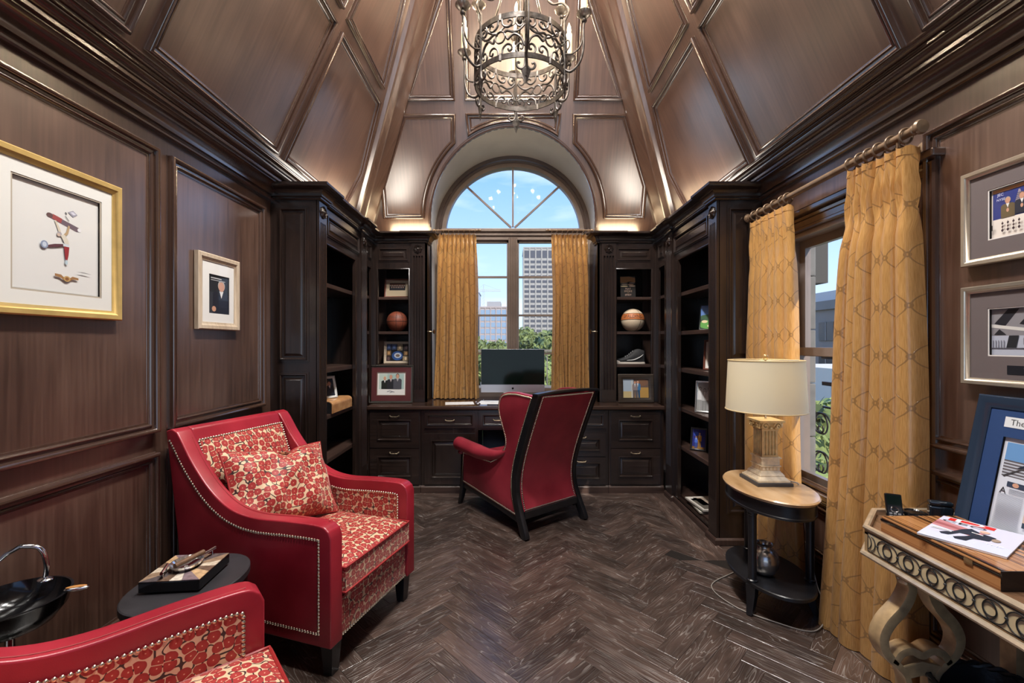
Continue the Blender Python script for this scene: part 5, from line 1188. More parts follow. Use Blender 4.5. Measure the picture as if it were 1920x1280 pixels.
# whisky book
t = thing('whisky_book', 'dark hardback with an orange sunset band propped on the top hutch shelf', 'book', (1.215, 4.60, 1.901), local=True); t.rotation_euler = (-.12, 0, 0)
build(MB().box(-.078, .078, -.0015, .022, 0, .232), 'cover', M_BLACK, t, bev=.001); build(MB().box(-.075, .074, .001, .0195, .003, .229), 'pages', M_PAPER, t)
mb = shapes_mesh([('r', 0, 1, 0, 1, (.11, .09, .08)), ('r', 0, 1, .66, 1, (.74, .54, .36)), ('p', [(0, .97), (.6, .99), (1, .93), (1, 1), (0, 1)], (.30, .28, .28)), ('p', [(0, .70), (.4, .72), (.6, .76), (1, .72), (1, .66), (0, .66)], (.16, .13, .12)), ('e', .26, .685, .24, .014, (.88, .82, .74)), ('e', .78, .70, .2, .014, (.85, .76, .70)), ('e', .28, .62, .22, .016, (.84, .76, .66)), ('e', .70, .625, .2, .022, (.80, .64, .52)), ('e', .25, .54, .25, .028, (.82, .74, .58)), ('e', .78, .555, .22, .020, (.82, .68, .58)),
    ('t', 'PEAT', .5, .42, .026, 1.0, (.78, .66, .60)), ('t', 'SMOKE', .5, .31, .026, 1.0, (.72, .60, .52)), ('t', 'AND', .5, .225, .012, 1.0, (.60, .45, .32)), ('t', 'SPIRIT', .5, .14, .026, 1.0, (.78, .66, .60)), ('r', .2, .8, .035, .045, (.6, .45, .35))], -.078, 0, .156, .232, -.0018); build(mb, 'cover_print', flat((.1, .1, .1)), t)
# sneaker
t = thing('sneaker', 'single black and cream basketball shoe on the hutch shelf', 'shoe', (1.215, 4.56, 1.216), math.radians(-8), local=True)
L_ = .30; secs = []
for f_ in np.linspace(0, 1, 22):
    x = -L_/2+L_*f_; hw = .038*(1-(abs(2*f_-.95))**3.2*.55)*(.9+.1*math.sin(PI*f_)); hw = max(hw, .012)
    top_ = float(np.interp(f_, [0, .08, .25, .42, .55, .68, .80, .90, 1], [.028, .050, .062, .085, .118, .150, .158, .150, .135]))
    bot = float(np.interp(f_, [0, .1, .5, .85, 1], [.022, .016, .016, .018, .026]))
    secs.append([(x, hw*math.cos(a)*(1-.28*max(0, math.sin(a))), bot+(top_-bot)*(.5+.5*math.sin(a)) if math.sin(a) > -.6 else bot) for a in np.linspace(0, 2*PI, 18, endpoint=False)])
build(MB().loft(secs), 'upper', plain('black_mesh_shoe', (.014, .014, .016), .7, var=.3, scale=60), t, smooth=60)
sole = []
for f_ in np.linspace(0, 1, 24):
    x = -L_/2-.006+(L_+.012)*f_; hw = .042*(1-(abs(2*f_-.98))**3.4*.6); sole.append((x, hw))
pl = [(x, h_) for x, h_ in sole]+[(x, -h_) for x, h_ in sole[::-1]]
build(MB().prism(pl, 'z', .0, .020), 'sole', plain('cream_sole', (.62, .55, .48), .55), t, bev=.004, smooth=40)
build(MB().ball((-.118, 0, .022), .040, 16, 10, (1.0, .9, .55)), 'toe_cap', plain('cream_sole', (.62, .55, .48), .55), t, smooth=60)
for k in range(5): f_ = .36+.06*k; z = float(np.interp(f_, [.25, .42, .55, .68], [.062, .085, .118, .15]))+.002; x = -L_/2+L_*f_; build(MB().tube([(x, -.022, z-.008), (x+.004, 0, z+.004), (x, .022, z-.008)], .0028, 6), 'lace', plain('grey_lace', (.35, .35, .36), .7), t, smooth=50)
sw = spline([(-.03, -.041, .038), (.04, -.042, .044), (.10, -.038, .070), (.135, -.03, .098)], 5); build(MB().tube(sw, [.001+.0035*math.sin(PI*i/(len(sw)-1)) for i in range(len(sw))], 6), 'stripe', plain('white_stripe', (.75, .75, .74), .5), t)
# frames on the window-side bookcase (facing across the room)
def side_pic(name, label, w, h, y, z, mat, sh, bd=(), x=1.50, lean=.2, fw=.016, rz=math.radians(-35)):
    picture(name, label, w, h, fw, .016, mat, sh, (x+w/2*math.cos(rz), y+w/2*math.sin(rz), z+.001), rz, lean, boards=bd, stand=True, cat='photo frame', group='frames on the window-side bookcase')
golf = [('r', 0, 1, 0, 1, (.10, .22, .14)), ('r', 0, 1, .55, 1, (.30, .45, .70)), ('e', .5, .5, .6, .12, (.12, .30, .16)), ('e', .4, .2, .5, .18, (.34, .60, .26)), ('e', .55, .14, .22, .07, (.90, .84, .66)), ('e', .2, .32, .14, .06, (.85, .80, .62)), ('e', .75, .34, .10, .05, (.9, .86, .7))]
side_pic('golf_picture', 'unframed-looking golf course picture leaning on the shelf level with the eye', .17, .21, 3.60, 1.535, M_BLKF, golf, x=1.535, lean=.22, fw=.004)
side_pic('cherry_photo_frame', 'red-brown photo frame half hidden by the fluted pilaster', .20, .25, 3.60, 1.207, M_CHERRY, [('r', 0, 1, 0, 1, (.62, .64, .64))]+person(.5, 0, .8, 1.2, (.3, .3, .34)), ((.02, .02, .02, .02, (.88, .87, .84)),), x=1.565, lean=.20)
bw = [('r', 0, 1, 0, 1, (.62, .63, .62)), ('r', 0, 1, .7, 1, (.75, .76, .75))] + sum([person(.12+.19*k, .02, .82-.05*(k % 2), 1.2, (.82-.1*(k % 2), .82-.1*(k % 2), .82-.1*(k % 2)), (.2, .2, .2), skin=(.7, .7, .7), full=True) for k in range(5)], [])
side_pic('silver_photo_frame', 'silver frame with a black and white group photo on the bookcase', .21, .26, 3.62, .86, M_SILV2, bw, x=1.505, lean=.18, fw=.014)
bl = [('r', 0, 1, 0, 1, (.08, .12, .45)), ('r', 0, 1, 0, .12, (.5, .35, .15)), ('e', .3, .75, .2, .12, (.16, .30, .75))] + person(.55, .04, .80, 1.4, (.80, .58, .14), (.2, .14, .1), full=True) + person(.30, .04, .62, 1.4, (.25, .4, .8), (.2, .14, .1), full=True)
side_pic('black_photo_frame', 'small black frame with a blue and yellow photo on the second lowest shelf', .13, .19, 3.74, .523, M_BLKF, bl, x=1.515, lean=.24, fw=.014)
for k, (c, w, lb) in enumerate((((.62, .60, .54), .0, 'bottom'), ((.16, .34, .20), .008, 'middle'), ((.72, .70, .66), -.006, 'top'))):
    t = thing('magazine', {'bottom': 'grey magazine at the bottom of the floor-level pile', 'middle': 'green edged magazine in the middle of the floor-level pile', 'top': 'pale illustrated magazine on top of the floor-level pile'}[lb], 'magazine', (1.595+w, 3.60+w*2, .0885+.013*k), math.radians(4*k-3), local=True, group='magazines on the lowest shelf')
    build(MB().box(-.11, .11, -.15, .15, 0, .0125), 'pages', flat(c), t)
    mb = MB(); mb.mat = flat((.78, .76, .72)); mb.box(-.11, .11, -.15, .15, .0125, .0130)
    for (x0, x1, y0, y1, cc) in ((-.09, .0, -.13, .10, (.35, .33, .30)), (-.06, .04, -.05, .12, (.62, .56, .50)), (.02, .09, -.12, .02, (.22, .20, .20)), (-.10, -.03, .06, .13, (.85, .83, .80))):
        mb.mat = flat(cc); mb.box(x0, x1, y0, y1, .0130, .0132)
    mb.mat = None; build(mb, 'cover', flat((.7, .7, .7)), t)
# left bookcase: burl box with a small silver frame on it
t = thing('burl_box', 'rounded burl wood box with black ends on the bookcase shelf', 'box', (-1.50, 3.64, .878))
rr = [(-.075, .0)] + [(.075, .0)] + [(.075+.0, .06)] + [(.075-.03+.03*math.cos(a), .065+.03*math.sin(a)) for a in np.linspace(0, PI/2, 6)] + [(-.075+.03-.03*math.cos(a), .065+.03*math.sin(a)) for a in np.linspace(PI/2, 0, 6)]
build(MB().prism([(-1.50+u*1.33, .878+v) for u, v in rr], 'y', 3.43, 3.85), 'burl_body', wood('burl_veneer', (.28, .12, .04), (.45, .22, .09), (.58, .33, .15), rough=.3, along=14, across=22), t, smooth=40)
build(MB().prism([(-1.50+u*1.27, .878+v*.96+.001) for u, v in rr], 'y', 3.424, 3.4305), 'end_panel', M_EBONY, t); build(MB().prism([(-1.50+u*1.27, .878+v*.96+.001) for u, v in rr], 'y', 3.8495, 3.856), 'end_panel', M_EBONY, t)
pb = [('r', 0, 1, 0, 1, (.18, .24, .30)), ('r', 0, .5, .4, 1, (.42, .50, .56))] + person(.42, .04, .72, 1.45, (.16, .34, .62), (.6, .55, .5)) + person(.66, .04, .78, 1.45, (.12, .14, .2), (.3, .25, .2))
picture('silver_photo_frame', 'small white metal frame with a photo of two people standing on the burl box', .15, .185, .020, .014, plain('white_metal_frame', (.72, .74, .72), .3, .3), pb, (-1.50, 3.61, .974), math.radians(58), .24, stand=True, cat='photo frame')
# computer
M_ALU = plain('anodised_aluminium', (.62, .61, .60), .32, .9)
t = thing('desktop_computer', 'slim aluminium all-in-one computer with a dark screen on the desk', 'computer', (.008, 4.50, .835), local=True)
build(MB().box(-.325, .325, -.003, .018, .092, .535), 'housing', M_ALU, t, bev=.004)
build(MB().box(-.322, .322, -.0045, -.003, .172, .532), 'screen', plain('dark_screen', (.003, .008, .006), .10, spec=.25), t)
build(MB().box(-.324, .324, -.0048, -.003, .094, .170), 'chin', M_ALU, t)
mb = MB(); ap = [(0, .010), (.006, .0125), (.011, .009), (.0125, .003), (.010, -.004), (.006, -.0095), (.002, -.0085), (-.002, -.0085), (-.006, -.0095), (-.010, -.004), (-.0125, .003), (-.011, .009), (-.006, .0125)]
mb.add([(a*.9, -.0052, .132+b*.9) for a, b in ap], [tuple(range(len(ap)))]); mb.add([(.0005, -.0052, .1445), (.005, -.0052, .150), (.0055, -.0052, .1525), (.001, -.0052, .1475)], [(0, 1, 2, 3)]); build(mb, 'emblem', M_BLACK, t)
build(MB().bar([(0, .02, .20), (0, .055, .10), (0, .06, .006)], .19, .006, (1, 0, 0)), 'stand_neck', M_ALU, t, smooth=40); build(MB().box(-.10, .10, -.10, .075, 0, .005), 'stand_foot', M_ALU, t, bev=.002)
t = thing('keyboard', 'slim white keyboard lying on the desk before the computer', 'keyboard', (.02, 4.31, .835), local=True)
build(MB().box(-.14, .14, -.055, .055, 0, .008), 'tray', M_ALU, t, bev=.003)
for r in range(5):
    for c in range(12): build(MB().cbox((-.127+.0231*c, -.042+.021*r, .0095), (.019, .017, .003)), 'key', M_WHITE, t) if not (r == 0 and 3 < c < 8) else None
build(MB().cbox((0, -.042, .0095), (.088, .017, .003)), 'space_bar', M_WHITE, t)
def sheet(name, label, loc, w, d, rz, cat='paper', th=.0012, mat=M_PAPER, group=None):
    o = build(MB().box(-w/2, w/2, -d/2, d/2, 0, th), name, mat); o.location = loc; o.rotation_euler = (0, 0, rz); tag(o, label, cat, group); return o
sheet('paper_sheet', 'loose white sheet under the hem of the desk curtain', (-.52, 4.36, .8345), .28, .20, .15)
sheet('paper_sheet', 'white sheet lying on the desk beside the computer stand', (-.23, 4.42, .8345), .21, .29, -.1)
t = thing('paper_clip_holder', 'small silver paperweight near the edge of the desk', 'paperweight', (-.33, 4.235, .8345))
build(MB().ball((-.33, 4.235, .8345+.012), .022, 14, 8, (1.3, .8, .55)), 'body', M_CHROME, t, smooth=60); build(MB().ball((-.345, 4.235, .8345+.028), .011, 12, 8), 'head', M_CHROME, t, smooth=60)
o = build(MB().tube([(-.24, 4.24, .8385), (-.10, 4.235, .8385)], .004, 8), 'pen', M_BLACK, smooth=50); tag(o, 'dark pen lying near the front edge of the desk', 'pen')
cb = spline([(-.30, 4.62, .84), (-.28, 4.50, .838), (-.20, 4.44, .839), (-.10, 4.47, .839), (-.06, 4.52, .839)], 6); o = build(MB().tube(cb, .003, 6), 'white_cable', M_WHITE, smooth=50); tag(o, 'white cable curling on the desk beside the computer', 'cable')
t = thing('desk_calendar', 'white card with small print propped on the desk behind the wing chair', 'card', (.60, 4.40, .835), local=True); t.rotation_euler = (-.2, 0, 0)
build(MB().box(-.075, .075, 0, .002, 0, .135), 'card', M_PAPER, t); mb = shapes_mesh([('r', .1, .9, .80, .84, (.6, .6, .62)), ('e', .35, .90, .03, .03, (.7, .3, .3)), ('r', .45, .8, .89, .91, (.5, .5, .55))], -.075, 0, .15, .135, -.0003); build(mb, 'print', flat((.6, .6, .6)), t)

# ================================================================== CONSOLE TABLE AND ITS CLUTTER
M_CHAMP = plain('champagne_gilt_wood', (.52, .36, .19), .34, .35, var=.22, scale=26, bump=.1)
M_CHAMP2 = plain('silvered_edge', (.70, .57, .41), .28, .6, var=.15, scale=30)
M_CREAMP = plain('parchment_panel', (.62, .50, .30), .45, var=.12, scale=30)
XF_, XK, Y0c, Y1c, Y2c, ZR = 1.29, XR-.035, .50, 1.61, 1.775, .757
t = thing('console_table', 'gilt console table with interlaced ring frieze and lyre legs against the panelled wall', 'console table', (1.52, 1.14, 0))
outl = [(XK, Y0c-.165), (XF_+.165, Y0c-.165), (XF_, Y0c), (XF_, Y1c), (XF_+.165, Y2c), (XK, Y2c)]
build(MB().prism(outl, 'z', ZR-.028, ZR-.020), 'table_top', wood('console_top', (.10, .05, .025), (.16, .085, .045), (.22, .12, .07), rough=.22), t)
def gal(d0, d1, z0, z1): return MB().loft([[(*p, z0) for p in inset(outl, d0)], [(*p, z1) for p in inset(outl, d0)], [(*p, z1) for p in inset(outl, d1)], [(*p, z0) for p in inset(outl, d1)], [(*p, z0) for p in inset(outl, d0)]], True, False)
build(gal(0, .012, ZR-.100, ZR-.004), 'apron', M_CHAMP, t)
build(MB().frame(outl, [(.014, ZR-.02), (.014, ZR), (.008, ZR+.004), (-.002, ZR+.002), (-.006, ZR-.004), (-.004, ZR-.010), (0, ZR-.012)], lambda u, v, h: (u, v, h)), 'gallery_rim', M_CHAMP2, t, smooth=40)
build(MB().frame(outl, [(0, ZR-.090), (-.008, ZR-.092), (-.013, ZR-.099), (-.010, ZR-.106), (0, ZR-.108), (.012, ZR-.108)], lambda u, v, h: (u, v, h)), 'bottom_moulding', M_CHAMP2, t, smooth=40)
zc = ZR-.051
fz = build(MB().box(XF_-.0012, XF_+.001, Y0c+.02, Y1c-.016, zc-.034, zc+.034), 'frieze_panel', M_CREAMP, t)
build(MB().frame(rect(Y0c+.020, Y1c-.016, zc-.034, zc+.034), [(0, 0), (0, .0022), (.0025, .0022), (.0025, 0)], lambda u, v, h: (XF_-h, u, v)), 'frieze_line', M_EBONY, fz)
M_RING = plain('ring_inlay', (.018, .018, .018), .4)
def ring(y, r): return MB().tube([(XF_-.0025, y+r*math.cos(a), zc+r*math.sin(a)) for a in np.linspace(0, 2*PI, 28, endpoint=False)], .0017, 5, closed=True)
yb_ = 1.551
build(MB().tube([(XF_-.0025, 1.590+.030*math.cos(a), zc+.030*math.sin(a)) for a in np.linspace(PI*.62, PI*1.38, 14)], .0017, 5), 'ring', M_RING, fz)
build(MB().tube([(XF_-.0025, 1.607+.030*math.cos(a), zc+.030*math.sin(a)) for a in np.linspace(PI*.70, PI*1.30, 14)], .0017, 5), 'ring', M_RING, fz)
for k in range(13):
    y = yb_-.081*k
    if y-.08 < Y0c+.03: break
    build(ring(y-.029, .029), 'ring', M_RING, fz); build(ring(y-.052, .029), 'ring', M_RING, fz); build(ring(y-.041, .0175), 'ring', M_RING, fz)
    build(MB().ball((XF_-.002, y, zc), .0045, 8, 6), 'bead', M_RING, fz)
def lyre(y):
    mx_ = 1.397
    ly = build(MB().box(mx_-.10, mx_+.10, y-.03, y+.03, .640, .652), 'leg_bracket', M_CHAMP, t)
    for s in (-1, 1):
        pts = spline([(mx_+s*.062, y, .648), (mx_+s*.040, y, .610), (mx_+s*.034, y, .575), (mx_+s*.060, y, .520), (mx_+s*.108, y, .465), (mx_+s*.130, y, .415), (mx_+s*.118, y, .365), (mx_+s*.080, y, .325), (mx_+s*.050, y, .285), (mx_+s*.044, y, .22), (mx_+s*.056, y, .13), (mx_+s*.085, y, .06), (mx_+s*.125, y, .012)], 5)
        n = len(pts); th = [.022+.016*math.sin(PI*min(1, i/(n*.62)))**1.2 for i in range(n)]
        lg = build(MB().bar(pts, .050, th, (0, 1, 0)), 'leg', M_CHAMP, t, bev=.006, smooth=45)
        build(MB().ball((mx_+s*.046, y, .604), .015, 12, 8, (1, 1.6, .8)), 'leg_collar', M_CHAMP2, lg, smooth=60)
        build(MB().ball((mx_+s*.135, y, .018), .019, 12, 8, (1.1, 1.3, .9)), 'foot', M_CHAMP, lg, smooth=60)
    bow = spline([(mx_-.095, y, .330), (mx_-.070, y, .365), (mx_-.035, y, .375), (mx_, y, .360), (mx_+.035, y, .375), (mx_+.070, y, .365), (mx_+.095, y, .330)], 5)
    build(MB().bar(bow, .050, .026, (0, 1, 0)), 'leg_bow', M_CHAMP, t, bev=.005, smooth=45)
    build(MB().bar([(mx_-.06, y, .30), (mx_, y, .315), (mx_+.06, y, .30)], .046, .05, (0, 1, 0)), 'leg_web', M_CHAMP, t, bev=.005)
lyre(1.52); lyre(.72)
build(MB().box(XK-.04, XK, Y0c-.15, Y2c-.02, .640, .66).box(XK-.04, XK, 1.48, 1.53, 0, .64).box(XK-.04, XK, .70, .75, 0, .64), 'rear_leg_frame', M_CHAMP, t)
# humidor
t = thing('humidor', 'large striped ebony-veneer humidor box on the console table', 'box', (1.49, 1.41, ZR-.020))
M_MAC = wood('macassar_veneer', (.020, .010, .006), (.26, .10, .035), (.48, .23, .09), rough=.14, along=.5, across=60, patch=.4, coat=.5, ramp=(.44, .50, .58), mixf=.1)
hz = ZR-.0195
build(MB().box(1.352, 1.628, 1.215, 1.612, hz, hz+.040), 'case', M_MAC, t, grain='y')
build(MB().box(1.352, 1.628, 1.215, 1.612, hz+.0415, hz+.056), 'lid', M_MAC, t, bev=.006, grain='y')
build(MB().box(1.3505, 1.368, 1.2145, 1.613, hz+.038, hz+.0445).box(1.350, 1.630, 1.2125, 1.2155, hz, hz+.056), 'edge_banding', M_BLACK, t)
build(MB().box(1.3497, 1.3515, 1.29, 1.315, hz+.030, hz+.048), 'clasp', M_BRASSD, t)
# magazine
t = thing('business_magazine', 'glossy magazine with a red masthead lying on the humidor', 'magazine', (1.50, 1.435, hz+.0575), math.radians(-58), local=True)
def bend(x, y): return .0015+.006*max(0, (x-.02)/.1)**2
mb = MB().grid(lambda a, b: (-.10+.20*a, -.135+.27*b, .0055+bend(-.10+.2*a, 0)*.6), 10, 2); mb.grid(lambda a, b: (-.10+.20*a, -.135+.27*b, .0005+bend(-.10+.2*a, 0)*.2), 10, 2)
build(MB().box(-.0995, .0995, -.1345, .1345, 0, .0050), 'pages', M_PAPER, t)
cov = [('r', 0, 1, 0, 1, (.80, .80, .88)), ('p', [(0, .52), (.55, .40), (.62, .62), (0, .80)], (.74, .50, .52)), ('p', [(0, .60), (.45, .52), (.48, .58), (0, .70)], (.62, .36, .38)), ('p', [(.0, .0), (1, 0), (1, .30), (0, .25)], (.80, .82, .92)),
       ('r', .10, .66, .855, .975, (.80, .16, .14)), ('t', 'D', .36, .915, .052, 2.2, (.95, .95, .97)), ('t', 'CEO', .32, .80, .028, 2.0, (.08, .08, .09)),
       ('p', [(.34, .56), (.50, .66), (.52, .58), (.40, .50)], (.60, .52, .56)), ('p', [(.22, .22), (.30, .24), (.38, .42), (.52, .44), (.56, .62), (.44, .70), (.36, .60), (.30, .42), (.18, .27)], (.14, .16, .22)), ('p', [(.40, .16), (.52, .18), (.56, .34), (.72, .38), (.76, .56), (.62, .60), (.54, .50), (.46, .34), (.36, .22)], (.12, .14, .20)), ('e', .60, .68, .06, .05, (.86, .68, .60)), ('e', .78, .46, .05, .06, (.60, .52, .46)), ('p', [(.48, .55), (.62, .52), (.62, .54), (.48, .57)], (.95, .95, .95)),
       ('t', 'THE', .80, .27, .020, 1.2, (.97, .97, .98)), ('t', 'ROCK', .80, .18, .022, 1.2, (.97, .97, .98)), ('r', .04, .26, .40, .43, (.93, .93, .95)), ('r', .04, .30, .36, .38, (.93, .93, .95))]
cov = [c for c in cov if not (c[0] == 't' and c[1] == 'ROCK')]
m2 = shapes_mesh(cov, -.10, -.135, .20, .27, 0, .00015); m2.v = [(x, z, .0052-y) for x, y, z in m2.v]; build(m2, 'cover', flat((.86, .86, .92), .3), t)
# handset, black puck, dark glass
t = thing('cordless_handset', 'black handset propped up in the corner of the console table', 'handset', (1.475, 1.690, hz), math.radians(-30), local=True); t.rotation_euler = (math.radians(-22), 0, math.radians(-28))
build(MB().box(-.026, .026, 0, .018, 0, .105), 'body', M_BLACK, t, bev=.005, seg=2); build(MB().box(-.022, .022, -.0012, 0, .062, .098), 'screen', plain('dark_screen', (.003, .008, .006), .10, spec=.25), t)
mb = MB(); mb.tube([(.012*math.cos(a), -.001, .045+.009*math.sin(a)) for a in np.linspace(0, 2*PI, 20, endpoint=False)], .0018, 5, closed=True); build(mb, 'key_ring', M_CHROME, t)
for r in range(3):
    for c in range(3): build(MB().cbox((-.013+.013*c, -.0008, .010+.010*r), (.009, .002, .006)), 'key', plain('grey_key', (.25, .25, .26), .4), t)
o = build(MB().lathe([(.001, 0), (.036, 0), (.040, .004), (.040, .030), (.037, .036), (.030, .038), (.026, .034), (.001, .033)], (1.555, 1.700, hz), 32), 'round_speaker', M_BLACK, smooth=40); tag(o, 'round black puck on the console table beside the handset', 'puck')
t = thing('lighter_case', 'dark smoked-glass case standing at the back of the console table', 'case', (1.645, 1.690, hz), math.radians(-25), local=True)
build(MB().box(-.036, .036, -.014, .014, 0, .062), 'body', plain('smoked_glass', (.012, .018, .026), .08, coat=.5), t, bev=.007, seg=3, smooth=50); build(MB().box(-.0355, .0355, -.0135, .0135, .063, .080), 'cap', plain('smoked_glass', (.012, .018, .026), .08, coat=.5), t, bev=.006, seg=3, smooth=50)
# framed newspaper
NW = (.90, .90, .90)
nw = [('r', 0, 1, 0, 1, (.84, .86, .90)), ('r', .03, .62, .62, .955, (.62, .72, .82)), ('r', .03, .22, .78, .955, (.40, .58, .78)), ('r', .03, .30, .62, .78, (.36, .34, .36))]
nw += [('r', .03, .28, .63+.03*k, .645+.03*k, (.72, .74, .78)) for k in range(5)]
nw += [('p', [(.16, .72), (.28, .80), (.38, .87), (.56, .88), (.60, .80), (.60, .62), (.34, .62), (.33, .70), (.26, .72)], (.13, .16, .22)), ('e', .44, .905, .045, .045, SKIN), ('e', .27, .715, .04, .028, SKIN), ('p', [(.04, .62), (.26, .76), (.27, .75), (.06, .61)], (.25, .24, .25)),
       ('r', .10, .26, .525, .575, (.20, .24, .32)), ('e', .18, .55, .03, .022, SKIN), ('t', 'A', .075, .475, .030, 1.0, (.2, .2, .22))]
nw += [('r', .13, .27, .505-.011*k, .509-.011*k, (.55, .57, .62)) for k in range(5)] + [('r', .04, .27, .44-.011*k, .444-.011*k, (.55, .57, .62)) for k in range(32)]
nw += [('t', 'St', .36, .55, .034, 1.0, (.35, .36, .4)), ('t', 'm', .36, .485, .034, 1.0, (.35, .36, .4)), ('t', 'en', .36, .42, .034, 1.0, (.35, .36, .4)), ('r', .31, .95, .18, .34, (.82, .72, .64)), ('p', [(.31, .18), (.95, .18), (.95, .23), (.31, .23)], (.22, .28, .34))]
nw = [c for c in nw if not (c[0] == 't' and c[1] == 'St')] + [('t', 'S', .36, .55, .034, 1.0, (.35, .36, .4))]
for k in range(7): nw += [('e', .36+.08*k, .245+.012*(k % 2), .02, .03, (.20, .24, .30))]
t = picture('framed_newspaper', 'framed front page in a navy frame leaning on the wall behind the humidor', .52, .505, .044, .026, M_NAVY, nw, (1.655, 1.375, hz), -PI/2, .205, boards=((.058, .058, -.02, .10, (.13, .24, .42)),), cat='picture')
mb = shapes_mesh([('r', 0, 1, 0, 1, (.86, .87, .88)), ('t', 'The Dallas Morning News', .5, .48, .030, .93, (.16, .16, .17))], -.166, .400, .332, .036, -.0140); build(mb, 'masthead', NW and flat((.86, .87, .88)), t)
# basket under the console
t = thing('leather_basket', 'black leather basket with braided rim under the console table', 'basket', (1.555, 1.30, 0), local=True)
sup = lambda rx, ry, z, n=40: [(rx*math.copysign(abs(math.cos(a))**.6, math.cos(a)), ry*math.copysign(abs(math.sin(a))**.6, math.sin(a)), z) for a in [2*PI*k/n for k in range(n)]]
M_BLTH = plain('black_leather', (.012, .012, .014), .4, bump=.3, scale=80)
build(MB().loft([sup(.12, .20, .0), sup(.15, .235, .15), sup(.165, .255, .29), sup(.158, .248, .29), sup(.143, .228, .15), sup(.115, .19, .012)]), 'body', M_BLTH, t, smooth=45)
mb = MB(); R_ = sup(.163, .253, .296, 90)
for ph in (0, PI): mb.tube([(x*(1+.02*math.cos(k*.9+ph)), y*(1+.02*math.cos(k*.9+ph)), z+.006*math.sin(k*.9+ph)) for k, (x, y, z) in enumerate(R_)], .0075, 6, closed=True)
build(mb, 'braided_rim', M_BLTH, t, smooth=50)
for k in range(4):
    o = build(MB().box(-.105+.053*k, -.055+.053*k, -.17, .17, .205+.012*(k % 2), .228+.012*(k % 2)), 'wooden_slat', wood('pale_slat_wood', (.36, .20, .08), (.52, .36, .18), (.62, .48, .28), rough=.5, along=2, across=60), bev=.003, grain='y')
    o.location = (1.555, 1.30, 0); tag(o, ['pale wooden slat in the black basket, closest to the room', 'pale wooden slat in the basket, second from the room side', 'pale wooden slat in the basket, second from the wall', 'pale wooden slat in the basket, closest to the wall'][k], 'slat', 'slats lying in the basket')

# ================================================================== CURTAINS
M_ROD = plain('bronze_wood_rod', (.24, .16, .10), .34, .3, var=.2, scale=20)
def curtain(label, axis, base, top, bot, z0, z1, n, amp, seed, group, lining=0, tilt=0.0):
    """pleated drape. axis 'y' hangs along y at x=base; top / bot = (start, end) of the gathered width"""
    rnd = random.Random(seed); ph = [rnd.uniform(-.5, .5) for _ in range(n+2)]; am = [rnd.uniform(.65, 1.25) for _ in range(n+2)]; wd = [rnd.uniform(.8, 1.2) for _ in range(n)]
    cum = np.concatenate([[0], np.cumsum(wd)]); cum /= cum[-1]
    NU, NV = n*14, 44; fabric = abs(bot[1]-bot[0])*1.9
    def fn(a, b):
        s = 1-b; q = s**.75
        a0, a1 = top[0]+(bot[0]-top[0])*q, top[1]+(bot[1]-top[1])*q
        k = min(n-1, int(np.searchsorted(cum, a, 'right')-1)); f_ = (a-cum[k])/(cum[k+1]-cum[k])
        fold = math.sin(PI*f_)**(.8 if s > .15 else 1.6); sg = 1
        A_ = amp*(am[k]*(.75+.35*s)+.0)*(1-.35*math.exp(-((s-.09)/.05)**2))
        pinch = math.exp(-((s-.075)/.035)**2)
        d = A_*(fold-.45)+.006*math.sin(7*s+ph[k]*6)*(s+.1)
        d += .35*amp*pinch*math.cos(6*PI*f_)*.5
        al = a0+(a1-a0)*a + .010*math.sin(5*s+ph[k]*5)*min(1, s*3) + .034*abs(bot[1]-bot[0])/.45*math.sin(2*PI*f_)*(.35+.65*s)*(6/n)
        zb_ = z0+tilt*a
        z = zb_+(z1-zb_)*b + (.006*math.sin(6*PI*f_) if s < .01 else 0)
        return (base-d, al, z) if axis == 'y' else (al, base-d, z)
    t = thing('curtain', label, 'curtain', (base, sum(bot)/2, z0) if axis == 'y' else (sum(bot)/2, base, z0), group=group)
    build(MB().grid(fn, NU, NV, lambda a, b: (a*fabric+seed*.13, b*(z1-z0))), 'drape', M_CURT, t, smooth=80)
    hb = MB().grid(lambda a, b: tuple(Vector(fn(a, .985+.015*b))+(Vector((-.002, 0, .004)) if axis == 'y' else Vector((0, -.002, .004)))), NU, 1); build(hb, 'heading_tape', M_CURT, t, smooth=80)
    return t
g1, g2 = 'drapes at the sash window', 'drapes at the arched window'
curtain('long gold trellis drape by the lamp, far side of the sash window', 'y', 1.655, (3.04, 2.62), (3.085, 2.53), .004, 2.245, 6, .075, 3, g1)
curtain('long gold trellis drape nearest the viewer, bunched beside the silver frames', 'y', 1.655, (2.10, 1.82), (2.25, 1.79), .004, 2.235, 6, .135, 5, g1)
curtain('gold drape ending at the desk on the brown basketball side', 'x', 4.68, (-.785, -.385), (-.84, -.345), .845, 2.585, 9, .085, 8, g2)
curtain('gold drape ending at the desk on the orange basketball side', 'x', 4.68, (.42, .80), (.43, .842), .845, 2.585, 9, .085, 11, g2)
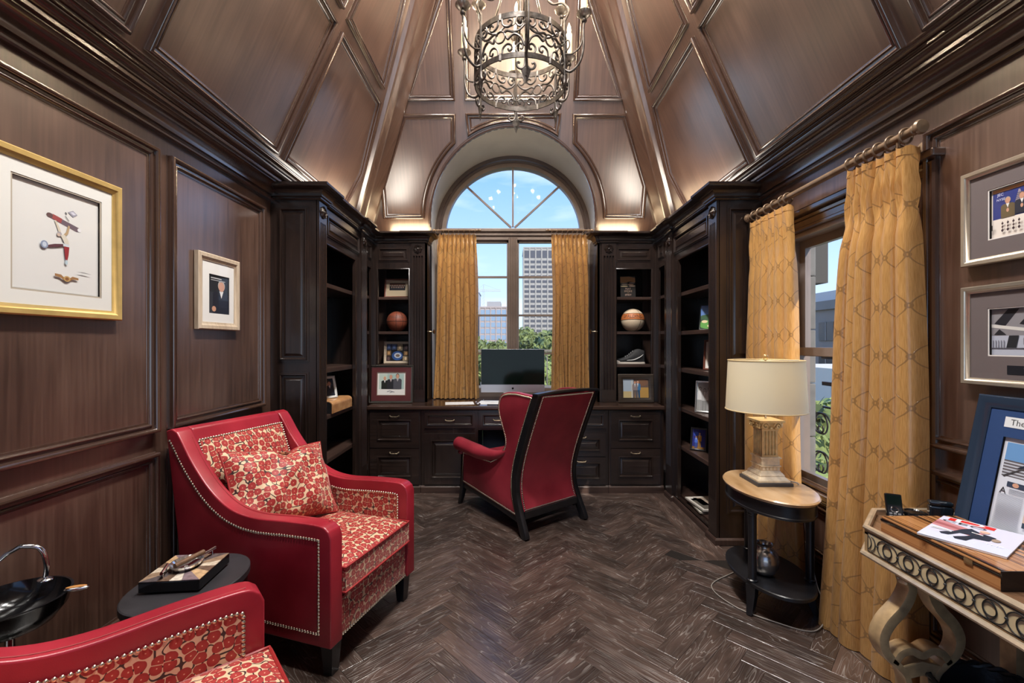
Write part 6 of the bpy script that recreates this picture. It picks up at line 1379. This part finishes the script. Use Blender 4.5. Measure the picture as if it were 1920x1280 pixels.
def rod(label, p, q, r, finial, rings, rr, group=None):
    t = thing('curtain_rod', label, 'curtain rod', p)
    p, q = Vector(p), Vector(q); d = (q-p).normalized()
    build(MB().tube([p, q], r, 16), 'pole', M_ROD, t, smooth=50)
    for s, e_ in ((-1, p), (1, q)):
        if finial:
            c = e_+d*s*.0; mb = MB()
            prof = [(r*1.25, 0), (r*1.25, .006), (r*1.0, .010), (r*1.55, .020), (r*1.75, .030), (r*1.5, .040), (.002, .044)]
            R_ = Vector((0, 0, 1)).rotation_difference(d*s).to_matrix()
            mb.loft([[c+R_ @ Vector((a*math.cos(2*PI*k/20), a*math.sin(2*PI*k/20), z)) for k in range(20)] for a, z in prof]); build(mb, 'finial', M_ROD, t, smooth=40)
    for k, f_ in enumerate(rings):
        o_ = p+(q-p)*f_
        u = d.orthogonal().normalized(); w = d.cross(u)
        ro = build(MB().tube([o_+Vector((0, 0, -.006))+(u*math.cos(a)+w*math.sin(a))*rr+d*.004*math.sin(a) for a in np.linspace(0, 2*PI, 24, endpoint=False)], rr*.17, 8, closed=True), 'ring', M_ROD, t, smooth=60)
        build(MB().tube([o_+Vector((0, 0, -.006-rr)), o_+Vector((0, 0, -.006-rr*1.5))], .0025, 6), 'ring_eye', M_ROD, ro)
    return t
t = rod('turned bronze curtain pole with wooden rings above the sash window', (1.655, 1.812, 2.300), (1.655, 3.050, 2.300), .0175, True, [(y-1.812)/1.238 for y in (1.85, 1.92, 1.985, 2.04, 2.09, 2.15, 2.64, 2.69, 2.77, 2.85, 2.93, 3.0)], .030)
for y in (1.885, 2.97):
    b_ = build(MB().tube([(1.655, y, 2.300), (1.655, y, 2.265), (1.72, y, 2.245), (XR-.004, y, 2.245)], .010, 10), 'bracket', M_ROD, t, smooth=50)
    mb = MB(); mb.lathe([(.001, 0), (.042, 0), (.042, .010), (.030, .016), (.028, .022), (.012, .026)], n=24); mb.v = [(XR-.001-v[2], y+v[0], 2.245+v[1]) for v in mb.v]; build(mb, 'bracket_rose', M_ROD, b_, smooth=40)
rod('short curtain rod across the arched window, brown basketball side', (-.80, 4.66, 2.625), (-.37, 4.66, 2.625), .009, True, [.04, .18, .30, .42, .55, .68, .82, .95], .020)
rod('short curtain rod across the arched window, orange basketball side', (.40, 4.66, 2.625), (.82, 4.66, 2.625), .009, True, [.05, .18, .32, .45, .58, .70, .84, .96], .020)
for s, x, lb in ((1, -.86, 'brown'), (-1, .868, 'orange')):
    t = thing('tieback_hook', 'dark curtain tieback knob on the hutch side, %s basketball side' % lb, 'hook', (x+s*.03, 4.58, 1.55), group='tieback knobs')
    mb = MB(); mb.lathe([(.010, 0), (.007, .010), (.007, .035), (.022, .042), (.024, .050), (.010, .058), (.001, .059)], n=18); mb.v = [(x+s*(.001+v[2]), 4.58+v[0], 1.55+v[1]) for v in mb.v]; build(mb, 'knob', M_BRASSD, t, smooth=40)

# ================================================================== CHANDELIER
HX, HY = .056, 2.90
t = thing('chandelier', 'wrought iron basket chandelier with scrolls, spearheads and candle lamps', 'chandelier', (HX, HY, 2.95), local=True)
ZB_, ZTt, RR = .18, .42, .30                    # lower and upper hoop heights above 2.95, hoop radius
def hoop(z, name):
    mb = MB().loft([[((RR+d)*math.cos(2*PI*k/64), (RR+d)*math.sin(2*PI*k/64), z+h) for k in range(64)] for d, h in ((-.004, -.016), (.004, -.016), (.004, .016), (-.004, .016), (-.004, -.016))], True, False)
    return build(mb, name, M_IRON, t, smooth=30)
hoop(ZB_, 'hoop'); hoop(ZTt, 'hoop')
def cyl(a, r, z): return Vector((r*math.sin(a), -r*math.cos(a), z))
def spiral(cx, cz, r0, turns, a0, sg, n=18): return [(cx+r0*(1-.75*i/n)*math.cos(a0+sg*turns*2*PI*i/n), cz+r0*(1-.75*i/n)*math.sin(a0+sg*turns*2*PI*i/n)) for i in range(n+1)]
ang = [math.radians(5+60*k) for k in range(6)]
def onhoop(a, pts): return [cyl(a+u/RR, RR, z) for u, z in pts]
for a in ang:
    bar_ = build(MB().tube([cyl(a, RR+.004, .05), cyl(a, RR+.004, .52)], .0085, 8), 'upright', M_IRON, t, smooth=40)
    # spearhead with two scrolls
    u = Vector((math.cos(a), math.sin(a), 0)); o_ = cyl(a, RR+.004, 0); nrm = Vector((math.sin(a), -math.cos(a), 0))
    pr = [(0, .0), (.034, .098), (.012, .106), (0, .135), (-.012, .106), (-.034, .098)]
    mb = MB(); mb.add([o_+u*x+Vector((0, 0, z)) for x, z in pr]+[o_+nrm*.010+Vector((0, 0, .095)), o_-nrm*.010+Vector((0, 0, .095))], [(0, 1, 6), (1, 2, 6), (2, 3, 6), (3, 4, 6), (4, 5, 6), (5, 0, 6), (1, 0, 7), (2, 1, 7), (3, 2, 7), (4, 3, 7), (5, 4, 7), (0, 5, 7)]); build(mb, 'spearhead', M_IRON, bar_)
    for s in (-1, 1):
        c_ = [(s*(.004), .155), (s*.008, .115), (s*.026, .095), (s*.046, .100), (s*.055, .118), (s*.046, .132), (s*.036, .126)]
        build(MB().tube([o_+u*p.x+Vector((0, 0, p.y)) for p in spline([Vector(q) for q in c_], 4)], .0072, 6), 'scroll', M_IRON, bar_, smooth=50)
    # crown strap running up to the chain
    st = spline([cyl(a, RR+.004, .50), cyl(a, RR+.03, .56), cyl(a, RR-.01, .62), cyl(a, RR-.08, .64), cyl(a, RR-.13, .72), cyl(a, RR-.20, .92), cyl(a, .035, 1.10)], 6)
    build(MB().tube(st, .0075, 6), 'crown_strap', M_IRON, bar_, smooth=50)
    # arm, drip pan and candle
    def candle(pts, h, r=.0075):
        arm = build(MB().tube(spline(pts, 6), r, 8), 'arm', M_IRON, t, smooth=50)
        e_ = Vector(pts[-1])
        build(MB().ball(e_+Vector((0, 0, .006)), .017, 12, 8), 'arm_ball', M_IRON, arm, smooth=60)
        n = 40; rings = []
        for q, z in ((.012, .024), (.026, .030), (.044, .048), (.046, .052), (.028, .038), (.012, .034)):
            rings.append([(e_.x+q*(1+.06*(k % 2)*(q > .02))*math.cos(2*PI*k/n), e_.y+q*(1+.06*(k % 2)*(q > .02))*math.sin(2*PI*k/n), e_.z+z) for k in range(n)])
        build(MB().loft(rings), 'drip_pan', plain('pewter_pan', (.42, .38, .33), .35, .85, var=.2, scale=40), arm, smooth=30)
        build(MB().lathe([(.021, 0), (.0215, .01), (.021, h*.5), (.0215, h-.006), (.017, h), (.006, h)], e_+Vector((0, 0, .036)), 20), 'candle_sleeve', M_CANDLE, arm, smooth=40)
        build(MB().lathe([(.006, 0), (.012, .012), (.0145, .028), (.011, .048), (.004, .068), (.0006, .078)], e_+Vector((0, 0, .036+h)), 14), 'flame_bulb', M_FLAME, arm, smooth=60)
        light('candle_light', 'POINT', e_+Vector((0, 0, .075+h)), CANDLE_W, (1, .78, .54), .022, parent=t)
    if a == ang[0]:
        M_CANDLE = plain('ivory_candle', (.86, .66, .40), .5); M_CANDLE.node_tree.nodes['Principled BSDF'].inputs['Emission Color'].default_value = (1, .62, .28, 1); M_CANDLE.node_tree.nodes['Principled BSDF'].inputs['Emission Strength'].default_value = .55
        M_FLAME = emit('flame_bulb_glow', (1, .78, .45), 22); CANDLE_W = 10.0
    candle([cyl(a, RR, .20), cyl(a, RR+.045, .175), cyl(a, RR+.10, .215), cyl(a, RR+.125, .30), cyl(a, RR+.125, .41), cyl(a, RR+.13, .462)], .19)
    cs = [cyl(a, RR, .30), cyl(a, RR+.05, .285), cyl(a, RR+.10, .31), cyl(a, RR+.122, .36)]
    build(MB().tube(spline(cs, 5), .006, 6), 'arm_brace', M_IRON, bar_, smooth=50)
    ct = [Vector((RR+.0, .30)), Vector((RR+.035, .335)), Vector((RR+.03, .375)), Vector((RR+.005, .37)), Vector((RR+.012, .35))]
    build(MB().tube([cyl(a, p.x, p.y) for p in spline(ct, 4)], .005, 6), 'arm_curl', M_IRON, bar_, smooth=50)
# scrollwork between the hoops, six bays
for k in range(6):
    am_ = ang[k]+math.radians(30)
    for s in (-1, 1):
        for (pts, r) in (
            ([(s*.150, .235), (s*.125, .285), (s*.085, .305), (s*.050, .280), (s*.040, .300)], .0072),
            ([(s*.148, .36), (s*.120, .330), (s*.085, .318), (s*.045, .330), (s*.020, .318)], .0072),
            ([(s*.012, .404), (s*.018, .370), (s*.045, .352), (s*.070, .362), (s*.074, .384), (s*.058, .392), (s*.050, .380)], .0062),
            ([(s*.105, .404), (s*.098, .372), (s*.118, .350), (s*.138, .362), (s*.134, .382), (s*.122, .380)], .0062),
            ([(s*.012, .196), (s*.018, .230), (s*.045, .250), (s*.070, .240), (s*.074, .218), (s*.058, .208), (s*.050, .222)], .0062),
            ([(s*.105, .196), (s*.098, .226), (s*.118, .248), (s*.138, .238), (s*.134, .216), (s*.122, .218)], .0062)):
            build(MB().tube(onhoop(am_, [(p.x, p.y) for p in spline([Vector(q) for q in pts], 4)]), r, 6), 'scroll', M_IRON, t, smooth=50)
    build(MB().tube(onhoop(am_, [(.032*math.cos(q), .300+.034*math.sin(q)) for q in np.linspace(0, 2*PI, 18, endpoint=False)]), .0055, 6, closed=True), 'ring', M_IRON, t, smooth=50)
    for z in (ZB_, ZTt): build(MB().cbox((0, 0, 0), (.014, .014, .040)), 'collar', M_IRON, t).location = cyl(am_, RR, z)
for k in range(4):
    a = math.radians(5+90*k)
    candle([cyl(a, .10, .56), cyl(a, .16, .50), cyl(a, .23, .52), cyl(a, .27, .58), cyl(a, .275, .635)], .19)
    build(MB().tube(spline([cyl(a, .012, .62), cyl(a, .05, .57), cyl(a, .10, .56)], 4), .0065, 6), 'arm_root', M_IRON, t, smooth=50)
build(MB().tube([(0, 0, .60), (0, 0, 1.12)], .011, 10), 'centre_stem', M_IRON, t, smooth=50)
build(MB().lathe([(.001, .575), (.018, .59), (.024, .61), (.016, .63), (.011, .64)], n=16), 'stem_finial', M_IRON, t, smooth=50)
mb = MB()
for k in range(22):
    z = 1.13+.046*k; ax = (1, 0) if k % 2 else (0, 1)
    if z > ZT-2.95-.05: break
    mb.tube([(ax[0]*.014*math.cos(q), ax[1]*.014*math.cos(q), z+.031*math.sin(q)) for q in np.linspace(0, 2*PI, 16, endpoint=False)], .004, 6, closed=True)
build(mb, 'chain', M_IRON, t, smooth=50)
build(MB().lathe([(.001, ZT-2.95-.06), (.05, ZT-2.95-.05), (.07, ZT-2.95-.01), (.07, ZT-2.95)], n=24), 'ceiling_rose', M_IRON, t, smooth=40)

# ================================================================== OUTSIDE
GZ = -9.0
o = build(MB().box(-900, 900, 6.5, 900, GZ-1, GZ), 'outdoor_ground', plain('street_grey_green', (.16, .17, .13), .9, var=.3, scale=.05)); struct(o, 'street level ground far below the windows', 'ground')
def facade(name, label, x0, x1, y0, y1, z1, wall, win, cols, rows, cw, ch, zt, rowh, face='y', cat='building', piers=True, colx=None):
    """block with separate windows on the side seen from the room"""
    t = thing(name, label, cat, ((x0+x1)/2, (y0+y1)/2, GZ))
    build(MB().box(x0, x1, y0, y1, GZ, z1), 'wall', wall, t)
    build(MB().box(x0-.3, x1+.3, y0-.3, y1+.3, z1, z1+.8), 'parapet', wall, t)
    mesh = None
    span = (x1-x0) if face == 'y' else (y1-y0)
    for c in range(cols):
        u = (x0 if face == 'y' else y0)+span*(c+.5)/cols
        for r in range(rows):
            z = zt-r*rowh
            if mesh is None:
                mb = MB(); c0 = org(t)                      # mesh drawn round the thing's origin so that copies can share it
                if face == 'y': mb.box(c0.x-cw/2, c0.x+cw/2, c0.y-.12, c0.y+.05, c0.z-ch/2, c0.z+ch/2)
                else: mb.box(c0.x-.12, c0.x+.05, c0.y-cw/2, c0.y+cw/2, c0.z-ch/2, c0.z+ch/2)
                ob = build(mb, 'window', win, t); mesh = ob.data
            else:
                ob = bpy.data.objects.new('window', mesh); COL.objects.link(ob); ob.parent = t
            ob.location = (Vector((u, y0, z)) if face == 'y' else Vector((x0, u, z)))-org(t)
    if piers:
        for c in range(cols+1):
            u = (x0 if face == 'y' else y0)+span*c/cols; w = span/cols*.10
            build(MB().box(u-w, u+w, y0-.35, y0, GZ, z1) if face == 'y' else MB().box(x0-.35, x0, u-w, u+w, GZ, z1), 'pier', wall, t)
    return t
M_CONC = plain('pale_concrete', (.33, .315, .29), .8, var=.06, scale=.3)
M_DGL = plain('dark_tower_glass', (.09, .09, .10), .2)
M_BGL = plain('blue_tower_glass', (.22, .30, .40), .25)
M_BRK = plain('greybrown_brick', (.36, .30, .28), .85, var=.1, scale=.4)

facade('office_tower', 'tall pale concrete office tower with a grid of dark windows', 8.0, 32.5, 300, 330, 66.8, M_CONC, M_DGL, 6, 22, 3.0, 1.75, 57.5, 3.36)
tw = [o for o in bpy.data.objects if o.name.startswith('office_tower')][0]
for c in range(6): build(MB().box(8.0+24.5*(c+.5)/6-1.55, 8.0+24.5*(c+.5)/6+1.55, 299.85, 300.05, 60.2, 65.2), 'tall_window', M_DGL, tw)
facade('glass_office_block', 'mid-rise glass office block with red-brown piers beyond the trees', -18.2, -3.0, 250, 280, 22.0, M_BRK, M_BGL, 5, 10, 2.5, 2.6, 19.6, 3.6)
gb = [o for o in bpy.data.objects if o.name.startswith('glass_office_block')][0]
build(MB().box(-14.5, -6.5, 254, 270, 22.8, 26.0), 'roof_plant', plain('plant_screen', (.30, .30, .31), .7), gb)
facade('slim_tower', 'narrow blue-grey tower at the edge of the drape', -27, -20.5, 270, 290, 33.0, plain('bluegrey_panel', (.42, .48, .55), .6), M_BGL, 2, 12, 2.2, 2.2, 30.5, 3.3, piers=False)
facade('low_office', 'low pale office between the tower and the mullion', 3.3, 7.0, 240, 255, 7.0, plain('pale_blue_panel', (.55, .60, .66), .6), M_BGL, 2, 3, 1.3, 1.6, 5.2, 3.0, piers=False)
# tower crane
t = thing('tower_crane', 'slender tower crane on the skyline', 'crane', (-20.0, 310, GZ))
M_CRN = plain('crane_grey', (.45, .47, .50), .6)
mb = MB()
for dx in (-.6, .6):
    for dy in (-.6, .6): mb.box(-20+dx-.10, -20+dx+.10, 310+dy-.1, 310+dy+.1, GZ, 40)
for k in range(24): z = GZ+2*k; mb.tube([(-20.6, 309.4, z), (-19.4, 309.4, z+2)], .09, 4)
build(mb, 'mast', M_CRN, t)
mb = MB().box(-24, -8, 309.4, 309.6, 38.6, 38.9).box(-24, -8, 310.4, 310.6, 38.6, 38.9).box(-24, -8, 309.9, 310.1, 39.9, 40.1)
for k in range(16): mb.tube([(-24+k, 309.5, 38.7), (-23+k, 310, 40)], .08, 4); mb.tube([(-23+k, 309.5, 38.7), (-24+k, 310, 40)], .08, 4)
build(mb, 'jib', M_CRN, t); build(MB().box(-24.5, -22.5, 309.2, 310.8, 36.8, 38.6), 'counterweight', M_CRN, t); build(MB().tube([(-20, 310, 40), (-20, 310, 43.5)], .2, 6).tube([(-20, 310, 43.5), (-10, 310, 40)], .07, 4).tube([(-20, 310, 43.5), (-24, 310, 40)], .07, 4), 'apex', M_CRN, t)

# trees: trunk, and a crown of many small leaf quads over a few dark boughs
def leafmat(name, c):
    m, n, l, b = nodes(name); oi = n.new('ShaderNodeTexCoord'); nz = n.new('ShaderNodeTexNoise'); nz.inputs['Scale'].default_value = 1.3; l.new(oi.outputs['Object'], nz.inputs['Vector'])
    r = n.new('ShaderNodeValToRGB'); r.color_ramp.elements[0].position = .35; r.color_ramp.elements[1].position = .65; r.color_ramp.elements[0].color = (*[q*.55 for q in c], 1); r.color_ramp.elements[1].color = (*[q*1.35 for q in c], 1)
    l.new(nz.outputs[0], r.inputs[0]); l.new(r.outputs[0], b.inputs['Base Color']); setp(b, rough=.6)
    return m
M_LEAF = leafmat('tree_leaves', (.13, .165, .050)); M_LEAF2 = leafmat('tree_leaves_pale', (.20, .25, .07)); M_BARK = plain('bark', (.10, .07, .05), .9)
def tree(label, x, y, ztop, rad, seed, mat, base=GZ, leaf=.30, n=2600):
    rnd = random.Random(seed); t = thing('street_tree', label, 'tree', (x, y, base), group='trees outside the windows')
    hc = ztop-rad*.9
    build(MB().tube([(x, y, base), (x+.1, y, (base+hc)/2), (x, y, hc)], [rad*.09, rad*.07, rad*.04], 8), 'trunk', M_BARK, t)
    mb = MB(); cl = [(x+rnd.uniform(-.6, .6)*rad, y+rnd.uniform(-.5, .5)*rad, hc+rnd.uniform(-.55, .55)*rad, rad*rnd.uniform(.32, .5)) for _ in range(11)]
    for _ in range(n):
        c = rnd.choice(cl); v = Vector((rnd.gauss(0, 1), rnd.gauss(0, 1), rnd.gauss(0, 1))).normalized()*c[3]*rnd.uniform(.8, 1.08)
        p = Vector(c[:3])+v; a = Vector((rnd.gauss(0, 1), rnd.gauss(0, 1), rnd.gauss(0, 1))).normalized()*leaf; b = a.orthogonal().normalized()*leaf*.6
        mb.add([p-a, p+b, p+a, p-b], [(0, 1, 2, 3)])
    for c in cl: mb.ball(c[:3], c[3]*.86, 10, 7)
    build(mb, 'crown', mat, t)
tree('broad green tree in the gap beside the drape on the brown ball side', -3.4, 44, 2.9, 3.4, 1, M_LEAF)
tree('green tree crown just left of the window mullion', -.9, 52, 2.3, 3.0, 2, M_LEAF)
tree('dark green tree crown just right of the window mullion', 2.2, 46, 3.0, 3.0, 3, M_LEAF)
tree('full green tree beside the drape on the orange ball side', 4.9, 40, 2.7, 2.9, 4, M_LEAF)
tree('green tree showing low behind the computer', 1.0, 34, .4, 3.4, 5, M_LEAF2)
tree('leafy street tree below the balcony railing', 5.6, 7.6, .55, 2.1, 6, M_LEAF2, leaf=.13, n=3600)
tree('second street tree farther along below the railing', 8.6, 12.2, -.1, 2.4, 7, M_LEAF, leaf=.14, n=3000)
# light railing outside the arched window
t = thing('window_railing', 'pale metal railing just outside the arched window', 'railing', (0, 5.25, .9))
M_RAILP = plain('pale_rail', (.62, .62, .60), .4)
build(MB().box(-.86, .88, 5.235, 5.265, 1.33, 1.355), 'top_rail', M_RAILP, t); build(MB().box(-.86, .88, 5.235, 5.265, .90, .925), 'bottom_rail', M_RAILP, t)
for k in range(13): x = -.84+.14*k; build(MB().box(x-.006, x+.006, 5.242, 5.258, .925, 1.33), 'baluster', M_RAILP, t)
o = build(MB().box(-1.2, 1.2, 5.12, 5.45, .78, .86), 'stone_ledge', plain('ledge_stone', (.45, .44, .42), .8)); tag(o, 'stone ledge below the railing of the arched window', 'ledge')
# right-hand view: stone pier, soffit block, balcony rail, apartment building
M_STONE = plain('shaded_limestone', (.15, .142, .130), .85, var=.18, scale=7, bump=.4)  # base colour darkened to stand in for shade from the overhang
t = thing('stone_pier', 'rough grey stone pier just outside the sash window', 'pier', (2.015, 3.07, -1))
for k in range(9): build(MB().box(1.985, 2.045, 2.96, 3.20, -1.0+.36*k, -.645+.36*k), 'stone_block', M_STONE, t, bev=.008)
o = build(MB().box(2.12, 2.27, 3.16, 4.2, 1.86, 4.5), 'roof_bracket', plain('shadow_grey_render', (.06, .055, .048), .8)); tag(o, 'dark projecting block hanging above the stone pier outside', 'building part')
M_RAIL = plain('black_iron_rail', (.012, .012, .013), .45)
t = thing('balcony_railing', 'black scrolled iron balcony railing outside the sash window', 'railing', (2.55, 2.6, .2))
build(MB().box(2.535, 2.565, 1.2, 3.6, 1.085, 1.115), 'top_rail', M_RAIL, t); build(MB().box(2.54, 2.56, 1.2, 3.6, .90, .915), 'mid_rail', M_RAIL, t); build(MB().box(2.535, 2.565, 1.2, 3.6, .25, .275), 'bottom_rail', M_RAIL, t)
for k in range(9):
    y = 1.25+.28*k; build(MB().box(2.54, 2.56, y-.011, y+.011, .27, 1.09), 'baluster', M_RAIL, t)
    for cz_ in (.42, .74):
        for s in (-1, 1):
            sp = [(2.55, y+.14+s*(.125-.105*i/22*1.0)*math.cos(i*.30), cz_+.14*(1-.85*i/22)*math.sin(i*.30)) for i in range(23)]
            build(MB().tube(sp, .007, 5), 'scroll', M_RAIL, t, smooth=50)
build(MB().box(2.53, 2.57, 1.2, 3.6, 1.30, 1.33), 'high_rail', M_RAIL, t)
o = build(MB().box(1.95, 2.62, 1.0, 3.9, .05, .2), 'balcony_slab', plain('ledge_stone', (.45, .44, .42), .8)); tag(o, 'stone balcony slab outside the sash window', 'ledge')
M_APT = plain('grey_render', (.26, .23, .20), .85, var=.08, scale=.5)
t = facade('apartment_block', 'grey four-storey apartment block across the street', 29.0, 60, 30, 72, 4.6, M_APT, plain('apartment_glass', (.035, .04, .045), .15), 10, 4, 1.9, 1.7, 2.6, 3.0, face='x', piers=False)
for c in range(10):
    for r in range(4):
        u = 30+42*(c+.5)/10; z = 2.6-3.0*r; build(MB().box(28.85, 28.95, u-.06, u+.06, z-.85, z+.85), 'glazing_bar', M_APT, t)
        if c % 2: build(MB().box(28.2, 29, u-1.6, u+.4, z-1.25, z-1.0), 'balcony', plain('white_slab', (.6, .6, .58), .7), t)
build(MB().box(31, 58, 33, 70, 5.4, 6.6), 'penthouse', plain('pale_render', (.55, .54, .52), .8), t)
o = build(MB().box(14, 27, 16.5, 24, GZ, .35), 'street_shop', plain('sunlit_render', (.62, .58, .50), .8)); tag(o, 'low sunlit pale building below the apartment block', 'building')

# ---- unseen fill lamps added in the flat crown to brighten the room
for y in (.7, 1.75, 2.8):
    t = thing('added_downlight', 'x', 'fill_lamp', (.03, y, ZT-.002), group='fill lamps added in the crown of the vault')
    t['label'] = {.7: 'added overhead fill lamp nearest the viewer', 1.75: 'middle added fill lamp in the crown of the vault', 2.8: 'added overhead fill lamp nearest the arched window'}[y]
    build(MB().lathe([(.10, 0), (.12, 0), (.12, -.012), (.10, -.012)], (.03, y, ZT), 32), 'rim', M_BRASSD, t, smooth=40)
    light('fill_light', 'AREA', (0, 0, -.03), 86, (1, .965, .92), .30, parent=t)
